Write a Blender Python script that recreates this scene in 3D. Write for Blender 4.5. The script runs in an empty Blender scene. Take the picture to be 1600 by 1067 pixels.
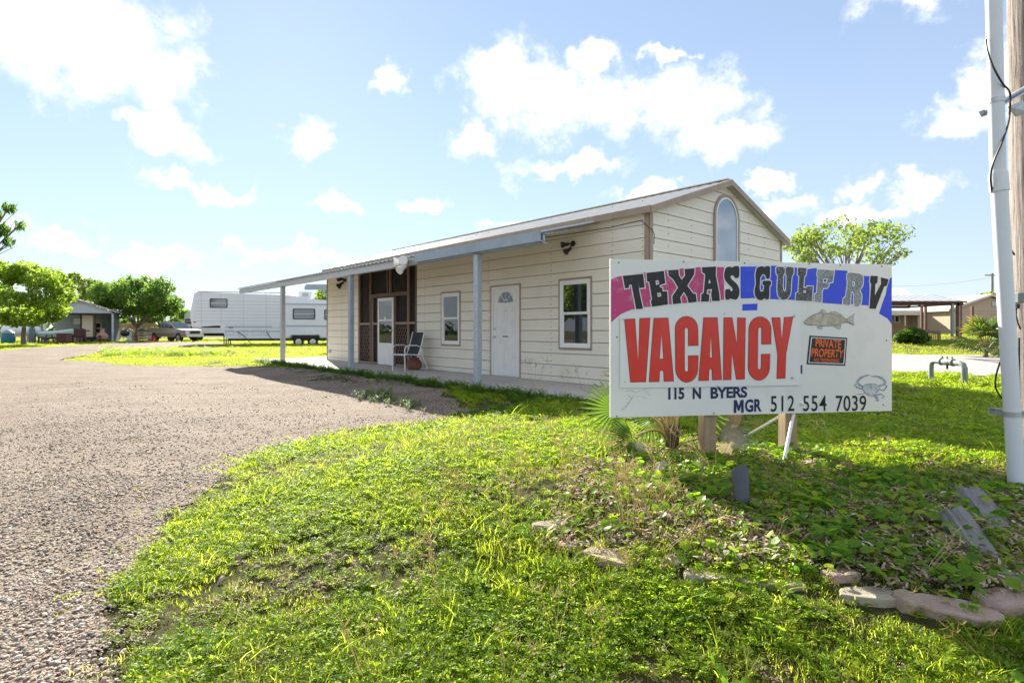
import bpy, bmesh, math, random
import numpy as np
from mathutils import Vector, Matrix, Euler
from mathutils.geometry import tessellate_polygon, delaunay_2d_cdt

# ------------------------------------------------------------------ camera
SC = bpy.context.scene
COL = SC.collection
F = 875.0            # focal length in photo pixels (photo is 1600 wide)
HY = 515.5           # horizon row of the photo
CAMZ = 1.30
cam_d = bpy.data.cameras.new('camera')
cam = bpy.data.objects.new('camera', cam_d)
COL.objects.link(cam)
cam.location = (0, 0, CAMZ)
cam.rotation_euler = (math.radians(90), 0, 0)
cam_d.sensor_width = 36.0
cam_d.lens = 36.0 * F / 1600.0
cam_d.shift_y = -(533.5 - HY) / 1600.0
cam_d.clip_start = 0.05
cam_d.clip_end = 2000
SC.camera = cam

# ------------------------------------------------------------------ light
SUN_EL = math.radians(27.8)
SUN_AZ = math.radians(-22.0)       # measured from +Y, negative = to the left
SUN_STRENGTH = 5.0
SKY_STRENGTH = 0.062
EXPOSURE = 1.52
CLOUD_E = 9.5

world = bpy.data.worlds.new('World')
SC.world = world
world.use_nodes = True


def build_world():
    nt = world.node_tree
    N, L = nt.nodes, nt.links
    N.clear()
    out = N.new('ShaderNodeOutputWorld')
    bg = N.new('ShaderNodeBackground')
    bg.inputs['Strength'].default_value = SKY_STRENGTH
    L.new(bg.outputs[0], out.inputs[0])
    sky = N.new('ShaderNodeTexSky')
    sky.sky_type = 'NISHITA'
    sky.sun_disc = False
    sky.sun_elevation = SUN_EL
    sky.sun_rotation = SUN_AZ
    sky.altitude = 0
    sky.air_density = 1.0
    sky.dust_density = 0.05
    sky.ozone_density = 1.6
    tc = N.new('ShaderNodeTexCoord')
    sep = N.new('ShaderNodeSeparateXYZ')
    L.new(tc.outputs['Generated'], sep.inputs[0])

    def M(op, a, b=None, c=None):
        n = N.new('ShaderNodeMath')
        n.operation = op
        for i, v in enumerate((a, b, c)):
            if v is None:
                continue
            if isinstance(v, (int, float)):
                n.inputs[i].default_value = v
            else:
                L.new(v, n.inputs[i])
        return n.outputs[0]

    def V(op, a, b):
        n = N.new('ShaderNodeVectorMath')
        n.operation = op
        L.new(a, n.inputs[0])
        if isinstance(b, tuple):
            n.inputs[1].default_value = b
        elif b is not None:
            L.new(b, n.inputs[1])
        return n

    az = M('ARCTAN2', sep.outputs[0], sep.outputs[1])
    el = M('ARCSINE', sep.outputs[2])
    cmb = N.new('ShaderNodeCombineXYZ')
    L.new(az, cmb.inputs[0])
    L.new(el, cmb.inputs[1])
    # warp
    ns = N.new('ShaderNodeTexNoise')
    ns.inputs['Scale'].default_value = 16.0
    ns.inputs['Detail'].default_value = 6.0
    ns.inputs['Roughness'].default_value = 0.58
    L.new(tc.outputs['Generated'], ns.inputs['Vector'])
    w0 = V('SUBTRACT', ns.outputs['Color'], (0.5, 0.5, 0.5))
    w1 = V('MULTIPLY', w0.outputs[0], (0.17, 0.13, 0.0))
    p = V('ADD', cmb.outputs[0], w1.outputs[0])
    clouds = [
        (130, 50, 215, 105), (225, 120, 120, 72), (30, -20, 200, 130), (265, 216, 72, 34), (215, 205, 40, 20),
        (487, 222, 50, 38), (620, 133, 30, 34), (800, 130, 92, 78), (880, 165, 125, 66), (965, 168, 100, 62),
        (1065, 158, 105, 72), (1135, 210, 95, 50), (742, 215, 56, 44), (925, 95, 48, 34), (880, 262, 110, 24),
        (330, 295, 115, 15), (535, 322, 54, 18), (660, 328, 44, 16), (1480, 192, 66, 36), (1550, 120, 80, 50),
        (1320, 288, 50, 24), (1450, 288, 72, 25), (1200, 283, 36, 15), (1215, 325, 55, 22), (1340, 335, 90, 18),
        (90, 370, 100, 18), (250, 398, 110, 16), (1020, 300, 75, 18), (800, 353, 55, 12), (450, 400, 140, 14),
        (1050, 80, 60, 14), (430, -60, 120, 40), (1000, -80, 260, 60), (1450, -40, 140, 50), (700, -160, 200, 60),
    ]
    mx = None
    for (px, py, rx, ry) in clouds:
        a = math.atan((px - 800) / F)
        e = math.atan((HY - py) / F * math.cos(a))
        ra = rx / F * math.cos(a) ** 2
        re = ry / F * math.cos(e) ** 2
        s = V('SUBTRACT', p.outputs[0], (a, e, 0))
        m = V('MULTIPLY', s.outputs[0], (1 / ra, 1 / re, 0))
        ln = N.new('ShaderNodeVectorMath')
        ln.operation = 'LENGTH'
        L.new(m.outputs[0], ln.inputs[0])
        d = M('SUBTRACT', 1.0, ln.outputs['Value'])
        mx = d if mx is None else M('MAXIMUM', mx, d)
    # fair-weather clouds over the rest of the dome
    nb = N.new('ShaderNodeTexNoise')
    nb.inputs['Scale'].default_value = 3.2
    nb.inputs['Detail'].default_value = 7.0
    mpb = N.new('ShaderNodeMapping')
    mpb.inputs['Scale'].default_value = (1, 1, 2.0)
    L.new(tc.outputs['Generated'], mpb.inputs[0])
    L.new(mpb.outputs[0], nb.inputs['Vector'])
    gen = M('MULTIPLY', M('SUBTRACT', nb.outputs[0], 0.47), 4.0)
    behind = N.new('ShaderNodeMapRange')
    behind.inputs['From Min'].default_value = 0.85
    behind.inputs['From Max'].default_value = 1.1
    L.new(M('ABSOLUTE', az), behind.inputs['Value'])
    high = N.new('ShaderNodeMapRange')
    high.inputs['From Min'].default_value = 0.62
    high.inputs['From Max'].default_value = 0.85
    L.new(el, high.inputs['Value'])
    offv = M('MAXIMUM', behind.outputs[0], high.outputs[0])
    gen2 = M('SUBTRACT', gen, M('MULTIPLY', M('SUBTRACT', 1.0, offv), 5.0))
    mx = M('MAXIMUM', mx, gen2)
    nf = N.new('ShaderNodeTexNoise')
    nf.inputs['Scale'].default_value = 24.0
    nf.inputs['Detail'].default_value = 7.0
    nf.inputs['Roughness'].default_value = 0.62
    L.new(tc.outputs['Generated'], nf.inputs['Vector'])
    dens = M('ADD', mx, M('MULTIPLY', M('SUBTRACT', nf.outputs[0], 0.5), 1.55))
    sm = N.new('ShaderNodeMapRange')
    sm.interpolation_type = 'SMOOTHSTEP'
    sm.inputs['From Min'].default_value = -0.08
    sm.inputs['From Max'].default_value = 0.80
    L.new(dens, sm.inputs['Value'])
    # thin veil everywhere near the horizon
    hz = N.new('ShaderNodeMapRange')
    hz.inputs['From Min'].default_value = 0.0
    hz.inputs['From Max'].default_value = 0.45
    hz.inputs['To Min'].default_value = 0.78
    hz.inputs['To Max'].default_value = 0.42
    L.new(el, hz.inputs['Value'])
    veil = N.new('ShaderNodeMix')
    veil.data_type = 'RGBA'
    L.new(hz.outputs[0], veil.inputs['Factor'])
    L.new(sky.outputs[0], veil.inputs['A'])
    veil.inputs['B'].default_value = (3.95, 4.7, 6.1, 1)
    mask = M('MULTIPLY', sm.outputs[0], 0.95)
    mix = N.new('ShaderNodeMix')
    mix.data_type = 'RGBA'
    L.new(mask, mix.inputs['Factor'])
    L.new(veil.outputs['Result'], mix.inputs['A'])
    cr = N.new('ShaderNodeMix')
    cr.data_type = 'RGBA'
    sh = N.new('ShaderNodeMapRange')
    sh.inputs['From Min'].default_value = 0.15
    sh.inputs['From Max'].default_value = 1.0
    L.new(dens, sh.inputs['Value'])
    L.new(sh.outputs[0], cr.inputs['Factor'])
    cr.inputs['A'].default_value = (CLOUD_E * .72, CLOUD_E * .75, CLOUD_E * .80, 1)
    cr.inputs['B'].default_value = (CLOUD_E * 1.1, CLOUD_E * 1.08, CLOUD_E * 1.06, 1)
    L.new(cr.outputs['Result'], mix.inputs['B'])
    L.new(mix.outputs['Result'], bg.inputs['Color'])


build_world()

sun_d = bpy.data.lights.new('sun', 'SUN')
sun_d.energy = SUN_STRENGTH
sun_d.angle = math.radians(0.5)
sun_d.color = (1.0, 0.93, 0.80)
sun = bpy.data.objects.new('sun', sun_d)
COL.objects.link(sun)
sun.location = (-20, 50, 40)
sdir = Vector((math.cos(SUN_EL) * math.sin(SUN_AZ), math.cos(SUN_EL) * math.cos(SUN_AZ), math.sin(SUN_EL)))
sun.rotation_euler = sdir.to_track_quat('Z', 'Y').to_euler()

SC.view_settings.view_transform = 'Standard'
SC.view_settings.look = 'None'
SC.view_settings.exposure = EXPOSURE
SC.view_settings.gamma = 1.0
SC.view_settings.use_curve_mapping = False

rng = np.random.default_rng(7)
random.seed(7)

# ------------------------------------------------------------------ helpers
A = Vector((-0.661, 0.750, 0)).normalized()     # along the long wall, away from the camera
B = Vector((-A.y * -1, A.x * -1, 0))             # into the building
B = Vector((A.y, -A.x, 0))
CRN = Vector((2.326, 9.509, 0))                  # near corner of the building


def smooth(a, b, x):
    t = np.clip((x - a) / (b - a), 0, 1)
    return t * t * (3 - 2 * t)


def hgt(x, y):
    """height of the ground"""
    x = np.asarray(x, float)
    y = np.asarray(y, float)
    r = np.sqrt(((x - 2.0) / 4.6) ** 2 + ((y - 5.0) / 3.7) ** 2)
    a = 0.27 * (1 - smooth(0.40, 1.05, r))
    b = 0.17 * smooth(1.5, 5.0, x) * smooth(0.5, 3.0, y)
    off = -((x - CRN.x) * B.x + (y - CRN.y) * B.y)
    t = (x - CRN.x) * A.x + (y - CRN.y) * A.y
    c = 0.20 * (1 - smooth(1.7, 4.0, off)) * smooth(-7, -2, t) * (1 - smooth(16, 22, t))
    d = 0.22 * smooth(14, 36, y)
    m = 1 - (1 - a / .28) * (1 - b / .28) * (1 - c / .28) * (1 - d / .28)
    z = .28 * m
    z = z + 0.68 * smooth(21, 39, y) * smooth(6, 20, x)
    z = z + 0.012 * np.sin(x * 2.1 + 1.3) * np.sin(y * 1.7 + .4) + 0.006 * np.sin(x * 5.3) * np.sin(y * 4.7 + 1)
    return z


def hz(x, y):
    return float(hgt(x, y))


def gp(px, py):
    """where the ground lies behind a pixel of the photograph"""
    Y = 5.0
    lo, hi = 0.3, 400.0
    k = (py - HY) / F
    r = (px - 800) / F
    for _ in range(60):
        Y = (lo + hi) / 2
        if CAMZ - k * Y > hz(r * Y, Y):
            lo = Y
        else:
            hi = Y
    return Vector((r * Y, Y, hz(r * Y, Y)))


def at(px, py, Y):
    return Vector(((px - 800) / F * Y, Y, CAMZ + (HY - py) / F * Y))


class MB:
    def __init__(s):
        s.v, s.f, s.m = [], [], []

    def add(s, verts, faces, mi=0):
        o = len(s.v)
        s.v.extend([tuple(q) for q in verts])
        for f in faces:
            s.f.append(tuple(i + o for i in f))
            s.m.append(mi)
        return s

    def box(s, x0, x1, y0, y1, z0, z1, mi=0, M=None):
        v = [Vector((x, y, z)) for z in (z0, z1) for y in (y0, y1) for x in (x0, x1)]
        if M is not None:
            v = [M @ q for q in v]
        return s.add(v, [(0, 2, 3, 1), (4, 5, 7, 6), (0, 1, 5, 4), (1, 3, 7, 5), (3, 2, 6, 7), (2, 0, 4, 6)], mi)

    def bbox(s, x0, x1, y0, y1, z0, z1, b=0.01, mi=0, M=None):
        """box with chamfered vertical and top edges"""
        pts = [(x0 + b, y0), (x1 - b, y0), (x1, y0 + b), (x1, y1 - b), (x1 - b, y1), (x0 + b, y1), (x0, y1 - b), (x0, y0 + b)]
        cx, cy = (x0 + x1) / 2, (y0 + y1) / 2
        kx, ky = 1 - b / max(x1 - x0, 1e-6) * 2, 1 - b / max(y1 - y0, 1e-6) * 2
        ins = [(cx + (x - cx) * kx, cy + (y - cy) * ky) for x, y in pts]
        v = [(x, y, z0 + b) for x, y in pts] + [(x, y, z1 - b) for x, y in pts] + [(x, y, z1) for x, y in ins] + [(x, y, z0) for x, y in ins]
        v = [Vector(q) for q in v]
        if M is not None:
            v = [M @ q for q in v]
        f = []
        for i in range(8):
            j = (i + 1) % 8
            f += [(i, j, 8 + j, 8 + i), (8 + i, 8 + j, 16 + j, 16 + i), (24 + i, 24 + j, j, i)]
        f += [tuple(range(16, 24)), tuple(range(31, 23, -1))]
        return s.add(v, f, mi)

    def prism(s, poly, a, b, axis='y', mi=0, M=None, holes=()):
        """extrude a 2D polygon (u,w) along an axis: y -> (u, a..b, w); x -> (a..b, u, w); z -> (u, w, a..b)"""
        def P(u, w, h):
            q = Vector((u, h, w)) if axis == 'y' else Vector((h, u, w)) if axis == 'x' else Vector((u, w, h))
            return M @ q if M is not None else q
        rings = [list(poly)] + [list(h) for h in holes]
        flat = [p for r in rings for p in r]
        tris = tessellate_polygon([[Vector((p[0], p[1], 0)) for p in r] for r in rings])
        n = len(flat)
        v = [P(p[0], p[1], a) for p in flat] + [P(p[0], p[1], b) for p in flat]
        f = []
        for t in tris:
            f.append(tuple(t))
            f.append(tuple(i + n for i in reversed(t)))
        o = 0
        for r in rings:
            k = len(r)
            for i in range(k):
                j = (i + 1) % k
                f.append((o + i, o + j, n + o + j, n + o + i))
            o += k
        return s.add(v, f, mi)

    def flat(s, poly, fn, mi=0, holes=()):
        rings = [list(poly)] + [list(h) for h in holes]
        flat = [p for r in rings for p in r]
        tris = tessellate_polygon([[Vector((p[0], p[1], 0)) for p in r] for r in rings])
        return s.add([fn(*p) for p in flat], [tuple(t) for t in tris], mi)

    def tube(s, path, r, n=8, mi=0, cap=True):
        path = [Vector(p) for p in path]
        if not isinstance(r, (list, tuple)):
            r = [r] * len(path)
        o = len(s.v)
        up = Vector((0, 0, 1))
        prev = None
        for i, p in enumerate(path):
            d = (path[min(i + 1, len(path) - 1)] - path[max(i - 1, 0)])
            d = d.normalized() if d.length > 1e-9 else Vector((0, 0, 1))
            if prev is None:
                e = d.cross(up if abs(d.z) < .95 else Vector((1, 0, 0))).normalized()
            else:
                e = (prev - d * prev.dot(d))
                e = e.normalized() if e.length > 1e-6 else d.orthogonal().normalized()
            prev = e
            g = d.cross(e)
            for k in range(n):
                a = 2 * math.pi * k / n
                s.v.append(tuple(p + (e * math.cos(a) + g * math.sin(a)) * r[i]))
        for i in range(len(path) - 1):
            for k in range(n):
                k2 = (k + 1) % n
                s.f.append((o + i * n + k, o + i * n + k2, o + (i + 1) * n + k2, o + (i + 1) * n + k))
                s.m.append(mi)
        if cap:
            s.f.append(tuple(o + k for k in reversed(range(n))))
            s.m.append(mi)
            s.f.append(tuple(o + (len(path) - 1) * n + k for k in range(n)))
            s.m.append(mi)
        return s

    def lathe(s, prof, n=16, mi=0, M=None, axis='z'):
        """prof: list of (r, h)"""
        o = len(s.v)
        for r, h in prof:
            for k in range(n):
                a = 2 * math.pi * k / n
                q = Vector((r * math.cos(a), r * math.sin(a), h)) if axis == 'z' else Vector((r * math.cos(a), h, r * math.sin(a))) if axis == 'y' else Vector((h, r * math.cos(a), r * math.sin(a)))
                if M is not None:
                    q = M @ q
                s.v.append(tuple(q))
        for i in range(len(prof) - 1):
            for k in range(n):
                k2 = (k + 1) % n
                s.f.append((o + i * n + k, o + i * n + k2, o + (i + 1) * n + k2, o + (i + 1) * n + k))
                s.m.append(mi)
        s.f.append(tuple(o + k for k in reversed(range(n))))
        s.m.append(mi)
        s.f.append(tuple(o + (len(prof) - 1) * n + k for k in range(n)))
        s.m.append(mi)
        return s

    def build(s, name, mats, parent=None, loc=None, smooth_=False, fix=True):
        me = bpy.data.meshes.new(name)
        me.from_pydata(s.v, [], s.f)
        if not isinstance(mats, (list, tuple)):
            mats = [mats]
        for m in mats:
            me.materials.append(m)
        if len(mats) > 1:
            me.polygons.foreach_set('material_index', s.m)
        if fix:
            bm = bmesh.new()
            bm.from_mesh(me)
            bmesh.ops.recalc_face_normals(bm, faces=bm.faces)
            bm.to_mesh(me)
            bm.free()
        if smooth_:
            me.polygons.foreach_set('use_smooth', [True] * len(me.polygons))
            try:
                me.set_sharp_from_angle(angle=math.radians(40))
            except Exception:
                pass
        me.update()
        ob = bpy.data.objects.new(name, me)
        COL.objects.link(ob)
        if parent is not None:
            ob.parent = parent
        if loc is not None:
            ob.location = loc
        return ob


def tag(o, label=None, cat=None, group=None, kind=None):
    if label:
        o['label'] = label
    if cat:
        o['category'] = cat
    if group:
        o['group'] = group
    if kind:
        o['kind'] = kind
    return o


def thing(name, label, cat, loc=(0, 0, 0), rz=0.0, group=None):
    o = bpy.data.objects.new(name, None)
    COL.objects.link(o)
    o.location = loc
    o.rotation_euler = (0, 0, rz)
    o.empty_display_size = 0.2
    return tag(o, label, cat, group)


def child_copy(src, parent, loc=None, rot=None, scale=None):
    c = src.copy()
    COL.objects.link(c)
    c.parent = parent
    if loc is not None:
        c.location = loc
    if rot is not None:
        c.rotation_euler = rot
    if scale is not None:
        c.scale = scale
    return c


def copy_tree(o, parent=None, loc=None, rz=None):
    c = o.copy()
    COL.objects.link(c)
    if parent is not None:
        c.parent = parent
    if loc is not None:
        c.location = loc
    if rz is not None:
        c.rotation_euler = (0, 0, rz)
    for ch in list(o.children):
        copy_tree(ch, c)
    return c


def mesh_np(name, V, Fq, mat, parent=None, smooth_=False):
    """fast mesh from arrays; Fq is (n,3) or (n,4)"""
    me = bpy.data.meshes.new(name)
    V = np.asarray(V, np.float32)
    Fq = np.asarray(Fq, np.int32)
    k = Fq.shape[1]
    me.vertices.add(len(V))
    me.vertices.foreach_set('co', V.ravel())
    me.loops.add(Fq.size)
    me.loops.foreach_set('vertex_index', Fq.ravel())
    me.polygons.add(len(Fq))
    me.polygons.foreach_set('loop_start', np.arange(0, Fq.size, k, dtype=np.int32))
    if smooth_:
        me.polygons.foreach_set('use_smooth', np.ones(len(Fq), dtype=bool))
    me.materials.append(mat)
    me.update(calc_edges=True)
    ob = bpy.data.objects.new(name, me)
    COL.objects.link(ob)
    if parent is not None:
        ob.parent = parent
    return ob


# ------------------------------------------------------------------ materials
def srgb(r, g, b):
    f = lambda c: (c / 255 / 12.92) if c / 255 <= .04045 else ((c / 255 + .055) / 1.055) ** 2.4
    return (f(r), f(g), f(b), 1)


class NT:
    def __init__(s, name):
        s.mat = bpy.data.materials.new(name)
        s.mat.use_nodes = True
        s.nt = s.mat.node_tree
        s.N, s.L = s.nt.nodes, s.nt.links
        s.p = s.N['Principled BSDF']
        s.out = s.N['Material Output']

    def node(s, t, **kw):
        n = s.N.new(t)
        for k, v in kw.items():
            if k in n.inputs:
                n.inputs[k].default_value = v
            else:
                setattr(n, k, v)
        return n

    def link(s, a, b):
        s.L.new(a, b)

    def noise(s, scale, detail=4, rough=.55, vec=None, stretch=None, coord='Object'):
        tc = s.node('ShaderNodeTexCoord')
        src = tc.outputs[coord] if vec is None else vec
        if stretch:
            mp = s.node('ShaderNodeMapping')
            mp.inputs['Scale'].default_value = stretch
            s.link(src, mp.inputs[0])
            src = mp.outputs[0]
        n = s.node('ShaderNodeTexNoise')
        n.inputs['Scale'].default_value = scale
        n.inputs['Detail'].default_value = detail
        n.inputs['Roughness'].default_value = rough
        s.link(src, n.inputs['Vector'])
        return n.outputs[0]

    def world_noise(s, scale, detail=4, rough=.55, stretch=None):
        g = s.node('ShaderNodeNewGeometry')
        return s.noise(scale, detail, rough, vec=g.outputs['Position'], stretch=stretch)

    def ramp(s, fac, stops):
        r = s.node('ShaderNodeValToRGB')
        el = r.color_ramp.elements
        while len(el) < len(stops):
            el.new(.5)
        for e, (p, c) in zip(el, stops):
            e.position = p
            e.color = c if len(c) == 4 else (*c, 1)
        s.link(fac, r.inputs[0])
        return r.outputs[0]

    def mix(s, fac, a, b, mode='MIX'):
        m = s.node('ShaderNodeMix', data_type='RGBA', blend_type=mode)
        for key, v in (('Factor', fac), ('A', a), ('B', b)):
            if isinstance(v, (tuple, list)):
                m.inputs[key].default_value = v if len(v) == 4 else (*v, 1)
            elif isinstance(v, (int, float)):
                m.inputs[key].default_value = v
            else:
                s.link(v, m.inputs[key])
        return m.outputs['Result']

    def math(s, op, a, b=None):
        m = s.node('ShaderNodeMath', operation=op)
        for i, v in enumerate((a, b)):
            if v is None:
                continue
            if isinstance(v, (int, float)):
                m.inputs[i].default_value = v
            else:
                s.link(v, m.inputs[i])
        return m.outputs[0]

    def bump(s, h, strength=.3, dist=.01):
        b = s.node('ShaderNodeBump')
        b.inputs['Strength'].default_value = strength
        b.inputs['Distance'].default_value = dist
        s.link(h, b.inputs['Height'])
        s.link(b.outputs[0], s.p.inputs['Normal'])
        return b

    def color(s, c):
        if isinstance(c, (tuple, list)):
            s.p.inputs['Base Color'].default_value = c if len(c) == 4 else (*c, 1)
        else:
            s.link(c, s.p.inputs['Base Color'])

    def translucent(s, col, fac=.45):
        tr = s.node('ShaderNodeBsdfTranslucent')
        if isinstance(col, (tuple, list)):
            tr.inputs[0].default_value = col if len(col) == 4 else (*col, 1)
        else:
            s.link(col, tr.inputs[0])
        mx = s.node('ShaderNodeMixShader')
        mx.inputs[0].default_value = fac
        s.link(s.p.outputs[0], mx.inputs[1])
        s.link(tr.outputs[0], mx.inputs[2])
        s.link(mx.outputs[0], s.out.inputs[0])


def mk(name, c, rough=.6, var=.12, scale=6.0, metal=0.0, bump=0.0, bscale=40.0, stretch=None, dirt=None, dirt_scale=2.0, spec=None, rvar=False):
    """general surface: base colour with mottling, optional dirt colour in patches and fine relief"""
    t = NT(name)
    n = t.noise(scale, 5, .6, stretch=stretch)
    lo = tuple(max(0, x * (1 - var)) for x in c[:3])
    hi = tuple(min(1, x * (1 + var)) for x in c[:3])
    col = t.ramp(n, [(.3, lo), (.7, hi)])
    if dirt:
        d = t.noise(dirt_scale, 6, .65)
        f = t.ramp(d, [(.52, (0, 0, 0)), (.72, (.7, .7, .7))])
        col = t.mix(f, col, dirt)
    t.color(col)
    t.p.inputs['Roughness'].default_value = rough
    t.p.inputs['Metallic'].default_value = metal
    if rvar:
        rr = t.ramp(n, [(.25, (rough * .7,) * 3), (.75, (min(1, rough * 1.3),) * 3)])
        t.link(rr, t.p.inputs['Roughness'])
    if spec is not None:
        t.p.inputs['Specular IOR Level'].default_value = spec
    if bump:
        t.bump(t.noise(bscale, 5, .6, stretch=stretch), bump, .01)
    return t.mat


def leaf_mat(name, stops, tcol, tf=.45, rough=.5, patch=None, patch_scale=.9, patch_range=(.45, .65), per='random', gain=(2.15, 2.15, 1.5)):
    """foliage: per-leaf / per-instance colour, translucent so that it glows against the sun"""
    t = NT(name)
    if per == 'random':
        oi = t.node('ShaderNodeObjectInfo')
        f = oi.outputs['Random']
    else:
        g = t.node('ShaderNodeNewGeometry')
        f = g.outputs['Random Per Island']
    col = t.ramp(f, stops)
    tc = t.mix(.55, col, tcol)
    tc = t.mix(1.0, tc, (*gain, 1), 'MULTIPLY')
    if patch:
        n = t.world_noise(patch_scale, 5, .65)
        m = t.ramp(n, [(patch_range[0], (0, 0, 0)), (patch_range[1], (1, 1, 1))])
        col = t.mix(m, col, patch)
        tc = t.mix(m, tc, tuple(min(1, x * 1.5) for x in patch[:3]))
    t.color(col)
    t.p.inputs['Roughness'].default_value = rough
    t.p.inputs['Specular IOR Level'].default_value = .12
    t.translucent(tc, tf)
    return t.mat


def glass_mat(name, c=(.012, .016, .018), ior=1.9, rough=.02, wav=0.0):
    t = NT(name)
    t.color(c)
    t.p.inputs['Roughness'].default_value = rough
    t.p.inputs['IOR'].default_value = ior
    if wav:
        t.bump(t.noise(3.0, 2, .5), wav, .02)
    return t.mat


M_ = {}
M_['siding'] = mk('siding_cream', (.80, .75, .64), .42, .03, 1.2, dirt=(.74, .68, .57), dirt_scale=1.4, stretch=(1, 1, 2.5))
M_['siding_gable'] = mk('siding_cream_gable', (.80, .755, .65), .42, .03, 1.2, dirt=(.74, .69, .58), dirt_scale=1.2)
M_['trim'] = mk('trim_tan', (.36, .27, .20), .5, .1, 5, dirt=(.25, .19, .14), dirt_scale=4)
M_['core'] = mk('wall_core', (.30, .22, .14), .8)
M_['white'] = mk('white_paint', (.80, .79, .76), .4, .03, 3, dirt=(.66, .63, .57), dirt_scale=5)
M_['vinyl'] = mk('white_vinyl', (.82, .82, .80), .35, .02, 3)
M_['galv'] = mk('galvanised_steel', (.50, .50, .49), .45, .22, 26, metal=.55, bump=.08, bscale=60, rvar=True)
M_['galvp'] = mk('galvanised_spangle', (.42, .47, .53), .42, .4, 55, metal=.5, rvar=True)
M_['bluepaint'] = mk('blue_grey_paint', (.34, .41, .48), .5, .1, 4, dirt=(.26, .30, .34), dirt_scale=3)
M_['roof'] = mk('roof_metal', (.70, .66, .58), .4, .08, 4, metal=.3)
M_['bwood'] = mk('brown_timber', (.135, .075, .05), .6, .25, 6, stretch=(1, 1, 6), bump=.15, bscale=20)
M_['bwoodl'] = mk('brown_timber_worn', (.27, .19, .13), .65, .25, 6, stretch=(1, 1, 6), bump=.15, bscale=20)
M_['dark'] = mk('dark_interior', (.035, .026, .022), .8)
M_['black'] = mk('black_plastic', (.018, .018, .02), .45, .2)
M_['concrete'] = mk('concrete', (.48, .44, .40), .85, .1, 3, bump=.2, bscale=50, dirt=(.34, .31, .27), dirt_scale=1.5)
M_['wood'] = mk('weathered_post', (.36, .26, .16), .75, .22, 7, stretch=(6, 6, .5), bump=.35, bscale=16, dirt=(.22, .16, .10), dirt_scale=3)
M_['glass'] = glass_mat('window_glass', wav=.02)
M_['rubber'] = mk('rubber', (.02, .02, .02), .8, .3)
M_['chrome'] = mk('chrome', (.62, .62, .62), .2, .05, metal=1.0)


def screen_mat():
    t = NT('insect_screen')
    t.color((.022, .014, .012))
    t.p.inputs['Roughness'].default_value = .7
    tr = t.node('ShaderNodeBsdfTransparent')
    mx = t.node('ShaderNodeMixShader')
    mx.inputs[0].default_value = .35
    t.link(t.p.outputs[0], mx.inputs[1])
    t.link(tr.outputs[0], mx.inputs[2])
    t.link(mx.outputs[0], t.out.inputs[0])
    return t.mat


M_['screen'] = screen_mat()

# ------------------------------------------------------------------ setting: ground, gravel, road
def poly_resample(pts, step_fn, jit):
    out = []
    n = len(pts)
    for i in range(n):
        a, b = Vector(pts[i][:2]), Vector(pts[(i + 1) % n][:2])
        d = (b - a).length
        k = max(1, int(d / step_fn(a)))
        for j in range(k):
            p = a.lerp(b, j / k)
            s = jit * min(1.0, .25 + .05 * p.length)
            out.append(Vector((p.x + random.uniform(-s, s), p.y + random.uniform(-s, s))))
    return out


def inside(poly, x, y):
    x = np.asarray(x, float)
    y = np.asarray(y, float)
    r = np.zeros(x.shape, bool)
    n = len(poly)
    for i in range(n):
        x0, y0 = poly[i][0], poly[i][1]
        x1, y1 = poly[(i + 1) % n][0], poly[(i + 1) % n][1]
        c = ((y0 > y) != (y1 > y)) & (x < (x1 - x0) * (y - y0) / (y1 - y0 + 1e-12) + x0)
        r ^= c
    return r


def w2(px, py):
    q = gp(px, py)
    return (q.x, q.y)


drive = [(-1.25, .6), w2(200, 1067), w2(165, 935), w2(250, 850), w2(300, 775), w2(420, 703), w2(560, 672), w2(690, 656),
         w2(740, 640), w2(690, 610), w2(650, 600), w2(570, 586), w2(500, 577), w2(430, 573), w2(330, 573), w2(200, 572), w2(102, 563), w2(150, 551.5),
         w2(250, 545), w2(325, 540.6), w2(352, 539), w2(350, 536.6), w2(330, 535.8), w2(240, 536), w2(110, 541), w2(0, 549), w2(-120, 557), (-45, 21), (-60, 15), (-60, -14), (-3, -14)]
ROADP = [(5.6, 15.7), (9.3, 13.6), (11.5, 12.3), (18.6, 8.0), (40, -4.5), (52, 8), (26, 20.4), (20, 21.9), (13.9, 23.4), (4, 26), (-2, 27.6), (-4, 24.5)]
HOUSEP = [(22, 42.5), (31, 42.5), (31, 39.8), (60, 39.8), (60, 60), (22, 60)]
LOCX, LOCY = -A, B


def LP(x, y, z=0):
    """building coordinates to the world: x along the wall (0 at the near corner, negative away), y into the building"""
    return CRN + LOCX * x + LOCY * y + Vector((0, 0, z))


SLAB = [LP(1.1, -1.75)[:2], LP(1.1, 0.05)[:2], LP(-15.3, 0.05)[:2], LP(-15.3, -1.75)[:2]]
BLDG = [LP(.05, -.05)[:2], LP(.05, 5.2)[:2], LP(-13.2, 5.2)[:2], LP(-13.2, -.05)[:2]]
BED = [w2(835, 850), w2(870, 790), w2(930, 705), w2(1040, 690), w2(1290, 712), w2(1420, 765), w2(1600, 775), (4.2, 3.2), (3.6, 2.3), w2(1560, 932), w2(1450, 925), w2(1310, 893), w2(1150, 893), w2(950, 862)]


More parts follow.
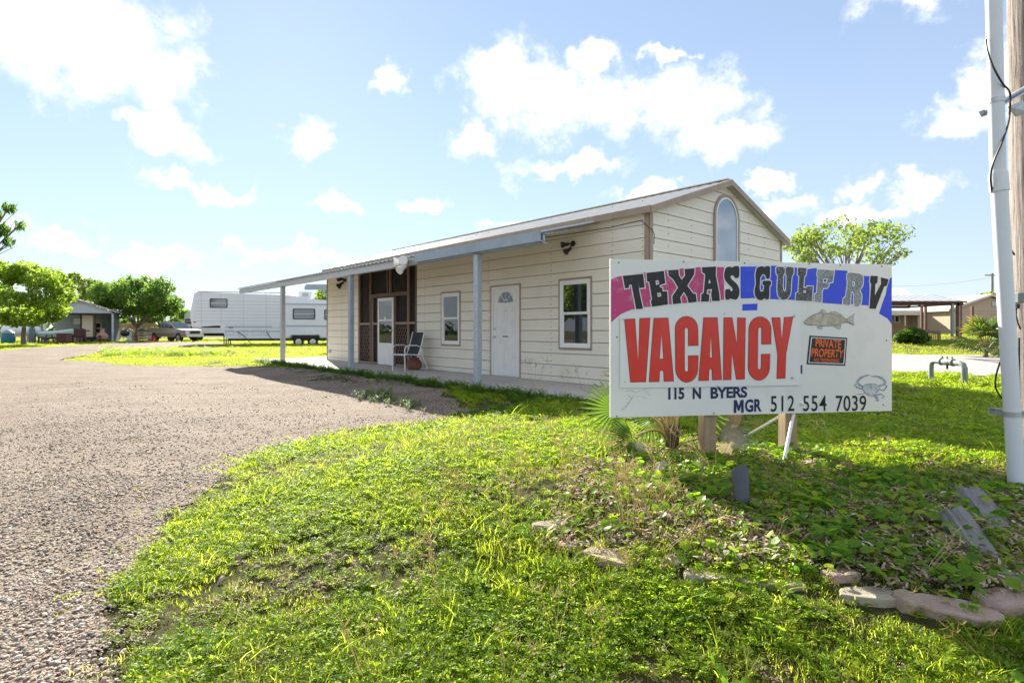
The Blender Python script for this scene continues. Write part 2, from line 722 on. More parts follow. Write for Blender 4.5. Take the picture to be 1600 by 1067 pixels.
def soil_mat():
    t = NT('lawn_soil')
    n1 = t.world_noise(.9, 6, .65)
    n2 = t.world_noise(14, 6, .7)
    n3 = t.world_noise(130, 6, .8)
    soil = t.ramp(n2, [(.3, (.10, .075, .045)), (.6, (.20, .155, .09)), (.8, (.30, .25, .16))])
    green = t.ramp(n3, [(.3, (.035, .06, .008)), (.55, (.085, .125, .016)), (.8, (.17, .19, .035))])
    f = t.ramp(n1, [(.35, (.15, .15, .15)), (.6, (.6, .6, .6))])
    t.color(t.mix(f, soil, green))
    t.p.inputs['Roughness'].default_value = .95
    t.p.inputs['Specular IOR Level'].default_value = .1
    t.bump(n3, 1.0, .05)
    return t.mat


def gravel_mat():
    t = NT('gravel')
    g = t.node('ShaderNodeNewGeometry')
    vo = t.node('ShaderNodeTexVoronoi')
    vo.inputs['Scale'].default_value = 55
    vo.inputs['Randomness'].default_value = 1
    wn = t.node('ShaderNodeTexNoise')
    wn.inputs['Scale'].default_value = 30
    t.link(g.outputs['Position'], wn.inputs['Vector'])
    wv = t.mix(.04, g.outputs['Position'], wn.outputs['Color'], 'ADD')
    t.link(wv, vo.inputs['Vector'])
    sp = t.node('ShaderNodeSeparateColor')
    t.link(vo.outputs['Color'], sp.inputs[0])
    stone = t.ramp(sp.outputs[0], [(0, (.12, .095, .078)), (.2, (.28, .22, .175)), (.55, (.41, .33, .265)), (.8, (.54, .455, .37)), (1, (.70, .63, .54))])
    vo2 = t.node('ShaderNodeTexVoronoi')
    vo2.inputs['Scale'].default_value = 90
    t.link(g.outputs['Position'], vo2.inputs['Vector'])
    sp2 = t.node('ShaderNodeSeparateColor')
    t.link(vo2.outputs['Color'], sp2.inputs[0])
    fine = t.ramp(sp2.outputs[1], [(0, (.16, .13, .108)), (.5, (.38, .31, .25)), (1, (.64, .56, .47))])
    # worn wheel tracks are finer and paler
    n1 = t.world_noise(.55, 5, .6, stretch=(1, .45, 1))
    tr = t.ramp(n1, [(.42, (0, 0, 0)), (.62, (1, 1, 1))])
    col = t.mix(tr, stone, fine)
    dusty = t.mix(.45, col, (.48, .395, .33))
    col = t.mix(tr, col, dusty)
    gap = t.ramp(vo.outputs['Distance'], [(.0, (1, 1, 1)), (.35, (.9, .9, .9)), (.75, (.45, .42, .40))])
    col = t.mix(.6, col, gap, 'MULTIPLY')
    n4 = t.world_noise(2.2, 6, .7)
    damp = t.ramp(n4, [(.60, (0, 0, 0)), (.74, (.7, .7, .7))])
    col = t.mix(damp, col, (.15, .12, .10))
    n5 = t.noise(1.0, 5, .65, vec=g.outputs['Position'], stretch=(.55, 1.25, 1))
    rut = t.ramp(n5, [(.36, (.70, .67, .65)), (.60, (1.0, 1.0, 1.0))])
    col = t.mix(.8, col, rut, 'MULTIPLY')
    col = t.mix(1.0, col, (.84, .82, .79, 1), 'MULTIPLY')
    t.color(col)
    t.p.inputs['Roughness'].default_value = .9
    t.p.inputs['Specular IOR Level'].default_value = .15
    h = t.math('ADD', t.math('MULTIPLY', vo.outputs['Distance'], -1.0), t.math('MULTIPLY', vo2.outputs['Distance'], -.35))
    h = t.math('ADD', h, t.math('MULTIPLY', n4, .8))
    t.bump(h, .9, .022)
    return t.mat


def road_mat():
    t = NT('road_concrete')
    n = t.world_noise(.7, 6, .6)
    n2 = t.world_noise(40, 4, .6)
    c = t.ramp(n, [(.3, (.42, .36, .32)), (.7, (.54, .47, .42))])
    c2 = t.ramp(n2, [(.3, (.8, .8, .8)), (.7, (1, 1, 1))])
    t.color(t.mix(1, c, c2, 'MULTIPLY'))
    t.p.inputs['Roughness'].default_value = .85
    t.bump(n2, .3, .01)
    return t.mat


def graded(lo, hi, near, step0, grow):
    out = [near]
    s = step0
    x = near
    while x < hi:
        x += s
        s *= grow
        out.append(min(x, hi))
    s = step0
    x = near
    left = []
    while x > lo:
        x -= s
        s *= grow
        left.append(max(x, lo))
    return np.array(sorted(set(left + out)))


def build_ground():
    xs = graded(-700, 700, 1.0, .13, 1.035)
    ys = graded(-60, 900, 4.0, .12, 1.03)
    X, Y = np.meshgrid(xs, ys)
    Z = hgt(X, Y)
    V = np.stack([X.ravel(), Y.ravel(), Z.ravel()], 1)
    nx, ny = len(xs), len(ys)
    i = np.arange(nx - 1)[None, :] + nx * np.arange(ny - 1)[:, None]
    Fq = np.stack([i, i + 1, i + 1 + nx, i + nx], -1).reshape(-1, 4)
    o = mesh_np('ground', V, Fq, soil_mat(), smooth_=True)
    tag(o, 'grassy ground of the lot running out to the horizon', kind='structure')


def sheet(name, poly, mat, lift, label, step, jit, inner):
    b = poly_resample(poly, step, jit)
    pts = [p for p in b]
    n = len(pts)
    edges = [(i, (i + 1) % n) for i in range(n)]
    xs = np.array([p.x for p in b])
    ys = np.array([p.y for p in b])
    add = []
    for (x0, x1, y0, y1, st) in inner:
        gx, gy = np.meshgrid(np.arange(x0, x1, st), np.arange(y0, y1, st))
        gx = gx.ravel() + rng.uniform(-.2, .2, gx.size) * st
        gy = gy.ravel() + rng.uniform(-.2, .2, gy.size) * st
        k = inside([(p.x, p.y) for p in b], gx, gy)
        add += [Vector((a, c)) for a, c in zip(gx[k], gy[k])]
    v, e, f, _, _, _ = delaunay_2d_cdt(pts + add, edges, [], 1, 1e-4)
    V = [(p.x, p.y, hz(p.x, p.y) + lift + .0012 * max(0, p.length - 8)) for p in v]
    me = bpy.data.meshes.new(name)
    me.from_pydata(V, [], f)
    me.materials.append(mat)
    me.polygons.foreach_set('use_smooth', [True] * len(me.polygons))
    bm = bmesh.new()
    bm.from_mesh(me)
    for fc in bm.faces:
        if fc.normal.z < 0:
            fc.normal_flip()
    bm.to_mesh(me)
    bm.free()
    o = bpy.data.objects.new(name, me)
    COL.objects.link(o)
    return tag(o, label, kind='structure')


build_ground()
sheet('gravel_driveway', drive, gravel_mat(), .008, 'loose grey brown gravel driveway sweeping past the porch', lambda p: .05 + .03 * p.length, .25,
      [(-12, 0, -1, 12, .25), (-40, -4, 12, 60, 1.2), (-60, -12, -14, 20, 2)])
sheet('road', ROADP, road_mat(), .012, 'pale concrete road crossing behind the sign', lambda p: .8, .02, [(-10, 52, -5, 30, 1.0)])
M_['asph'] = mk('curb_shadow_asphalt', (.07, .07, .07), .9)

# ------------------------------------------------------------------ the cream metal building
ZS = 0.27                       # top of the porch slab
bld = thing('office_building', 'long cream metal sided office building with gabled roof and front porch', 'building', CRN, math.atan2(LOCX.y, LOCX.x))
LEN, WID, ZE, ZR = 13.17, 5.16, 3.36, 4.22


def tw(px):
    r = (px - 800) / F
    return (CRN.x - r * CRN.y) / (.661 + .750 * r) * 1.0


def wx(px):
    return -tw(px)


def wz(px, py):
    t = tw(px)
    return CAMZ + (HY - py) * (CRN.y + .75 * t) / F


def roof_z(y):
    return ZE + (ZR - ZE) * (1 - abs(y - WID / 2) / (WID / 2))


b = MB()
b.bbox(-15.3, 1.1, -1.75, 5.1, -.15, ZS, .012)
slab = b.build('porch_slab', M_['concrete'], bld)

# openings on the long wall (x0, x1, z0, z1)
OP_W1 = (wx(874.5), wx(926), wz(900, 546), wz(900, 434.5))
OP_D = (wx(768), wx(813), ZS, wz(790, 446.5))
OP_W2 = (wx(690.5), wx(720.5), wz(705, 540), wz(705, 456))
OP_S = (wx(560.5), wx(652.3), ZS, ZE)
OPEN = [OP_W1, OP_D, OP_W2, OP_S]

wall = MB().box(OP_S[1], -.02, .02, .3, ZS, ZE - .02).build('wall', M_['core'], bld)
tag(wall, 'long front wall of cream metal siding planks')
wall2 = MB().box(-LEN + .02, OP_S[0], .02, .3, ZS, ZE - .02).build('wall', M_['core'], bld)
tag(wall2, 'far strip of the front wall beyond the screened entry')
b = MB()
b.prism([(.02, ZS), (WID - .02, ZS), (WID - .02, ZE - .03), (WID / 2, ZR - .04), (.02, ZE - .03)], -.3, -.02, 'x')
gwall = b.build('wall', M_['core'], bld)
tag(gwall, 'end wall under the gable with an arched window')
b = MB()
b.box(-LEN, -.3, WID - .3, WID, ZS, ZE - .02)
b.prism([(.02, ZS), (WID - .3, ZS), (WID - .3, ZE - .05), (WID / 2, ZR - .06), (.02, ZE - .05)], -LEN + .02, -LEN + .3, 'x')
b.build('rear_wall', M_['siding'], bld)


def plank_profile(h):
    """(depth, height) outline of one siding plank, face outwards at negative depth"""
    return [(0.018, 0), (-.009, .003), (-.018, .012), (-.0165, h * .33), (-.0195, h * .345), (-.0165, h * .36), (-.0165, h * .64), (-.0195, h * .655),
            (-.0165, h * .67), (-.018, h - .016), (-.012, h - .008), (.018, h - .006)]


def plank(x0, x1, z0, h, parent, mat, zc0=None, zc1=None):
    pr = plank_profile(h)
    b = MB()
    v, f = [], []
    for x in (x0, x1):
        for d, zz in pr:
            v.append((x, d, z0 + zz))
    n = len(pr)
    for i in range(n - 1):
        f.append((i, i + 1, n + i + 1, n + i))
    f.append(tuple(range(n)))
    f.append(tuple(range(2 * n - 1, n - 1, -1)))
    b.add(v, f)
    return b.build('siding_plank', mat, parent)


ROW0, ROWH = .381, .2268
rows = []
z = ROW0 - ROWH
while z < ZE - .02:
    rows.append((max(z, ZS), min(z + ROWH, ZE - .015)))
    z += ROWH
for (z0, z1) in rows:
    if z1 - z0 < .05:
        continue
    # split the row at every opening; above and below an opening the plank is notched
    xsplit = sorted({-LEN, -.06} | {v for o in OPEN for v in o[:2]})
    full, part = [], []
    for s0, s1 in zip(xsplit[:-1], xsplit[1:]):
        m = (s0 + s1) / 2
        op = [o for o in OPEN if o[0] <= m <= o[1] and o[2] < z1 - .01 and o[3] > z0 + .01]
        if not op:
            if full and abs(full[-1][1] - s0) < 1e-6:
                full[-1] = (full[-1][0], s1)
            else:
                full.append((s0, s1))
        else:
            o = op[0]
            if o[2] - z0 > .03:
                part.append((s0, s1, z0, o[2]))
            if z1 - o[3] > .03:
                part.append((s0, s1, o[3], z1))
    for (s0, s1) in full:
        plank(s0, s1, z0, z1 - z0, wall2 if s1 < OP_S[0] + .01 else wall, M_['siding'])
    for (s0, s1, a, c) in part:
        plank(s0, s1, a, c - a, wall, M_['siding'])

# gable planks, clipped under the slopes; two cut joints in each row
z = ROW0 - ROWH
rowi = 0
while z < ZR - .06:
    z0, z1 = max(z, ZS), min(z + ROWH, ZR - .03)
    if z1 - z0 > .05:
        h = z1 - z0
        pr = plank_profile(h)
        cuts = [.05, WID - .05]

        def lim(zz):
            if zz <= ZE - .03:
                return .05, WID - .05
            k = (zz - ZE + .03) / (ZR - ZE) * WID / 2
            return max(.05, k), min(WID - .05, WID - k)
        v, f = [], []
        for side in (0, 1):
            for d, zz in pr:
                v.append((-d if True else d, lim(z0 + zz)[side], z0 + zz))
        n = len(pr)
        for i in range(n - 1):
            f.append((i, i + 1, n + i + 1, n + i))
        f.append(tuple(range(n)))
        f.append(tuple(range(2 * n - 1, n - 1, -1)))
        MB().add(v, f).build('siding_plank', M_['siding_gable'], gwall)
    z += ROWH
    rowi += 1

# fasteners: small dark screw heads in vertical lines
b = MB()
for px in (958, 862, 803 - 38, 745, 665, 1005, 535):
    x = wx(px)
    for (z0, z1) in rows:
        for dz in (.3, .78):
            zz = z0 + ROWH * dz
            if any(a - .05 < x < c + .05 and o0 - .05 < zz < o1 + .05 for a, c, o0, o1 in OPEN):
                continue
            b.lathe([(.008, -.017), (.008, -.025)], 6, M=Matrix.Translation((x, 0, zz)), axis='y')
for y in (.55, 1.3, 3.55, 4.3):
    zz = .5
    while zz < roof_z(y) - .15:
        b.lathe([(.008, .017), (.008, .025)], 6, M=Matrix.Translation((0, y, zz)), axis='x')
        zz += ROWH / 2 if int(zz * 10) % 3 else ROWH
o = b.build('siding_screws', M_['black'], bld)
o['kind'] = 'stuff'

# corner trims
b = MB()
b.box(-.075, .03, -.03, -.019, ZS, ZE + .02)
b.box(.019, .03, -.03, .075, ZS, ZE + .02)
b.build('corner_trim', M_['trim'], bld)
b = MB()
b.box(.019, .03, WID - .06, WID + .02, ZS, ZE + .02)
b.build('corner_trim', M_['trim'], bld)
b = MB()
b.box(-LEN - .02, -LEN + .05, -.03, -.019, ZS, ZE)
b.build('corner_trim', M_['trim'], bld)

# roof: ribbed sheets, ridge cap, rake and eave trims
OVE, OVR = .14, .15             # eave and rake overhang
slope = (ZR - ZE) / (WID / 2)
roof = MB().box(-LEN - .1, OVR - .02, WID / 2 - .12, WID / 2 + .12, ZR + .055, ZR + .075).build('roof', M_['roof'], bld)
sheets_n = 15
for i in range(sheets_n):
    w = (LEN + .1 + OVR) / sheets_n
    x0 = OVR - (i + 1) * w
    for side in (0, 1):
        b = MB()
        prof = []
        for k in range(4):
            xx = x0 + w * k / 4
            prof += [(xx, 0), (xx + w * .16, 0), (xx + w * .19, .02), (xx + w * .22, .02)]
        prof.append((x0 + w, 0))
        v, f = [], []
        for yy in (-OVE, WID / 2):
            for (xx, hh) in prof:
                y2 = yy if side == 0 else WID - yy
                v.append((xx, y2, ZE + .03 + slope * yy + hh + .02))
        n = len(prof)
        for k in range(n - 1):
            f.append((k, k + 1, n + k + 1, n + k))
        b.add(v, f)
        b.build('roof_panel', M_['roof'], roof)
for side in (0, 1):
    s = 1 if side == 0 else -1
    y0 = -OVE if side == 0 else WID + OVE
    ze = ZE - slope * OVE
    b = MB()
    # rake board following the slope
    v = []
    for x in (OVR - .02, OVR + .012):
        for (yy, zz) in ((y0, ze - .06), (y0, ze + .055), (WID / 2, ZR + .055), (WID / 2, ZR - .06)):
            v.append((x, yy, zz))
    b.add(v, [(0, 1, 2, 3), (7, 6, 5, 4), (0, 4, 5, 1), (1, 5, 6, 2), (2, 6, 7, 3), (3, 7, 4, 0)])
    b.build('rake_trim', M_['trim'], roof)
    b = MB()
    ya, yb = (y0 - .02, y0) if side == 0 else (y0, y0 + .02)
    b.box(-LEN - .1, OVR - .021, ya, yb, ze - .055, ze + .06)
    b.build('eave_trim', M_['trim'], roof)
    # soffit sheet under the overhang
    b = MB()
    v = []
    for x in (-LEN - .09, OVR - .022):
        for (yy, zz) in ((y0, ze - .05), (WID / 2, ZR - .055)):
            v.append((x, yy, zz))
    b.add(v, [(0, 1, 3, 2)])
    b.build('soffit', mk('soffit_metal', (.45, .46, .42), .5), roof)


# windows and door
def frame_rect(b, x0, x1, z0, z1, w, ya, yb, mi=0, bot=None):
    bw = w if bot is None else bot
    b.box(x0, x0 + w, ya, yb, z0, z1, mi)
    b.box(x1 - w, x1, ya, yb, z0, z1, mi)
    b.box(x0 + w, x1 - w, ya, yb, z1 - w, z1, mi)
    b.box(x0 + w, x1 - w, ya, yb, z0, z0 + bw, mi)


def window(op, parent):
    x0, x1, z0, z1 = op
    b = MB()
    frame_rect(b, x0 + .035, x1 - .035, z0 + .035, z1 - .035, .05, -.035, .02)
    w = b.build('window', M_['vinyl'], parent)
    b = MB()
    frame_rect(b, x0 - .005, x1 + .005, z0 - .005, z1 + .005, .04, -.03, .018)
    b.build('trim', M_['trim'], w)
    zm = z0 + (z1 - z0) * .515
    a0, a1, c0, c1 = x0 + .085, x1 - .085, z0 + .085, z1 - .085
    for (s0, s1, ya) in ((c0, zm, -.005), (zm - .02, c1, -.024)):
        b = MB()
        frame_rect(b, a0, a1, s0, s1, .035, ya, ya + .018)
        b.build('sash', M_['vinyl'], w)
        MB().box(a0 + .034, a1 - .034, ya + .006, ya + .012, s0 + .034, s1 - .034).build('pane', M_['glass'], w)
    return w


window(OP_W1, bld)
window(OP_W2, bld)

# fan light door
x0, x1, z0, z1 = OP_D
b = MB()
dx0, dx1, dz0, dz1 = x0 + .085, x1 - .045, z0 + .02, z1 - .06
b.box(dx0, dx1, -.012, .018, dz0, dz1)
cx = (dx0 + dx1) / 2
dw = dx1 - dx0
# raised panels
for (pa, pb, pc, pd) in ((.12, .46, .47, .80), (.54, .88, .47, .80), (.12, .46, .10, .40), (.54, .88, .10, .40)):
    frame_rect(b, dx0 + pa * dw, dx0 + pb * dw, dz0 + pc * (dz1 - dz0), dz0 + pd * (dz1 - dz0), .022, -.018, -.011)
    b.box(dx0 + pa * dw + .05, dx0 + pb * dw - .05, -.016, -.011, dz0 + pc * (dz1 - dz0) + .05, dz0 + pd * (dz1 - dz0) - .05)
door = b.build('door', M_['white'], bld)
tag(door, 'white front door with a fan shaped light')
b = MB()
frame_rect(b, x0 + .035, x1 - .004, z0 + .012, z1 - .012, .045, -.03, .019, bot=.006)
b.build('door_frame', M_['vinyl'], door)
b = MB()
b.box(x0 - .012, x0 + .036, -.03, .018, z0, z1 + .02)
b.box(x1 - .006, x1 + .036, -.03, .018, z0, z1 + .02)
b.box(x0 + .036, x1 - .006, -.03, .018, z1 - .02, z1 + .02)
b.build('trim', M_['trim'], door)
MB().box(x0 + .08, x1 - .05, -.05, -.0115, z0 + .001, z0 + .018).build('threshold', M_['galv'], door)
zc = dz0 + .835 * (dz1 - dz0)
R = dw * .31
for k in range(4):
    a0, a1 = math.radians(k * 45 + 4), math.radians(k * 45 + 41)
    pts = [(cx + r * math.cos(a), zc + r * 1.02 * math.sin(a)) for r, aa in ((R * .30, (a0, a1)), (R * .92, (a1, a0))) for a in np.linspace(aa[0], aa[1], 5)]
    MB().prism(pts, -.0165, -.0115, 'y').build('pane', M_['glass'], door)
pts = [(cx + R * .22 * math.cos(a), zc + R * .22 * math.sin(a)) for a in np.linspace(0, math.pi, 7)]
MB().prism(pts, -.0165, -.0115, 'y').build('pane', M_['glass'], door)
b = MB()
ring = [(cx + R * 1.08 * math.cos(a), zc + R * 1.08 * math.sin(a)) for a in np.linspace(0, math.pi, 14)] + [(cx - R * 1.08, zc - .03), (cx + R * 1.08, zc - .03)]
hole = [(cx + R * .98 * math.cos(a), zc + R * 1.0 * math.sin(a)) for a in np.linspace(0, math.pi, 14)]
b.prism(ring, -.020, -.0115, 'y', holes=[hole])
b.build('fanlight_frame', M_['white'], door)
kz = z0 + 1.0
b = MB()
b.lathe([(.028, -.012), (.028, -.022), (.012, -.026), (.012, -.05), (.026, -.055), (.030, -.07), (.024, -.085), (.004, -.088)], 12, M=Matrix.Translation((dx0 + .06, 0, kz - .12)), axis='y')
b.build('handle', M_['chrome'], door, smooth_=True)
b = MB()
b.lathe([(.028, -.012), (.028, -.030), (.020, -.036), (.004, -.037)], 12, M=Matrix.Translation((dx0 + .06, 0, kz + .06)), axis='y')
b.build('deadbolt', M_['chrome'], door, smooth_=True)
b = MB()
b.lathe([(.006, -.0115), (.012, -.016), (.004, -.019)], 8, M=Matrix.Translation((cx, 0, dz0 + .74 * (dz1 - dz0))), axis='y')
b.build('peephole', M_['chrome'], door)
b = MB()
b.box(cx - .09, cx + .09, -.0195, -.0185, dz0 + .445 * (dz1 - dz0), dz0 + .457 * (dz1 - dz0))
b.build('lettering_strip', M_['black'], door)

# arched window in the gable
yc, rr, zb, zt = 2.595, .42, 2.1, 4.0
sp = zt - .08 - rr
b = MB()
outer = [(yc - .5, zb), (yc + .5, zb)] + [(yc + .5 * math.cos(a), sp + .5 * math.sin(a)) for a in np.linspace(0, math.pi, 20)]
hole = [(yc - .445, zb + .06), (yc + .445, zb + .06)] + [(yc + .445 * math.cos(a), sp + .445 * math.sin(a)) for a in np.linspace(0, math.pi, 20)]
b.prism(outer, .0, .055, 'x', holes=[hole])
aw = b.build('window', M_['trim'], bld)
tag(aw, 'arched window high in the gable')
outer2 = [(yc - .442, zb + .063), (yc + .442, zb + .063)] + [(yc + .442 * math.cos(a), sp + .442 * math.sin(a)) for a in np.linspace(0, math.pi, 20)]
hole2 = [(yc - .405, zb + .11), (yc + .405, zb + .11)] + [(yc + .405 * math.cos(a), sp + .405 * math.sin(a)) for a in np.linspace(0, math.pi, 20)]
MB().prism(outer2, .019, .048, 'x', holes=[hole2]).build('sash', M_['vinyl'], aw)
MB().prism(hole2, .020, .034, 'x').build('pane', glass_mat('arch_glass', (.13, .22, .30), 2.4, .03, .03), aw)  # blue sky reflection is put into the pane colour
b = MB()
b.tube([(.0, -.02, ZE - .42), (.035, -.032, ZE - .33)], .006, 6)
pts = [(wx(px), -.035, wz(px, py)) for px, py in ((842, 373), (900, 365), (960, 355), (985, 349), (1004, 345))]
pts += [(.02, -.045, ZE - .33), (.045, .03, ZE - .36), (.045, .09, ZE - .43), (.03, .10, ZE - .6)]
b = MB()
b.tube(pts, .006, 6)
b.build('wall_cable', M_['black'], bld)

# screened entry
x0, x1, z0, z1 = OP_S
b = MB()
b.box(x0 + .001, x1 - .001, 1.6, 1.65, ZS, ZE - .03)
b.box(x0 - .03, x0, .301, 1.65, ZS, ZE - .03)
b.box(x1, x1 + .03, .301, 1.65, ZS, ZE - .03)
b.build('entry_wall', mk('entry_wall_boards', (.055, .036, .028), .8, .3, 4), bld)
scr = MB().box(x0 + .01, x1 - .01, .028, .036, ZS + .05, ZE - .03).build('screen', M_['screen'], bld)
tag(scr, 'dark insect screen of the entry with timber studs and lattice')


def sx(px):
    return wx(px)


studs = [560.5 + 1.5, 578.8, 591, 618.2, 638.5, 650.8]
zr = wz(600, 505.5)
zh = wz(610, 460.5)
zb0 = ZS
b = MB()
SW = .045


def stud(px, za, zb, w=SW, m='bwood'):
    x = sx(px)
    return MB().box(x - w, x + w, -.022, .027, za, zb).build('stud', M_[m], scr)


stud(562.5, ZS, ZE - .05, .05)
stud(579.5, ZS, ZE - .05)
stud(582.5, ZS, zh - .07, .03, 'bwoodl')
stud(591.2, ZS, zh - .07, .04)
stud(618.3, ZS, zh - .07, .04)
stud(606.0, zh + .07, ZE - .05, .035)
stud(610.0, zh + .07, ZE - .05, .025, 'bwoodl')
stud(638.5, ZS, ZE - .05, .035, 'bwoodl')
stud(650.8, ZS, ZE - .05, .04)


def rail(pa, pb, zc, h=.035, m='bwoodl', ya=-.026):
    return MB().box(sx(pa), sx(pb), ya, .026, zc - h, zc + h).build('rail', M_[m], scr)


rail(579.5, 638.5, zh, .055, 'bwood')
rail(563, 579, zr)
rail(583, 591, zr)
rail(619, 638, zr)
rail(639, 650, zr)
rail(563, 590, ZS + .04, .03)
rail(620, 650, ZS + .04, .03)


def lattice(pa, pb, za, zb):
    xa, xb = sx(pa), sx(pb)
    b = MB()
    st = .13
    w = .011
    for sgn in (1, -1):
        k = -int((zb - za) / st) - 2
        while k < int((xb - xa) / st) + int((zb - za) / st) + 3:
            c = xa + k * st
            # line x = c + sgn*(z-za)
            pts = []
            for zz in np.linspace(za, zb, 2):
                pts.append((c + sgn * (zz - za) * .62, zz))
            (xa_, za_), (xb_, zb_) = pts
            t0, t1 = 0.0, 1.0
            dx = xb_ - xa_
            ta, tb = (xa - xa_) / dx, (xb - xa_) / dx
            if ta > tb:
                ta, tb = tb, ta
            t0, t1 = max(0, ta), min(1, tb)
            if t1 - t0 > .02:
                p0 = (xa_ + dx * t0, za_ + (zb_ - za_) * t0)
                p1 = (xa_ + dx * t1, za_ + (zb_ - za_) * t1)
                y = .008 if sgn > 0 else .016
                b.add([(p0[0] - w, y, p0[1]), (p0[0] + w, y, p0[1]), (p1[0] + w, y, p1[1]), (p1[0] - w, y, p1[1]),
                       (p0[0] - w, y + .006, p0[1]), (p0[0] + w, y + .006, p0[1]), (p1[0] + w, y + .006, p1[1]), (p1[0] - w, y + .006, p1[1])],
                      [(0, 1, 2, 3), (7, 6, 5, 4), (0, 4, 5, 1), (1, 5, 6, 2), (2, 6, 7, 3), (3, 7, 4, 0)])
            k += 1
    o = b.build('lattice', mk('lattice_wood', (.17, .115, .09), .7), scr)
    o['kind'] = 'stuff'


lattice(563.5, 578.5, ZS + .08, zr - .05)
lattice(620, 637.5, ZS + .08, zr - .05)

# storm door
dx0, dx1 = sx(592.6), sx(617)
dzb, dzt = ZS + .02, wz(605, 465.5)
b = MB()
frame_rect(b, dx0, dx1, dzb, dzt, .085, -.05, -.028, bot=.10)
zk = dzb + (dzt - dzb) * .30
zm = dzb + (dzt - dzb) * .665
b.box(dx0 + .085, dx1 - .085, -.048, -.03, dzb + .10, zk)
b.box(dx0 + .086, dx1 - .086, -.05, -.0285, zk + .001, zk + .05)
b.box(dx0 + .086, dx1 - .086, -.049, -.0285, zm - .02, zm + .025)
sd = b.build('door', M_['white'], bld)
tag(sd, 'white storm door with two tall panes')
MB().box(dx0 + .084, dx1 - .084, -.040, -.034, zk + .05, zm - .02).build('pane', M_['glass'], sd)
MB().box(dx0 + .084, dx1 - .084, -.042, -.036, zm + .025, dzt - .084).build('pane', M_['glass'], sd)
b = MB()
b.tube([(dx1 - .045, -.05, dzb + 1.0), (dx1 - .045, -.09, dzb + 1.0), (dx1 - .15, -.09, dzb + 1.0)], .012, 8)
b.build('handle', M_['chrome'], sd)
MB().box((dx0 + dx1) / 2 - .06, (dx0 + dx1) / 2 + .06, -.056, -.0495, zm + .0, zm + .09).build('sticker', M_['vinyl'], sd)

# porch: posts, beams, ribbed roof
PY = -1.46


def on_porch(px):
    """building x of a pixel column on the porch front line"""
    r = (px - 800) / F
    P0 = LP(0, PY)
    t = (P0.x - r * P0.y) / (.661 + .75 * r)
    return -t


XB0, XB1 = on_porch(850), on_porch(375)
XJ = on_porch(655)
BZ0, BZ1 = 2.745, 2.915
b = MB()
b.box(XJ, XB0, PY - .115, PY - .075, BZ0 + .025, BZ1 + .03)
b.box(XJ, XB0, PY - .075, PY + .02, BZ0 + .026, BZ0 + .04)
b.box(XJ, XB0, PY - .02, PY + .02, BZ0, BZ1 - .02)
b.box(XJ, XB0, PY + .02, PY + .09, BZ0, BZ0 + .012)
b.box(XJ, XB0, PY + .02, PY + .09, BZ1 - .012, BZ1)
beam1 = b.build('porch_beam', M_['bluepaint'], bld)
tag(beam1, 'blue grey painted half of the porch beam')
b = MB()
b.box(XB1, XJ - .003, PY - .025, PY + .02, BZ0 + .0, BZ1 - .005)
b.box(XB1, XJ - .003, PY + .02, PY + .10, BZ0, BZ0 + .012)
b.box(XB1, XJ - .003, PY + .02, PY + .10, BZ1 - .017, BZ1 - .005)
beam2 = b.build('porch_beam', M_['galv'], bld)
tag(beam2, 'bare galvanised half of the porch beam')
b = MB()
b.box(XB1, -LEN - .05, -.06, .04, ZE - .22, ZE - .06)
b.build('porch_beam', M_['bluepaint'], bld)
proof = MB()
for i in range(12):
    x = XB0 - .2 - i * (XB0 - XB1 - .4) / 11
    proof.box(x - .025, x + .025, PY + .105, -.1, BZ1 - .03, BZ1 + .01, M=None)
# rafters follow the slope: shear them
for k in range(len(proof.v)):
    x, y, zz = proof.v[k]
    proof.v[k] = (x, y, zz + (y - PY) * .21)
rafters = proof.build('rafters', M_['galv'], bld)
proof = MB().box(XB1, XB0, -.10, -.02, ZE - .10, ZE - .08).build('porch_roof', M_['galv'], bld)
tag(proof, 'lean to porch roof of ribbed metal sheets')
nsh = 17
w = (XB0 - XB1 + .06) / nsh
sheet_src = None
for i in range(nsh):
    x0 = XB0 + .03 - (i + 1) * w
    if sheet_src is None:
        prof = []
        for k in range(5):
            xx = w * k / 5
            prof += [(xx, 0), (xx + w * .10, 0), (xx + w * .13, .028), (xx + w * .17, .028), (xx + w * .2, 0)][:4]
        prof.append((w, 0))
        v, f = [], []
        for t in (0, .012):
            for yy, zz in ((PY - .09, BZ1 - .010), (-.03, ZE - .075)):
                for (xx, hh) in prof:
                    v.append((xx, yy, zz + hh + t))
        n = len(prof)
        for t in (0, 2 * n):
            for k in range(n - 1):
                f.append((t + k, t + k + 1, t + n + k + 1, t + n + k))
        for k in range(n - 1):
            f.append((k, k + 1, 2 * n + k + 1, 2 * n + k))
        sheet_src = MB().add(v, f).build('roof_panel', M_['galv'], proof)
        sheet_src.location = (x0, 0, 0)
    else:
        child_copy(sheet_src, proof, (x0, 0, 0))
for px, mname, rad in ((745, 'galvp', .062), (547.5, 'bluepaint', .062), (441, 'galv', .066)):
    x = on_porch(px)
    q = LP(x, PY)
    zg = min(ZS, hz(q.x, q.y)) - .1
    b = MB()
    b.bbox(x - rad, x + rad, PY - rad + .02, PY + rad + .02, zg, BZ0 - .006, .012)
    o = b.build('porch_post', M_[mname], bld)
    tag(o, {'galvp': 'spangled galvanised porch post by the door', 'bluepaint': 'blue grey porch post', 'galv': 'farthest bare porch post'}[mname])
    MB().box(x - rad - .02, x + rad + .02, PY - rad + .0, PY + rad + .04, BZ0 - .006, BZ0 - .001).build('post_cap', M_['galv'], o)

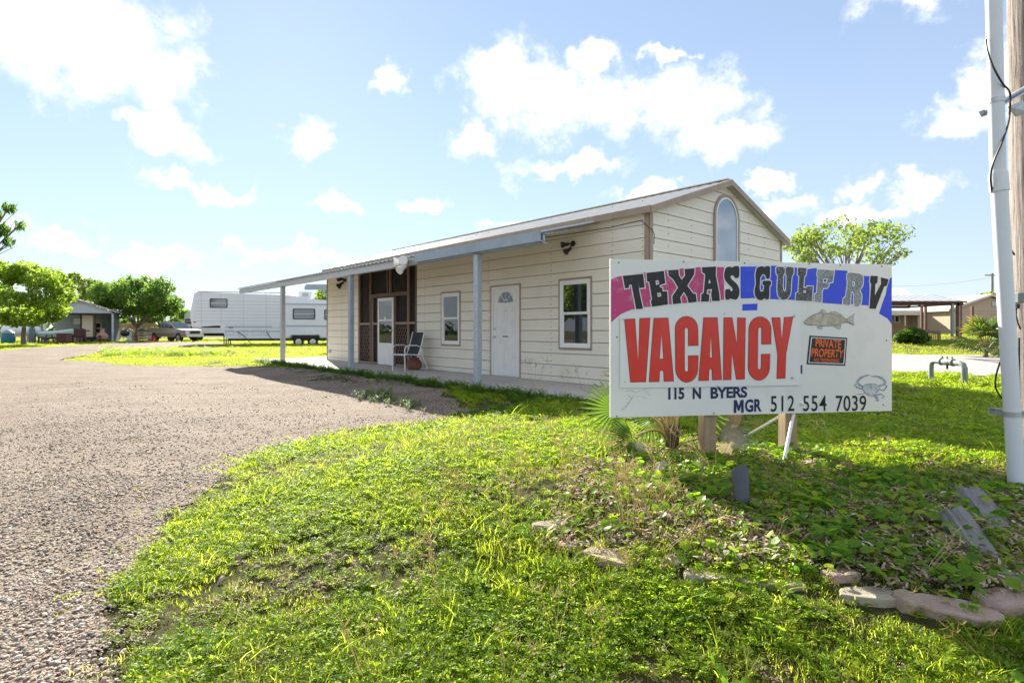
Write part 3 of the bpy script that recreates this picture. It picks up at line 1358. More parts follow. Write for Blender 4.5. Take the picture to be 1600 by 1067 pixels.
# ------------------------------------------------------------------ roadside sign
SL, SR = Vector((.755, 4.32, 0)), Vector((3.166, 4.68, 0))
SU = (SR - SL).normalized()
SN = Vector((SU.y, -SU.x, 0))       # towards the viewer
SZ0, SZ1 = .625, 1.845
SW_ = (SR - SL).length
sign = thing('roadside_sign', 'big white painted plywood sign with large red lettering on wooden posts', 'sign', SL, math.atan2(SU.y, SU.x))


def S(px, py):
    """photo pixel on the face of the board -> board coordinates (u, z)"""
    r = (px - 800) / F
    u = (SL.y * r - SL.x) / (SU.x - SU.y * r)
    u = min(max(u, .003), SW_ - .003)
    return (u, CAMZ + (HY - py) * (SL.y + u * SU.y) / F)


M_['board'] = mk('sign_board_white', (.80, .80, .77), .5, .03, 1.5, dirt=(.70, .70, .66), dirt_scale=2.2)
M_['banner'] = mk('banner_vinyl', (.80, .80, .79), .35, .03, 2, bump=.25, bscale=3)
pm = MB()
pm.bbox(0, SW_, -.012, .012, SZ0, SZ1, .002)
board = pm.build('board', M_['board'], sign)


def paint(name, c, rough=.5, worn=None, wscale=40, thr=(.55, .62)):
    t = NT(name)
    if worn:
        n = t.noise(wscale, 6, .75)
        n2 = t.noise(5, 3, .6)
        f = t.ramp(t.math('ADD', t.math('MULTIPLY', n, .75), t.math('MULTIPLY', n2, .25)), [(thr[0], (0, 0, 0)), (thr[1], (1, 1, 1))])
        t.color(t.mix(f, c, worn))
    else:
        t.color(c)
    t.p.inputs['Roughness'].default_value = rough
    return t.mat


P_pink = paint('pink_paint', (.55, .055, .19), .45, (.66, .26, .38), 14, (.52, .66))
P_blue = paint('blue_paint', (.022, .07, .72), .4, (.06, .13, .78), 18, (.55, .7))
P_black = paint('black_paint', (.014, .016, .018), .45, (.35, .38, .38), 60, (.60, .68))
P_solid = paint('solid_black_paint', (.010, .011, .012), .4)
P_grey = paint('faded_black_paint', (.13, .15, .16), .5, (.40, .43, .43), 75, (.44, .58))
P_mid = paint('half_faded_black_paint', (.05, .055, .06), .5, (.36, .39, .40), 70, (.50, .62))
P_white = paint('white_letter_edge', (.82, .83, .82), .5)
P_red = paint('red_vinyl', (.68, .035, .018), .32, (.74, .06, .05), 3, (.45, .7))
P_edge = paint('dark_letter_edge', (.05, .015, .012), .5)
P_navy = paint('navy_paint', (.012, .022, .10), .5, (.25, .29, .40), 60, (.60, .72))
P_orange = paint('orange_print', (.90, .16, .02), .45)
P_fish = paint('fish_print', (.38, .33, .24), .5, (.62, .58, .48), 22, (.42, .6))
P_fin = paint('fin_print', (.40, .38, .33), .5, (.62, .60, .55), 40, (.45, .55))
P_crab = paint('crab_print', (.28, .36, .43), .5, (.62, .68, .72), 30, (.42, .6))
P_ink = paint('grey_ink', (.10, .11, .13), .5)
P_faint = paint('faded_ink', (.50, .54, .57), .5, (.72, .73, .72), 40, (.45, .55))


def lay(contours, mat, name, parent, layer, thick=None):
    """flat print: contours[0] is the outline, the rest holes, all in (u, z)"""
    y = -.012 - .0012 * layer
    b = MB()
    b.flat(contours[0], lambda u, w: (u, y, w), holes=contours[1:])
    return b.build(name, mat, parent)


def edge_ring(contours, d, mat, name, parent, layer):
    """an outline of half width d along the contours"""
    y = -.012 - .0012 * layer
    b = MB()
    for c in contours:
        n = len(c)
        L_, R_ = [], []
        for i in range(n):
            p0, p1, p2 = Vector(c[i - 1]), Vector(c[i]), Vector(c[(i + 1) % n])
            d1 = (p1 - p0).normalized() if (p1 - p0).length > 1e-7 else Vector((1, 0))
            d2 = (p2 - p1).normalized() if (p2 - p1).length > 1e-7 else d1
            n1, n2 = Vector((-d1.y, d1.x)), Vector((-d2.y, d2.x))
            m = n1 + n2
            m = m.normalized() if m.length > 1e-6 else n1
            k = d / max(.45, m.dot(n1))
            L_.append(p1 + m * k)
            R_.append(p1 - m * k)
        v = [(p.x, y, p.y) for p in L_] + [(p.x, y, p.y) for p in R_]
        f = [(i, (i + 1) % n, n + (i + 1) % n, n + i) for i in range(n)]
        b.add(v, f)
    return b.build(name, mat, parent)


def crop(ox, oy, s):
    return lambda pts: [S(ox + x / s, oy + y / s) for x, y in pts]


c1, c2, c3, c7 = crop(950, 400, 6.957), crop(1160, 400, 6.667), crop(970, 480, 5.714), crop(1230, 440, 4.847)


def rounded(pts, k=2):
    """Chaikin corner cutting for brushed, rounded outlines"""
    for _ in range(k):
        o = []
        n = len(pts)
        for i in range(n):
            a, b_ = pts[i], pts[(i + 1) % n]
            o += [(a[0] * .8 + b_[0] * .2, a[1] * .8 + b_[1] * .2), (a[0] * .2 + b_[0] * .8, a[1] * .2 + b_[1] * .8)]
        pts = o
    return pts


pink = c1([(28, 258), (75, 232), (130, 220), (152, 214), (300, 190), (620, 155), (780, 139), (1000, 122), (1180, 122), (1252, 124), (1252, 478), (1210, 482), (1100, 502), (970, 498), (820, 514),
           (660, 528), (450, 552), (390, 557), (258, 582), (190, 606), (130, 636), (80, 676), (28, 722)])
lay([pink], P_pink, 'painted_band', board, 1)
blue = c2([(-30, 112), (110, 112), (283, 104), (330, 104), (545, 122), (665, 140), (760, 126), (765, 140), (950, 147), (1078, 155), (1085, 178), (1245, 208), (1310, 212), (1312, 516), (1232, 512),
           (1195, 500), (1020, 504), (830, 490), (730, 470), (545, 460), (335, 452), (275, 450), (110, 440), (-28, 443)])
lay([blue], P_blue, 'painted_band', board, 1)
lay([c2([(1512, 246), (1582, 224), (1578, 712), (1500, 652), (1410, 600), (1436, 520), (1480, 400)])], P_blue, 'painted_band', board, 1)
lay([c1([(1452, 524), (1615, 518), (1612, 590), (1450, 594)])], P_blue, 'painted_block', board, 1)

TX = {
    'T': [[(152, 218), (374, 196), (392, 345), (336, 352), (322, 296), (318, 292), (340, 420), (374, 574), (298, 580), (268, 420), (248, 312), (220, 318), (222, 348), (178, 356)]],
    'E': [[(410, 186), (598, 164), (616, 300), (554, 318), (556, 342), (582, 348), (584, 384), (636, 386), (643, 528), (470, 553), (456, 488), (470, 478), (440, 284), (416, 280)],
          [(508, 270), (542, 264), (548, 308), (514, 316)], [(525, 404), (564, 400), (570, 440), (532, 446)]],
    'X': [[(645, 158), (756, 150), (762, 212), (792, 262), (828, 212), (822, 144), (932, 136), (926, 206), (852, 325), (916, 408), (946, 414), (956, 500), (866, 510), (850, 448), (815, 392), (776, 452), (790, 514),
           (695, 526), (690, 438), (752, 345), (700, 256), (650, 216)]],
    'A': [[(1010, 126), (1165, 116), (1162, 212), (1200, 412), (1206, 490), (1122, 492), (1110, 416), (1120, 362), (1070, 366), (1062, 410), (1092, 424), (1086, 496), (1002, 498), (1004, 420), (1030, 400), (1046, 200), (1014, 180)],
          [(1092, 252), (1106, 296), (1080, 300)]],
    'S': [rounded([(1250, 190), (1268, 130), (1305, 116), (1345, 128), (1362, 112), (1418, 112), (1416, 238), (1372, 246), (1348, 212), (1322, 216), (1324, 246), (1398, 312), (1420, 366), (1416, 430), (1388, 478),
                   (1340, 472), (1320, 462), (1302, 478), (1264, 476), (1260, 364), (1312, 358), (1326, 388), (1348, 372), (1336, 344), (1276, 286), (1252, 244)], 1)],
}
GX = {
    'G': ([rounded([(122, 190), (140, 124), (186, 106), (222, 118), (240, 106), (280, 110), (276, 238), (238, 242), (224, 196), (196, 192), (174, 230), (168, 350), (184, 376), (208, 364), (216, 306), (196, 302), (198, 258),
                   (288, 258), (286, 306), (270, 312), (270, 450), (236, 456), (216, 440), (190, 464), (148, 456), (118, 412), (114, 350), (130, 300)], 1)], P_solid),
    'U': ([rounded([(338, 114), (430, 118), (426, 192), (412, 206), (410, 345), (428, 378), (444, 345), (448, 206), (438, 190), (440, 114), (524, 120), (520, 192), (500, 212), (490, 400), (452, 452), (400, 458), (360, 422),
                   (350, 350), (360, 204), (342, 190)], 1)], P_mid),
    'L': ([[(566, 124), (656, 128), (648, 202), (632, 216), (622, 330), (650, 336), (662, 318), (722, 320), (710, 472), (542, 463), (546, 390), (570, 380), (580, 212), (564, 200)], [(625, 358), (650, 360), (648, 386), (622, 384)]], P_mid),
    'F': ([[(774, 140), (942, 154), (926, 274), (882, 284), (886, 310), (868, 336), (824, 336), (814, 392), (812, 482), (738, 476), (740, 400), (764, 386), (774, 214), (764, 200)], [(828, 236), (876, 236), (868, 280), (822, 282)]], P_grey),
    'R': ([rounded([(1080, 174), (1200, 184), (1246, 210), (1240, 312), (1206, 350), (1214, 376), (1230, 412), (1222, 500), (1188, 532), (1154, 520), (1144, 480), (1148, 392), (1130, 366), (1118, 380), (1112, 440), (1108, 516),
                   (1032, 506), (1038, 440), (1064, 430), (1084, 270), (1074, 240)], 1), [(1135, 270), (1156, 270), (1160, 300), (1142, 318), (1128, 310)]], P_grey),
    'V': ([[(1320, 208), (1396, 210), (1392, 280), (1370, 296), (1364, 412), (1430, 290), (1426, 224), (1508, 244), (1490, 312), (1462, 320), (1374, 552), (1308, 548), (1326, 290), (1312, 270)]], P_solid),
}
for ch, cs in TX.items():
    cs = [c1(c) for c in cs]
    o = lay(cs, P_black, 'letter', board, 3)
    edge_ring(cs, .0075, P_white, 'letter_outline', board, 2)
for ch, (cs, m) in GX.items():
    cs = [c2(c) for c in cs]
    lay(cs, m, 'letter', board, 3)
    edge_ring(cs, .0075, P_white, 'letter_outline', board, 2)

# the vinyl banner screwed over the board
bq = c3([(-15, 92), (910, 42), (1588, 18), (1590, 694), (900, 706), (-15, 718)])
gu0, gu1 = min(p[0] for p in bq), max(p[0] for p in bq)
b = MB()
n = len(bq)
b.flat(bq, lambda u, w: (u, -.0215, w))
banner = b.build('banner', M_['banner'], sign)
b = MB()
for i in range(n):
    p, q = bq[i], bq[(i + 1) % n]
    b.add([(p[0], -.0215, p[1]), (q[0], -.0215, q[1]), (q[0], -.0165, q[1]), (p[0], -.0165, p[1])], [(0, 1, 2, 3)])
b.build('banner_hem', M_['banner'], banner)


def arc(cx, cy, rx, ry, a0, a1, n=9):
    return [(cx + rx * math.cos(math.radians(a)), cy - ry * math.sin(math.radians(a))) for a in np.linspace(a0, a1, n)]


VC = [
    [[(25, 110), (115, 105), (146, 490), (160, 102), (250, 98), (212, 662), (78, 664)]],
    [[(285, 100), (411, 98), (460, 655), (376, 658), (372, 572), (362, 560), (345, 560), (335, 572), (331, 660), (243, 662)], [(353, 232), (372, 460), (333, 464)]],
    [arc(575, 195, 100, 112, 0, 180, 17) + arc(577, 545, 98, 120, 180, 360, 17) + [(678, 431), (592, 433)] + arc(574, 555, 18, 22, 0, -180, 7) + arc(574, 205, 18, 26, 180, 0, 7) + [(592, 341), (678, 340)]],
    [[(728, 95), (848, 95), (886, 643), (806, 645), (802, 556), (794, 546), (784, 546), (775, 556), (770, 650), (684, 651)], [(792, 228), (806, 450), (778, 453)]],
    [[(907, 95), (980, 95), (1023, 332), (1029, 96), (1098, 98), (1089, 637), (1018, 640), (978, 402), (970, 642), (903, 644)]],
    [arc(1228, 195, 98, 108, 0, 180, 17) + arc(1218, 530, 95, 118, 180, 360, 17) + [(1316, 418), (1240, 420)] + arc(1222, 535, 17, 22, 0, -180, 7) + arc(1226, 200, 17, 24, 180, 0, 7) + [(1243, 328), (1325, 327)]],
    [[(1333, 95), (1405, 95), (1422, 300), (1445, 92), (1520, 88), (1457, 420), (1450, 630), (1378, 633), (1386, 420)]],
]
for cs in VC:
    cs = [c3(c) for c in cs]
    lay(cs, P_red, 'letter', banner, 10.5)
    edge_ring(cs, .0034, P_edge, 'letter_outline', banner, 9.5)
b = MB()
for (x, y, r) in ((1532, 78, .011), (1514, 628, .011)):
    u, w = c3([(x, y)])[0]
    b.lathe([(r, -.0215), (r, -.027), (r * .3, -.028)], 10, M=Matrix.Translation((u, 0, w)), axis='y')
for (x, y, r) in ((27, 663, .006), (912, 58, .006), (850, 702, .006), (10, 110, .006)):
    u, w = c3([(x, y)])[0]
    b.lathe([(r, -.0215), (r, -.0255)], 8, M=Matrix.Translation((u, 0, w)), axis='y')
b.build('screws', M_['galv'], banner)
b = MB()
for (px, py) in ((966, 410.5), (1067, 409.5), (1162, 411.5), (1263, 413), (1311, 415), (1376, 416.5), (963, 650), (1114, 645), (1383, 532), (1378, 632), (963, 527)):
    u, w = S(px, py)
    b.lathe([(.006, -.0125), (.006, -.0145)], 8, M=Matrix.Translation((u, 0, w)), axis='y')
b.build('screws', M_['black'], board)


def text_print(txt, quad, mat, name, parent, layer, bold=0.0, space=1.0):
    """built-in font, stretched over a quad given in (u, z): lower left, lower right, upper right, upper left"""
    cu = bpy.data.curves.new('print', 'FONT')
    cu.body = txt
    cu.offset = bold
    cu.space_character = space
    cu.fill_mode = 'FRONT'
    cu.resolution_u = 5
    tmp = bpy.data.objects.new('print', cu)
    COL.objects.link(tmp)
    dg = bpy.context.evaluated_depsgraph_get()
    me = bpy.data.meshes.new_from_object(tmp.evaluated_get(dg))
    bpy.data.objects.remove(tmp)
    co = np.zeros(len(me.vertices) * 3)
    me.vertices.foreach_get('co', co)
    co = co.reshape(-1, 3)
    mn, mxx = co.min(0), co.max(0)
    s, t = (co[:, 0] - mn[0]) / (mxx[0] - mn[0]), (co[:, 1] - mn[1]) / (mxx[1] - mn[1])
    q = [np.array(p) for p in quad]
    uv = (1 - s)[:, None] * (1 - t)[:, None] * q[0] + s[:, None] * (1 - t)[:, None] * q[1] + s[:, None] * t[:, None] * q[2] + (1 - s)[:, None] * t[:, None] * q[3]
    y = -.012 - .0012 * layer
    out = np.stack([uv[:, 0], np.full(len(uv), y), uv[:, 1]], 1)
    me.vertices.foreach_set('co', out.ravel())
    me.materials.clear()
    me.materials.append(mat)
    me.update()
    o = bpy.data.objects.new(name, me)
    COL.objects.link(o)
    o.parent = parent
    return o


def pq(x0, x1, yl0, yl1, yr0, yr1):
    return [S(x0, yl1), S(x1, yr1), S(x1, yr0), S(x0, yl0)]


text_print('115', pq(1043, 1068, 605.5, 624, 605.2, 623.2), P_navy, 'lettering', board, 2, .035, .95)
text_print('N', pq(1081, 1094, 605.3, 623, 605, 622.7), P_navy, 'lettering', board, 2, .04)
text_print('BYERS', pq(1109, 1166, 604.5, 622.8, 603.4, 620.5), P_navy, 'lettering', board, 2, .035, .95)
mq = pq(1145, 1160.5, 624.5, 644.6, 623.8, 643.9)
lay([[(mq[0][0] + (mq[1][0] - mq[0][0]) * a, mq[0][1] + (mq[3][1] - mq[0][1]) * c_) for a, c_ in ((0, 0), (0, 1), (.30, 1), (.5, .52), (.70, 1), (1, 1), (1, 0), (.74, 0), (.74, .56), (.58, .16), (.42, .16), (.26, .56), (.26, 0))]], P_navy, 'lettering', board, 2)
text_print('GR', pq(1162.5, 1188.5, 623.7, 643.8, 622.3, 642.6), P_navy, 'lettering', board, 2, .035, 1.0)
text_print('512', pq(1202.5, 1239.5, 618, 643, 617.4, 641.8), P_solid, 'lettering', board, 2, .008, 1.12)
text_print('554', pq(1253, 1289.5, 617.6, 642.2, 617.2, 641.6), P_solid, 'lettering', board, 2, .008, 1.12)
text_print('7039', pq(1304, 1351.5, 617.5, 642.2, 617.5, 641.5), P_solid, 'lettering', board, 2, .008, 1.05)
# stray worn mark beside the banner
text_print('I', pq(1248.2, 1251.8, 570, 583.5, 570, 583.5), P_navy, 'lettering', board, 2, .03)

# small black notice
nq = c7([(160, 408), (446, 425), (430, 636), (138, 625)])
notice = lay([nq], M_['black'], 'notice', sign, 2)
tag(notice, 'small black no trespassing notice with orange print')
ring_o = c7([(172, 420), (436, 436), (421, 625), (151, 614)])
ring_i = c7([(178, 426), (430, 441), (415, 619), (157, 609)])
lay([ring_o, ring_i], P_white, 'border_line', notice, 3)


def nquad(a, b_, c, d):
    return c7([a, b_, c, d])


text_print('PRIVATE', nquad((204, 492), (396, 508), (398, 444), (207, 433)), P_orange, 'lettering', notice, 3, .02)
text_print('PROPERTY', nquad((172, 566), (410, 578), (420, 517), (176, 503)), P_orange, 'lettering', notice, 3, .02)
text_print('NO TRESPASSING', nquad((192, 606), (382, 612), (384, 586), (194, 578)), P_orange, 'lettering', notice, 3, .012)

# fish and crab pictures
fish = rounded([(118, 305), (150, 275), (195, 248), (232, 238), (252, 213), (268, 218), (290, 240), (302, 246), (322, 228), (352, 228), (392, 248), (420, 276), (440, 284), (462, 276), (499, 243), (486, 282), (496, 332), (462, 314),
                (436, 306), (385, 320), (330, 335), (262, 336), (205, 326), (160, 330), (118, 318)], 1)
fo = lay([c7(fish)], P_fish, 'fish_picture', board, 2)
edge_ring([c7(fish)], .0016, P_ink, 'picture_line', fo, 3)
for poly in ([(343, 340), (378, 320), (397, 328), (390, 358), (366, 352)], [(302, 246), (322, 226), (352, 227), (395, 248), (424, 276), (380, 266), (340, 250)], [(215, 340), (258, 334), (250, 362), (228, 352)], [(228, 240), (252, 211), (270, 216), (292, 242)],
             [(445, 282), (499, 243), (486, 284), (496, 332), (447, 300)]):
    lay([c7(poly)], P_fin, 'fin', fo, 3.4)
    edge_ring([c7(poly)], .0010, P_ink, 'picture_line', fo, 4)
body = rounded([(555, 795), (590, 772), (640, 772), (670, 778), (695, 805), (672, 838), (640, 866), (608, 862), (575, 836)], 2)
cb = lay([c7(body)], P_crab, 'crab_picture', board, 2)
edge_ring([c7(body)], .0012, P_ink, 'picture_line', cb, 3)


def stroke(pts, w, mat, name, parent, layer):
    pts = [Vector(p) for p in pts]
    L_, R_ = [], []
    n = len(pts)
    for i in range(n):
        d = (pts[min(i + 1, n - 1)] - pts[max(i - 1, 0)]).normalized()
        k = w[i] if isinstance(w, (list, tuple)) else w
        L_.append(pts[i] + Vector((-d.y, d.x)) * k)
        R_.append(pts[i] - Vector((-d.y, d.x)) * k)
    y = -.012 - .0012 * layer
    b = MB().add([(p.x, y, p.y) for p in L_ + R_], [(i, i + 1, n + i + 1, n + i) for i in range(n - 1)])
    return b.build(name, mat, parent)


for pts, w in (([(568, 795), (535, 780), (522, 755), (545, 728), (580, 712), (616, 704)], [.006, .010, .012, .011, .008, .002]), ([(678, 790), (715, 780), (735, 760), (712, 730), (670, 716), (622, 716)], [.006, .010, .012, .011, .008, .002]),
               ([(560, 812), (520, 800), (500, 782), (522, 770)], [.005, .006, .006, .004]), ([(690, 815), (722, 822), (745, 790), (728, 775)], [.005, .006, .006, .004]),
               ([(580, 842), (545, 850), (516, 850)], [.004, .004, .002]), ([(650, 860), (700, 850), (727, 870), (705, 885)], [.006, .007, .006, .003]), ([(650, 862), (672, 880), (680, 898), (662, 896)], [.008, .011, .010, .005])):
    q = c7(pts)
    stroke(q, w, P_crab, 'claw', cb, 2.6)
    stroke(q, .0012, P_ink, 'picture_line', cb, 3.2)
c8 = crop(900, 590, 5.714)
for pts, w in (([(405, 285), (440, 255), (470, 215), (500, 170), (520, 150)], [.010, .007, .006, .004, .002]), ([(440, 120), (480, 110), (530, 130), (590, 110)], [.003, .004, .003, .002]), ([(600, 100), (630, 125), (655, 160)], [.005, .005, .002]),
               ([(490, 190), (470, 160), (450, 150)], [.004, .003, .002]), ([(520, 170), (570, 160), (640, 190)], [.002, .003, .001])):
    stroke(c8(pts), w, P_faint, 'faded_picture', board, 1.5)

# posts and braces
def to_sign(p):
    d = Vector((p[0], p[1], 0)) - SL
    return d.dot(SU), -d.dot(SN)


def sign_post(px, py, w, parent):
    g = gp(px, py)
    u, v = to_sign(g)
    v = .014 + w / 2
    q = SL + SU * u - SN * v
    z0 = hz(q.x, q.y) - .15
    b = MB()
    b.bbox(u - w / 2, u + w / 2, v - w / 2, v + w / 2, z0, SZ1 - .08, .006)
    return b.build('post', M_['wood'], parent), u, v


p1, u1, v1 = sign_post(1103, 717, .105, sign)
p2, u2, v2 = sign_post(1262, 722, .105, sign)
for u in (u1, u2):
    b = MB()
    w = .045
    q0 = (u - .02, v1 + .05)
    top = Vector((u - .055, v1 + .10, 1.35))
    bot = Vector((u - .10, v1 + .85, 0))
    g = SL + SU * bot.x - SN * bot.y
    bot.z = hz(g.x, g.y) - .08
    d = (bot - top)
    M = Matrix.Translation(top) @ d.to_track_quat('Z', 'X').to_matrix().to_4x4()
    b.bbox(-w, w, -w, w, 0, d.length, .005, M=M)
    b.build('brace', M_['wood'], sign)
b = MB()
u, w = S(1396, 440)
b.box(SW_ - .03, SW_ + .022, .0125, .05, w - .04, w + .045)
b.build('back_batten', M_['wood'], sign)

# ------------------------------------------------------------------ things near the sign
g1, g2 = gp(1222, 731), gp(1204, 703)
topp = SL + SU * S(1248, 640)[0] - SN * .05 + Vector((0, 0, .66))
for (g, lab) in ((g1, 'thin white plastic pipe leaning behind the sign, the near one'), (g2, 'thin white plastic pipe leaning behind the sign, reaching farther back')):
    b = MB()
    if g is g2:
        g = g + Vector((-.12, .45, 0))
        g.z = hz(g.x, g.y)
    gg = Vector((g.x, g.y, hz(g.x, g.y) - .02))
    b.tube([gg, gg.lerp(topp, .5), topp + (topp - gg) * .12], .0135, 10)
    o = b.build('plastic_pipe', M_['white'], None, smooth_=True)
    tag(o, lab, 'pipe', 'white pipes leaning at the sign')

# landscape spotlight
g = gp(1160, 795)
sl = thing('landscape_spotlight', 'dark grey bullet shaped ground spotlight aimed up at the sign', 'spotlight', g, 0)
sl.scale = (.86, .86, .82)
M_['lampgrey'] = mk('spotlight_grey', (.07, .075, .085), .5, .15, 12)
Mx = Matrix.Translation((0, 0, .03)) @ Euler((math.radians(-24), math.radians(6), 0)).to_matrix().to_4x4()
b = MB()
b.lathe([(.012, -.02), (.035, -.012), (.048, .01), (.053, .045), (.054, .17), (.050, .21)], 18, M=Mx)
b.build('lamp_body', M_['lampgrey'], sl, smooth_=True)
b = MB()
hood = [math.radians(a) for a in np.linspace(130, 410, 20)]
v = []
for rr in (.0565, .0535):
    v += [Mx @ Vector((rr * math.cos(a), rr * math.sin(a), .15)) for a in hood]
    v += [Mx @ Vector((rr * math.cos(a), rr * math.sin(a), .225 + .045 * max(0, -math.sin(a)))) for a in hood]
n = len(hood)
f = [(i, i + 1, n + i + 1, n + i) for i in range(n - 1)] + [(2 * n + i, 3 * n + i, 3 * n + i + 1, 2 * n + i + 1) for i in range(n - 1)] + [(n + i, n + i + 1, 3 * n + i + 1, 3 * n + i) for i in range(n - 1)]
b.add(v, f)
b.build('glare_hood', M_['lampgrey'], sl, smooth_=True)
b = MB()
b.lathe([(.047, .2101), (.047, .214)], 16, M=Mx)
b.build('lens', M_['glass'], sl)
b = MB()
b.tube([(0, 0, -.12), (0, 0, .03)], .009, 6)
b.build('stake', M_['black'], sl)

# ------------------------------------------------------------------ edging stones and old posts
def stone_mat(name, c, c2):
    t = NT(name)
    n = t.noise(5, 7, .65)
    t.color(t.ramp(n, [(.3, c2), (.5, c), (.75, tuple(min(1, x * 1.2) for x in c))]))
    t.p.inputs['Roughness'].default_value = .9
    t.bump(t.noise(14, 8, .75), .9, .03)
    return t.mat


ST = [stone_mat('sandstone_tan', (.47, .36, .25), (.27, .19, .13)), stone_mat('sandstone_pink', (.50, .35, .29), (.34, .22, .18)), stone_mat('limestone_pale', (.44, .38, .28), (.24, .19, .13))]


def flat_stone(px, py, L_, W_, H_, rz, mi, label, tilt=(0, 0)):
    g = gp(px, py)
    n = 9
    rs = [1 + random.uniform(-.16, .13) for _ in range(n)]
    ring = [(L_ / 2 * r * math.copysign(abs(math.cos(2 * math.pi * i / n)) ** .7, math.cos(2 * math.pi * i / n)), W_ / 2 * r * math.copysign(abs(math.sin(2 * math.pi * i / n)) ** .7, math.sin(2 * math.pi * i / n))) for i, r in enumerate(rs)]
    b = MB()
    v = []
    for (k, h) in ((.96, -H_), (1.0, -.15 * H_), (.985, .55 * H_), (.93, .72 * H_)):
        v += [(x * k, y * k, h + random.uniform(-.06, .06) * H_) for x, y in ring]
    v += [(x * .45 + random.uniform(-.02, .02), y * .45, .72 * H_ + random.uniform(-.08, .12) * H_) for x, y in ring]
    f = []
    for lv in range(4):
        for i in range(n):
            j = (i + 1) % n
            f.append((lv * n + i, lv * n + j, (lv + 1) * n + j, (lv + 1) * n + i))
    f.append(tuple(range(4 * n, 5 * n)))
    b.add(v, f)
    o = b.build('edging_stone', ST[mi])
    o.location = g
    o.rotation_euler = (tilt[0], tilt[1], rz)
    return tag(o, label, 'stone', 'flat stones edging the planting bed')


flat_stone(868, 826, .26, .11, .05, .15, 2, 'pale rounded rock at the far end of the bed edging')
flat_stone(893, 856, .16, .09, .035, .0, 0, 'small tan stone just below the pale rounded rock')
flat_stone(958, 876, .30, .13, .045, -.35, 0, 'tan stone broken into a tilted flake in the grass', (.15, .1))
flat_stone(1046, 884, .12, .08, .04, .5, 0, 'small wedge of brown stone poking up in the grass', (.2, -.25))
flat_stone(1108, 903, .26, .12, .03, -.1, 2, 'low buff stone nearly covered by grass below the mulch')
flat_stone(1208, 912, .30, .12, .025, -.1, 2, 'long pale stone sunk into grass in front of the bed')
flat_stone(1315, 903, .16, .08, .04, -.05, 1, 'small pinkish stone with round leaves over it')
flat_stone(1357, 934, .26, .13, .035, -.12, 2, 'broad buff stone with straw lying on it')
flat_stone(1422, 945, .14, .12, .05, .2, 0, 'dark tan block wedged between two longer stones', (.1, .1))
flat_stone(1490, 958, .33, .14, .045, -.32, 1, 'long reddish sandstone slab sloping down in the edging', (.12, .05))
flat_stone(1570, 944, .28, .17, .05, .12, 1, 'thick pink flagstone with a clean broken front edge')
flat_stone(1600, 918, .22, .14, .04, -.5, 1, 'grey pink flagstone behind the thick one with the clean broken edge')
flat_stone(1268, 729, .17, .11, .055, .2, 2, 'white lump of rock at the foot of the sign post')


def old_wood():
    t = NT('weathered_grey_wood')
    tc = t.node('ShaderNodeTexCoord')
    n = t.noise(7, 8, .8, stretch=(6, 6, .5))
    t.color(t.ramp(n, [(.36, (.05, .045, .04)), (.45, (.25, .24, .225)), (.7, (.43, .42, .395))]))
    t.p.inputs['Roughness'].default_value = .85
    t.bump(n, .9, .03)
    return t.mat


M_['oldwood'] = old_wood()


def old_log(p0, p1, r, label):
    d = p1 - p0
    b = MB()
    n, m = 22, 9
    R = [r * (1 + random.uniform(-.06, .05)) for _ in range(n)]
    for i in range(0, n, 7):
        R[i] *= .86
    v, f = [], []
    for k in range(m):
        for i in range(n):
            a = 2 * math.pi * i / n
            rr = R[i] * (1 + random.uniform(-.03, .03))
            h = d.length * k / (m - 1)
            if k == m - 1:
                h += random.uniform(-.03, .012)
            v.append((rr * math.cos(a), rr * math.sin(a), h))
    for k in range(m - 1):
        for i in range(n):
            j = (i + 1) % n
            f.append((k * n + i, k * n + j, (k + 1) * n + j, (k + 1) * n + i))
    v.append((0, 0, d.length - .03))
    for i in range(n):
        f.append(((m - 1) * n + i, (m - 1) * n + (i + 1) % n, len(v) - 1))
    b.add(v, f)
    o = b.build('old_post', M_['oldwood'])
    o.location = p0
    o.rotation_euler = d.to_track_quat('Z', 'X').to_euler()
    return tag(o, label, 'wooden post', 'weathered posts lying in the bed')


ga, gb = gp(1532, 872), gp(1494, 822)
old_log(ga + Vector((.02, -.03, -.06)), gb + Vector((0, .02, .035)), .085, 'split grey timber post lying nearest among round leaves')
ga, gb = gp(1558, 832), gp(1518, 788)
old_log(ga + Vector((.02, -.03, -.06)), gb + Vector((.0, .02, .035)), .085, 'grey timber post half buried behind the nearer split one')
ga, gb = gp(1598, 920), gp(1552, 893)
old_log(ga + Vector((.05, 0, -.02)), gb + Vector((0, 0, .01)), .035, 'thin grey timber offcut lying beside the pink flagstone')

# ------------------------------------------------------------------ porch things
def floodlight(px, py, on, mat, label, group):
    """twin head floodlight: base plate and two bell heads"""
    if on == 'wall':
        x = wx(px)
        loc = LP(x, -.02, wz(px, py))
    else:
        x = on_porch(px)
        P = LP(x, PY - .035)
        loc = Vector((P.x, P.y, CAMZ + (HY - py) * P.y / F))
    t = thing('floodlight', label, 'floodlight', loc, bld.rotation_euler.z, group)
    b = MB()
    b.lathe([(.055, 0), (.055, -.02), (.035, -.035), (.02, -.04)], 14, axis='y')
    b.build('base', mat, t, smooth_=True)
    return t


def bell(t, mat, p, d, s, lens):
    M = Matrix.Translation(p) @ Vector(d).to_track_quat('Z', 'Y').to_matrix().to_4x4()
    b = MB()
    b.tube([(0, -.03, 0), p], .012 * s, 6)
    b.lathe([(.024 * s, -.05 * s), (.03 * s, -.02 * s), (.034 * s, .02 * s), (.062 * s, .075 * s), (.064 * s, .10 * s), (.056 * s, .10 * s)], 14, M=M)
    h = b.build('lamp_head', mat, t, smooth_=True)
    MB().lathe([(.055 * s, .088 * s), (.055 * s, .095 * s)], 14, M=M).build('lens', lens, h)


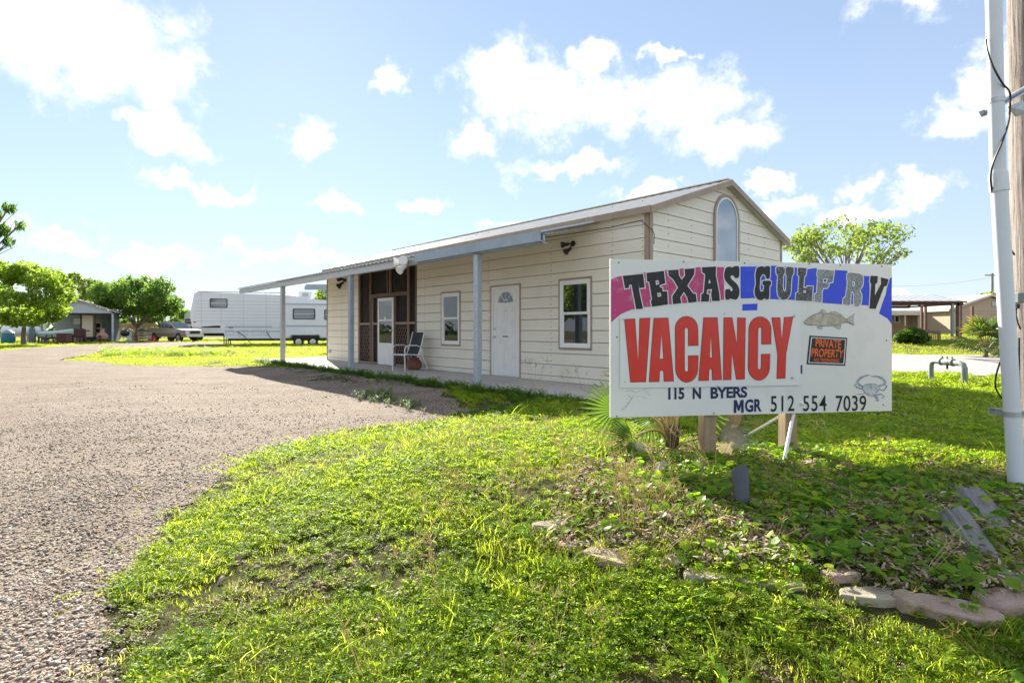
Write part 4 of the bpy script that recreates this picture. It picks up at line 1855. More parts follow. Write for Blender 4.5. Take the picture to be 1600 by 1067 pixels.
M_['lens'] = mk('lamp_lens', (.45, .40, .36), .25, .1)
fl = floodlight(897, 381, 'wall', M_['black'], 'black twin floodlight on the cream wall above the window', 'twin floodlights on the building')
bell(fl, M_['black'], (-.10, -.09, -.01), (-.5, -.75, -.15), 1.0, M_['lens'])
bell(fl, M_['black'], (-.02, -.10, -.12), (-.25, -.8, -.55), 1.0, M_['lens'])
fl = floodlight(638, 411, 'beam', M_['white'], 'white twin floodlight on the joint of the porch beam', 'twin floodlights on the building')
bell(fl, M_['white'], (-.08, -.09, .02), (-.45, -.8, -.1), 1.7, M_['lens'])
bell(fl, M_['white'], (.09, -.09, .03), (.6, -.7, .0), 1.6, M_['lens'])
bell(fl, M_['white'], (.02, -.10, -.11), (.1, -.8, -.5), 1.5, M_['lens'])
fl = floodlight(541, 438, 'wall', M_['black'], 'black twin floodlight under the far end of the porch roof', 'twin floodlights on the building')
bell(fl, M_['black'], (-.05, -.12, -.12), (-.55, -.5, -.6), 1.5, M_['lens'])
bell(fl, M_['black'], (.06, -.14, .02), (.2, -.95, .05), 1.5, M_['lens'])
# outlet box low on the far corner
b = MB()
b.bbox(wx(515.5), wx(517.8), -.07, -.02, wz(516, 551), wz(516, 546), .008)
b.build('outlet_box', M_['galv'], bld)

# patio chair
ch = thing('patio_chair', 'white framed patio chair with black sling seat on the porch', 'chair', LP(wx(668) + .05, -.62, ZS), bld.rotation_euler.z + math.radians(4))
W2 = .27
M_['chairw'] = mk('chair_white', (.80, .79, .77), .35, .03)
M_['sling'] = mk('chair_sling', (.022, .024, .03), .7, .25, 30, bump=.3, bscale=220)
for sx_ in (-1, 1):
    x = sx_ * W2
    b = MB()
    b.tube([(x, -.27, 0), (x, -.28, .38), (x, -.275, .56), (x, -.24, .62), (x, -.16, .645), (x, .08, .64), (x, .19, .60), (x, .225, .52), (x, .20, .43), (x, .10, .40), (x, -.28, .425)], .0145, 8)
    b.build('arm_frame', M_['chairw'], ch, smooth_=True)
    b = MB()
    b.tube([(x * .92, .14, .41), (x * .92, .21, .55), (x * .92, .33, .98)], .013, 8)
    b.build('back_tube', M_['chairw'], ch, smooth_=True)
b = MB()
b.tube([(-W2, .20, .50), (-W2 * .96, .30, .30), (-W2 * .9, .43, .06), (-W2 * .8, .455, .02), (W2 * .8, .455, .02), (W2 * .9, .43, .06), (W2 * .96, .30, .30), (W2, .20, .50)], .0145, 8)
b.build('rear_loop', M_['chairw'], ch, smooth_=True)
b = MB()
b.tube([(-W2, -.275, .405), (W2, -.275, .405)], .0145, 8)
b.build('front_bar', M_['chairw'], ch, smooth_=True)
prof = [(-.285, .425), (-.2, .415), (0, .385), (.10, .375)]
b = MB()
v = []
for (y, zz) in prof:
    v += [(-W2 * .93, y, zz), (W2 * .93, y, zz), (-W2 * .93, y, zz - .008), (W2 * .93, y, zz - .008)]
f = []
for i in range(len(prof) - 1):
    o = i * 4
    f += [(o, o + 1, o + 5, o + 4), (o + 2, o + 6, o + 7, o + 3), (o, o + 4, o + 6, o + 2), (o + 1, o + 3, o + 7, o + 5)]
b.add(v, f)
b.build('seat', M_['sling'], ch)
prof = [(.10, .385), (.15, .42), (.20, .53), (.27, .76), (.325, .955), (.34, .97)]
b = MB()
v = []
for i, (y, zz) in enumerate(prof):
    sag = .02 * math.sin(i / 5 * math.pi)
    v += [(-W2 * .9, y, zz), (0, y + sag, zz), (W2 * .9, y, zz), (-W2 * .9, y + .008, zz), (0, y + sag + .008, zz), (W2 * .9, y + .008, zz)]
f = []
for i in range(len(prof) - 1):
    o = i * 6
    for k in (0, 1):
        f += [(o + k, o + k + 1, o + 7 + k, o + 6 + k), (o + 3 + k, o + 9 + k, o + 10 + k, o + 4 + k)]
b.add(v, f)
b.build('backrest', M_['sling'], ch)

# clay pot under the chair
M_['clay'] = mk('clay_pot', (.23, .085, .055), .7, .25, 9, bump=.25, bscale=25)
pot = thing('clay_pot', 'rounded red brown clay pot on the porch floor under the patio chair', 'pot', LP(wx(662.5), -.30, ZS))
b = MB()
b.lathe([(.13, 0), (.19, .06), (.205, .13), (.175, .22), (.13, .265), (.125, .285), (.145, .30), (.14, .31), (.115, .305), (.11, .27)], 22)
b.build('pot_body', M_['clay'], pot, smooth_=True)
b = MB()
for a in (2.2, -1.0):
    c, s = math.cos(a), math.sin(a)
    b.tube([(.15 * c, .15 * s, .26), (.21 * c, .21 * s, .25), (.225 * c, .225 * s, .20), (.20 * c, .20 * s, .15)], .016, 8)
b.build('pot_handles', M_['clay'], pot, smooth_=True)

# ------------------------------------------------------------------ right edge: conduit, utility pole, brackets
D0 = 3.7
base = gp(1591, 775)
X = lambda px, d: (px - 800) / F * d
zpx = lambda py, d: CAMZ + (HY - py) / F * d
pvc = thing('conduit_pipe', 'tall leaning white plastic conduit pipe strapped to the utility pole', 'pipe', (base.x, D0, hz(base.x, D0)))
o0 = Vector((base.x, D0, hz(base.x, D0)))
M_['pvc'] = mk('pvc_white', (.76, .78, .80), .38, .03, 3)
pb = Vector((X(1592, D0), D0, .0))
pc0 = Vector((X(1561.5, D0), D0, zpx(297, D0)))
pc1 = Vector((X(1559.5, D0), D0, zpx(272, D0)))
ptop = Vector((X(1552.5, D0), D0, zpx(0, D0)))
ptop = pc1 + (ptop - pc1) * 2.6
b = MB()
b.tube([pb - o0, pc0 - o0], .046, 22)
b.build('lower_pipe', M_['pvc'], pvc, smooth_=True)
b = MB()
b.tube([pc0 - o0 + Vector((0, 0, .02)), pc1 - o0, ptop - o0], .0435, 22)
b.build('upper_pipe', M_['pvc'], pvc, smooth_=True)
b = MB()
dd = (pc1 - pc0).normalized()
b.tube([pc0 - o0 - dd * .01, pc0 - o0 + dd * .10, pc0 - o0 + dd * .125], [.0525, .0525, .046], 22)
b.build('coupling', M_['pvc'], pvc, smooth_=True)


def pole_mat():
    t = NT('utility_pole_wood')
    n = t.noise(9, 8, .75, stretch=(6, 6, .22))
    t.color(t.ramp(n, [(.36, (.07, .05, .04)), (.44, (.26, .21, .18)), (.55, (.42, .36, .32)), (.7, (.55, .50, .46))]))
    t.p.inputs['Roughness'].default_value = .88
    t.bump(n, .8, .03)
    return t.mat


M_['pole'] = pole_mat()
DP = 4.02
pr_ = .15
pbase = Vector((X(1596, DP) + pr_, DP, 0))
pbase.z = hz(pbase.x, pbase.y)
ptop_ = Vector((X(1582, DP) + pr_, DP, zpx(0, DP)))
pd = (ptop_ - pbase).normalized()
pole = thing('utility_pole', 'big weathered wooden utility pole beside the white conduit', 'utility pole', pbase)
b = MB()
n = 26
v, f = [], []
lv = 34
for k in range(lv):
    h = -.4 + 9.4 * k / (lv - 1)
    for i in range(n):
        a = 2 * math.pi * i / n
        rr = pr_ * (1 - .012 * max(h, 0)) * (1 + .02 * math.sin(i * 2.7) + random.uniform(-.008, .008))
        q = pd * h + Vector((math.cos(a) * rr, math.sin(a) * rr, 0))
        v.append(q)
for k in range(lv - 1):
    for i in range(n):
        j = (i + 1) % n
        f.append((k * n + i, k * n + j, (k + 1) * n + j, (k + 1) * n + i))
f.append(tuple((lv - 1) * n + i for i in range(n)))
b.add(v, f)
b.build('trunk', M_['pole'], pole, smooth_=True)
M_['strut'] = mk('galvanised_strut', (.52, .54, .53), .4, .15, 20, metal=.6)


def strut(p0, p1, label, w=.041):
    d = p1 - p0
    t = thing('strut_bracket', label, 'bracket', p0, 0, 'steel channels holding the conduit to the pole')
    M = d.to_track_quat('X', 'Z').to_matrix().to_4x4()
    b = MB()
    L_ = d.length
    h = w / 2
    b.box(0, L_, h - .004, h, -h, h, M=M)
    b.box(0, L_, -h, h - .004, h - .004, h, M=M)
    b.box(0, L_, -h, h - .004, -h, -h + .004, M=M)
    b.box(0, L_, -h, -h + .004, -h + .004, -h + .011, M=M)
    b.box(0, L_, -h, -h + .004, h - .011, h - .004, M=M)
    b.build('channel', M_['strut'], t)
    return t, M


def strap(t, c, ax, r, name='pipe_strap'):
    """band round the conduit, in the coordinates of t"""
    b = MB()
    M = Matrix.Translation(c) @ ax.to_track_quat('Z', 'Y').to_matrix().to_4x4()
    b.lathe([(r, -.016), (r + .003, -.016), (r + .003, .016), (r, .016)], 22, M=M)
    b.build(name, M_['strut'], t, smooth_=True)


def on_pipe(py):
    zz = zpx(py, D0)
    if zz < pc0.z:
        return pb.lerp(pc0, (zz - pb.z) / (pc0.z - pb.z))
    return pc1.lerp(ptop, (zz - pc1.z) / (ptop.z - pc1.z))


c = on_pipe(158)
s0, s1 = Vector((X(1535, 3.78), 3.775, zpx(178, 3.78))), Vector((X(1612, 3.86), 3.845, zpx(134, 3.86)))
t, M = strut(s0, s1, 'upper steel channel bracket tilted across the conduit high up')
strap(t, c - s0, (ptop - pc1), .0445)
b = MB()
for (a0, a1, w) in ((.12, .30, .03),):
    q = [Vector((X(1578, 3.83), 3.84, zpx(166, 3.83))), Vector((X(1600, 3.86), 3.87, zpx(156, 3.86))), Vector((X(1612, 3.86), 3.87, zpx(175, 3.86))), Vector((X(1590, 3.86), 3.87, zpx(182, 3.86)))]
    b.add([p - s0 for p in q] + [p - s0 + Vector((0, .006, 0)) for p in q], [(0, 1, 2, 3), (7, 6, 5, 4), (0, 4, 5, 1), (1, 5, 6, 2), (2, 6, 7, 3), (3, 7, 4, 0)])
b.build('gusset_plate', M_['strut'], t)
c = on_pipe(646)
s0, s1 = Vector((X(1547, 3.79), 3.775, zpx(642, 3.79))), Vector((X(1612, 3.86), 3.835, zpx(648, 3.86)))
t, M = strut(s0, s1, 'lower steel channel bracket level across the conduit near the grass', .048)
strap(t, c - s0, (pc0 - pb), .047)


def cable(pts, r, label, name='cable', mat='black'):
    P = [Vector(p) for p in pts]
    # Catmull-Rom
    out = []
    for i in range(len(P) - 1):
        p0, p1, p2, p3 = P[max(i - 1, 0)], P[i], P[i + 1], P[min(i + 2, len(P) - 1)]
        for k in range(6):
            u = k / 6
            out.append(.5 * ((2 * p1) + (p2 - p0) * u + (2 * p0 - 5 * p1 + 4 * p2 - p3) * u * u + (3 * p1 - p0 - 3 * p2 + p3) * u ** 3))
    out.append(P[-1])
    o = MB().tube(out, r, 7).build(name, M_[mat], None, smooth_=True)
    return tag(o, label, 'cable')


cable([at(1541, 62, 3.70), at(1543, 80, 3.66), at(1552, 105, 3.63), at(1566, 130, 3.64), at(1577, 143, 3.70), at(1578.5, 160, 3.73), at(1576, 190, 3.70), at(1566, 222, 3.64), at(1553, 252, 3.64), at(1548, 275, 3.67), at(1550, 300, 3.70)], .006,
      'black cable winding round the upper white conduit')
cable([at(1585, 398, 3.96), at(1578, 388, 3.9), at(1574, 380, 3.8), at(1570, 372, 3.74)], .006, 'short black cable end between pole and conduit halfway up')
cable([at(1566, 558, 3.76), at(1558, 580, 3.77), at(1555, 602, 3.78), at(1562, 618, 3.77), at(1574, 630, 3.76)], .0055, 'thin black cable loop hanging left of the conduit above the lower bracket')
jb = thing('junction_box', 'small grey electrical box on the side of the utility pole', 'electrical box', Vector((X(1588, 3.98), 3.98, zpx(466, 3.98))))
MB().bbox(-.020, .022, -.04, .04, -.036, .036, .005).build('box_body', mk('box_grey', (.20, .23, .22), .5), jb)
MB().bbox(-.012, .012, -.02, .02, -.075, -.0395, .004).build('conduit_fitting', M_['black'], jb)
b = MB()
b.tube([(0, 0, -.075), (-.002, 0, -.12), (.012, 0, -.18), (.03, 0, -.22)], .005, 6)
b.tube([(.02, -.0, -.28), (.02, 0, -.45), (.014, 0, -.72)], .006, 6)
b.build('lead_wire', M_['black'], jb)

# ------------------------------------------------------------------ water pipe riser in the right lawn
ga, gb = gp(1455, 597), gp(1507, 604)
riser = thing('pipe_riser', 'grey U shaped pipe riser with valve standing in the right lawn', 'pipe', ga)
M_['riser'] = mk('riser_grey', (.26, .30, .28), .6, .2, 10, dirt=(.16, .17, .14), dirt_scale=8)
e = gb - ga
h = .43
b = MB()
d = e.normalized()
b.tube([(0, 0, -.1), (.0, 0, h - .10), d * .02 + Vector((0, 0, h - .03)), d * .09 + Vector((0, 0, h)), d * .24 + Vector((0, 0, h))], .045, 12)
b.tube([e + Vector((0, 0, -.1)), e + Vector((0, 0, h - .09)), e - d * .03 + Vector((0, 0, h - .02)), e - d * .10 + Vector((0, 0, h)), e - d * .26 + Vector((0, 0, h))], .052, 12)
b.build('pipe_leg', M_['riser'], riser, smooth_=True)
b = MB()
mid = e * .5 + Vector((0, 0, h - e.z * .5))
Mv = Matrix.Translation(mid) @ d.to_track_quat('Z', 'Y').to_matrix().to_4x4()
b.lathe([(.04, -.16), (.075, -.155), (.075, -.13), (.05, -.12), (.065, -.05), (.065, .05), (.05, .12), (.075, .13), (.075, .155), (.04, .16)], 14, M=Mv)
for k in (-.12, 0.0, .12):
    b.tube([mid + d * k + Vector((0, 0, .04)), mid + d * k + Vector((0, 0, .11))], .016, 8)
b.build('valve', M_['riser'], riser, smooth_=True)
b = MB()
b.tube([mid + Vector((0, 0, -.05)), mid + Vector((0, 0, -.14))], .018, 8)
b.build('drain_tap', M_['black'], riser, smooth_=True)

# ------------------------------------------------------------------ background: trees
M_['bark'] = mk('bark', (.20, .16, .125), .9, .3, 8, stretch=(3, 3, .6), bump=.6, bscale=18)
L_yel = leaf_mat('leaf_yellow_green', [(0, (.05, .09, .012)), (.5, (.13, .20, .03)), (.88, (.27, .33, .05)), (1, (.42, .40, .08))], (.36, .48, .06), .48, per='island', gain=(1.75, 1.9, 1.5))
L_mid = leaf_mat('leaf_mid_green', [(0, (.03, .075, .02)), (.5, (.085, .155, .035)), (1, (.20, .28, .06))], (.22, .36, .06), .45, per='island', gain=(1.9, 1.9, 1.6))
L_lite = leaf_mat('leaf_light_green', [(0, (.08, .14, .03)), (.6, (.16, .24, .05)), (1, (.28, .33, .08))], (.33, .42, .09), .45, per='island', gain=(1.7, 1.7, 1.5))
L_dark = leaf_mat('leaf_dark_green', [(0, (.02, .05, .014)), (.6, (.045, .085, .02)), (1, (.10, .15, .03))], (.12, .22, .02), .35, per='island')


def leaves_np(cent, rad, n, size, seed=0, flat=.75, droop=0.0, elong=1.6):
    """n leaf quads spread through balls (cent, rad), denser to the outside"""
    g = np.random.default_rng(seed)
    cent = np.asarray(cent, float)
    rad = np.asarray(rad, float)
    w = rad ** 2
    k = g.choice(len(cent), n, p=w / w.sum())
    d = g.normal(size=(n, 3))
    d /= np.linalg.norm(d, axis=1)[:, None]
    rr = g.uniform(.25, 1, n) ** .55
    p = cent[k] + d * (rad[k] * rr)[:, None] * np.array([1, 1, flat])
    nrm = g.normal(size=(n, 3)) + d * .6 + np.array([0, 0, .5])
    nrm /= np.linalg.norm(nrm, axis=1)[:, None]
    u = np.cross(nrm, g.normal(size=(n, 3)))
    u /= np.linalg.norm(u, axis=1)[:, None]
    u[:, 2] -= droop
    v = np.cross(nrm, u)
    s = size * g.uniform(.6, 1.35, n)[:, None]
    a = u * s * elong / 2
    b_ = v * s / 2
    V = np.stack([p - a, p + b_ - a * .1, p + a, p - b_ - a * .1], 1).reshape(-1, 3)
    Fq = np.arange(4 * n).reshape(-1, 4)
    return V, Fq


def tree(name, label, cat, base, h, crown, nl, size, mat, trunk_r=.14, trunk_top=None, seed=0, limbs=7, group=None, flat=.75, elong=1.6, branchy=True, droop=0.0):
    """crown: list of (dx, dy, z, r) lumps relative to the base"""
    t = thing(name, label, cat, base, 0, group)
    g = random.Random(seed)
    b = MB()
    tt = trunk_top if trunk_top else Vector((0, 0, h * .32))
    mid = tt * .5 + Vector((g.uniform(-.06, .06), g.uniform(-.06, .06), 0)) * h * .3
    b.tube([(0, 0, -.3), (0, 0, 0.02), mid, tt], [trunk_r * 1.25, trunk_r * 1.1, trunk_r * .85, trunk_r * .7], 9)
    for (dx, dy, zz, r) in crown[:limbs]:
        e = Vector((dx, dy, zz))
        m = tt.lerp(e, .5) + Vector((g.uniform(-.15, .15), g.uniform(-.15, .15), g.uniform(-.05, .12))) * h * .12
        b.tube([tt - Vector((0, 0, .1)), m, e], [trunk_r * .55, trunk_r * .35, trunk_r * .12], 6)
        if branchy:
            for q in range(4):
                s = tt.lerp(e, g.uniform(.45, .9))
                e2 = e + Vector((g.uniform(-1, 1), g.uniform(-1, 1), g.uniform(-.5, .9))) * r
                b.tube([s, s.lerp(e2, .5) + Vector((0, 0, .1 * r)), e2], [trunk_r * .2, trunk_r * .13, trunk_r * .05], 5)
    b.build('trunk', M_['bark'], t, smooth_=True)
    V, Fq = leaves_np([c[:3] for c in crown], [c[3] for c in crown], nl, size, seed, flat, droop, elong)
    mesh_np('crown', V, Fq, mat, t)
    return t


def lumps(cx, cy, cz, R, Rz, n, r0, r1, seed):
    g = random.Random(seed)
    out = []
    for i in range(n):
        th = 2 * math.pi * (i * .618034 % 1) + g.uniform(-.3, .3)
        zz = g.uniform(-1, 1)
        k = math.sqrt(max(0, 1 - zz * zz)) * g.uniform(.6, 1.0)
        out.append((cx + R * k * math.cos(th), cy + R * k * math.sin(th), cz + Rz * zz * .85, g.uniform(r0, r1)))
    return out


def base_px(px, py):
    return gp(px, py)


# left tree, yellow green
bp = at(37, 540, 40)
bp.z = hz(bp.x, bp.y)
tree('broadleaf_tree', 'yellow green broadleaf tree at the picture edge shading the propane tank', 'tree', bp, 6.4, lumps(.3, 0, 3.6, 2.8, 2.1, 44, .35, 1.05, 3) + [(-1.2, 0, 5.2, .7), (-2.0, 0, 5.7, .55)], 14500, .14, L_yel, .16, Vector((0.05, 0, 1.5)), 3, 9)
bp = at(108, 535, 62)
bp.z = hz(bp.x, bp.y)
tree('broadleaf_tree', 'loose pale green tree seen above the carport roof', 'tree', bp, 8, lumps(0, 0, 5.2, 2.6, 2.0, 14, .6, 1.1, 5), 4200, .22, L_lite, .15, Vector((0, 0, 2.5)), 5, 8)
bp = at(214, 534, 54.5)
bp.z = hz(bp.x, bp.y)
k_ = 1.10
tree('broadleaf_tree', 'full round mid green tree between the carport and the pickup', 'tree', bp, 7.4, [tuple(v * k_ for v in c) for c in lumps(.2, 0, 3.95, 3.2, 1.55, 34, .35, 1.15, 7) + [(2.9, 0, 2.9, .8), (-2.6, 0, 3.6, .8), (3.4, .2, 3.3, .7)]], 10500, .15, L_mid, .14, Vector((0, 0, 1.3)), 7, 14, elong=3.0, flat=1.1)
bp = at(655, 500, 70)
bp = at(480, 535, 62)
bp.z = hz(bp.x, bp.y)
tree('broadleaf_tree', 'yellow leafed tree showing over the trailer roof beside the building corner', 'tree', bp, 7, lumps(.8, 0, 4.2, 3.0, 1.3, 14, .7, 1.1, 9), 6000, .18, L_yel, .15, Vector((0, 0, 2)), 9, 7)
bp = at(250, 535, 75)
bp.z = hz(bp.x, bp.y)
tree('broadleaf_tree', 'dark green tree behind the pickup at the back of the lot', 'tree', bp, 6, lumps(0, 0, 3.0, 3.4, 1.6, 14, .8, 1.2, 11), 6000, .2, L_mid, .15, Vector((0, 0, 1.5)), 11, 7)
# gnarled tree behind the office
bp = at(1318, 520, 24)
bp.z = hz(bp.x, bp.y)
cr = []
g_ = random.Random(31)
for i in range(46):
    px = 1232 + 180 * g_.random()
    yt = 340 + 40 * abs((px - 1345) / 110) ** 1.7
    py = yt + (408 - yt) * g_.random() ** 1.2
    q = at(px, py, 24 + g_.uniform(-1.8, 1.8)) - bp
    cr.append((q.x, q.y, q.z, g_.uniform(.22, .62)))
tr = tree('broadleaf_tree', 'gnarled light green tree rising behind the white sign', 'tree', bp, 5, cr, 3600, .095, L_lite, .10, Vector((.2, 0, 2.4)), 13, 22, branchy=True)

# tree at the far left frame edge, with hanging leaf sprays
bp = at(-70, 540, 30)
bp.z = hz(bp.x, bp.y)
cr = []
for (px, py, r) in ((14, 326, .34), (32, 352, .26), (4, 360, .34), (14, 378, .30), (-12, 335, .45), (-25, 355, .5), (-20, 385, .55), (-40, 330, .6), (-50, 365, .7), (-70, 340, .8), (-80, 385, .8), (-100, 360, .8), (-60, 300, .6), (-95, 315, .7)):
    q = at(px, py, 30 + random.uniform(-.5, .5)) - bp
    cr.append((q.x, q.y, q.z, r))
L_spray = leaf_mat('leaf_spray', [(0, (.03, .08, .03)), (.6, (.07, .15, .05)), (1, (.16, .23, .06))], (.2, .34, .06), .4, per='island', gain=(1.8, 1.8, 1.5))
tree('broadleaf_tree', 'tall tree reaching leafy sprays over the yellow green tree at the upper picture edge', 'tree', bp, 7, cr, 3600, .07, L_spray, .14, Vector((.1, 0, 3.6)), 17, 14, droop=1.2, elong=3.6, flat=.9)

# trees standing left of the picture; the porch glass mirrors them
for i, (x, y, h, m, lab) in enumerate(((-22, 2, 10.0, L_mid, 'bushy green tree across the drive, mirrored in the porch windows'), (-27, 11, 11.0, L_yel, 'yellow green tree across the drive, mirrored in the storm door'), (-26, -8, 10.0, L_mid, 'green tree across the drive, mirrored in the front window'))):
    bp = Vector((x, y, hz(x, y)))
    tree('broadleaf_tree', lab, 'tree', bp, h, lumps(0, 0, h * .50, h * .38, h * .40, 18, .9, 1.5, 40 + i), 8500, .3, m, .10, Vector((0, 0, h * .2)), 40 + i, 6)

# ------------------------------------------------------------------ fan palms
def fan_leaf(R, n, spread, seed, split=.45, wid=None, droop=.25):
    """pleated fan blade lying in the xy plane, pointing to +x from the origin"""
    g = random.Random(seed)
    b = MB()
    for i in range(n):
        a = -spread / 2 + spread * i / (n - 1)
        da = spread / (n - 1) / 2
        l = R * (.80 + .2 * math.cos(a * .75)) * g.uniform(.92, 1.05)
        rs = l * split
        z0 = .012
        up = .015 * R * 10 * .1
        def P(r, an, z):
            return Vector((r * math.cos(an), r * math.sin(an), z - droop * R * (r / R) ** 2.2))
        c0 = P(.02, a, 0)
        l1, l2 = P(rs, a - da, 0), P(rs, a + da, 0)
        m1 = P(rs, a, .035 * R)
        k1, k2 = P(l * .78, a - da * .42, 0), P(l * .78, a + da * .42, 0)
        mk2 = P(l * .78, a, .018 * R)
        tip = P(l, a + g.uniform(-.03, .03), -.10 * R * g.random())
        b.add([c0, l1, m1, l2, k1, mk2, k2, tip], [(0, 1, 2), (0, 2, 3), (1, 4, 5, 2), (2, 5, 6, 3), (4, 7, 5), (5, 7, 6)])
    return b


def fan_mat(name, tipc, midc, basec, tf=.4):
    t = NT(name)
    tc = t.node('ShaderNodeTexCoord')
    ln = t.node('ShaderNodeVectorMath', operation='LENGTH')
    t.link(tc.outputs['Object'], ln.inputs[0])
    n = t.noise(6, 4, .6)
    f = t.math('ADD', t.math('MULTIPLY', ln.outputs['Value'], 1.25), t.math('MULTIPLY', n, .35))
    c = t.ramp(f, [(.25, basec), (.60, midc), (.92, tipc)])
    t.color(c)
    t.p.inputs['Roughness'].default_value = .4
    t.translucent(t.mix(1.0, c, (1.8, 1.7, 1.0, 1), 'MULTIPLY'), tf)
    return t.mat


F_grn = fan_mat('fan_green', (.46, .36, .06), (.085, .15, .025), (.10, .18, .03))
F_yel = fan_mat('fan_yellowing', (.50, .36, .05), (.26, .28, .04), (.10, .18, .03))
F_dry = fan_mat('fan_dry', (.22, .18, .15), (.38, .33, .28), (.48, .44, .38), .15)
F_blu = fan_mat('fan_blue_green', (.20, .22, .08), (.06, .12, .05), (.05, .10, .04))
M_['petiole'] = mk('petiole_olive', (.20, .17, .045), .5, .25, 9)


def frond(parent, start, ctrl, end, R, n, spread, mat, face, seed, roll=0.0, split=.45, droop=.22, pr=.012, pet='petiole'):
    """a stalk from start to end with a fan blade beyond it; face = direction the blade's axis points"""
    start, ctrl, end = Vector(start), Vector(ctrl), Vector(end)
    path = [start * (1 - u) ** 2 + ctrl * 2 * u * (1 - u) + end * u * u for u in np.linspace(0, 1, 8)]
    b = MB()
    b.tube(path, [pr * (1.5 - .9 * i / 7) for i in range(8)], 6)
    o = b.build('frond', M_[pet], parent, smooth_=True)
    q = fan_leaf(R, n, spread, seed, split, droop=droop).build('blade', mat, o, end, fix=False)
    q.rotation_euler = (Vector(face).normalized().to_track_quat('X', 'Z') @ Euler((roll, 0, 0)).to_quaternion()).to_euler()
    return o


# the young palm behind the sign
g = gp(1055, 712)
g.y += .10
fp = thing('fan_palm', 'young fan palm with yellow tipped fronds growing behind the white sign', 'palm', (g.x, g.y, hz(g.x, g.y)))
b = MB()
b.lathe([(.035, -.05), (.05, .02), (.045, .12), (.03, .2), (.012, .24)], 12)
for i in range(14):
    a = i * 2.4
    c, s = math.cos(a), math.sin(a)
    b.tube([(.035 * c, .035 * s, .02), (.055 * c, .055 * s, .12), (.065 * c, .065 * s, .20 + .05 * (i % 3))], [.012, .009, .003], 5)
b.build('trunk', mk('palm_boot_fibre', (.085, .05, .035), .9, .35, 20), fp)
Y_ = g.y


def fr(px, py, dY, ctrl_h, R, n, spread, mat, face, seed, roll=0, **k):
    e = at(px, py, Y_ + dY) - fp.location
    c = Vector((e.x * .35, e.y * .35, max(e.z, .2) + ctrl_h))
    return frond(fp, (e.x * .06, e.y * .06, .08), c, e, R, n, spread, mat, face, seed, roll, **k)


fr(962, 640, .10, .18, .34, 22, 4.1, F_grn, (-1, -.25, .05), 1, -1.15)
fr(975, 655, -.02, .15, .26, 16, 3.0, F_yel, (-.35, -.15, -1), 2, 1.4)
fr(992, 683, -.20, .10, .25, 20, 2.4, F_grn, (-.95, -.2, -.40), 3, -1.25, droop=.12)
fr(994, 684, -.22, .10, .19, 12, 1.6, F_dry, (.15, -.2, -1), 4, 1.2, droop=.1)
fr(1018, 655, .10, .12, .28, 18, 3.4, F_grn, (-.7, .1, -.5), 5, -1.0)
fr(1085, 640, .12, .2, .34, 20, 3.6, F_grn, (.6, .1, .8), 6, .9)
fr(1040, 560, .25, .3, .42, 22, 4.0, F_grn, (-.3, .2, 1), 7, .8)
fr(1078, 600, .22, .3, .42, 22, 4.0, F_grn, (.5, .3, .9), 8, .6)
fr(1010, 600, .30, .3, .40, 22, 4.0, F_grn, (-.8, .3, .5), 9, -.7)
fr(1047, 600, .32, .3, .40, 20, 3.8, F_grn, (-.1, .5, 1), 10, .2)
e = gp(1104, 708) - fp.location
frond(fp, (.03, -.03, .05), (e.x * .5, e.y * .5 - .05, .16), (e.x, -.26, .17), .30, 24, 2.5, F_dry, (1, -.25, -.02), 11, -1.0, split=.62, droop=.08, pr=.008)
e = gp(1035, 748) - fp.location
frond(fp, (.0, -.06, .04), (e.x * .5, e.y * .5, .14), (e.x, e.y + .03, .14), .19, 14, 1.6, F_dry, (-.35, -.6, -.5), 12, .9, split=.7, droop=.05, pr=.007)


def bushy_palm(px, py, label, Rb, hgt_, nfr, seed, name='fan_palm', mats=(F_blu, F_grn), dead=True):
    g = gp(px, py)
    t = thing(name, label, 'palm', g)
    rnd = random.Random(seed)
    b = MB()
    b.lathe([(.07, -.1), (.09, .08), (.07, .18), (.03, .26)], 10)
    b.build('trunk', M_['bark'], t)
    for i in range(nfr):
        a = i * 2.399 + rnd.uniform(-.2, .2)
        el = math.radians(rnd.uniform(-8, 78))
        d = Vector((math.cos(a) * math.cos(el), math.sin(a) * math.cos(el), math.sin(el)))
        e = Vector((d.x * Rb * .62, d.y * Rb * .62, .25 + d.z * hgt_ * .62))
        frond(t, (0, 0, .2), e * .5 + Vector((0, 0, .12)), e, Rb * .62, 14, 3.6, mats[i % 2], d + Vector((0, 0, -.25)), seed + i, rnd.uniform(-.4, .4), droop=.3, pr=.014)
    if dead:
        for i in range(6):
            a = i * 1.05
            d = Vector((math.cos(a), math.sin(a), 0))
            e = d * Rb * .45 + Vector((0, 0, .25))
            frond(t, (0, 0, .2), e * .5 + Vector((0, 0, .2)), e, Rb * .5, 12, 2.4, F_dry, d + Vector((0, 0, -.9)), seed + 50 + i, 0, pr=.012)
    return t


bushy_palm(1540, 559, 'bushy fan palm on the far lawn across the road beside the conduit', 1.0, 1.45, 26, 60, dead=False)
bushy_palm(1583, 556, 'fan palm across the road showing between the conduit and the wooden pole', .8, 1.1, 18, 90, dead=False)

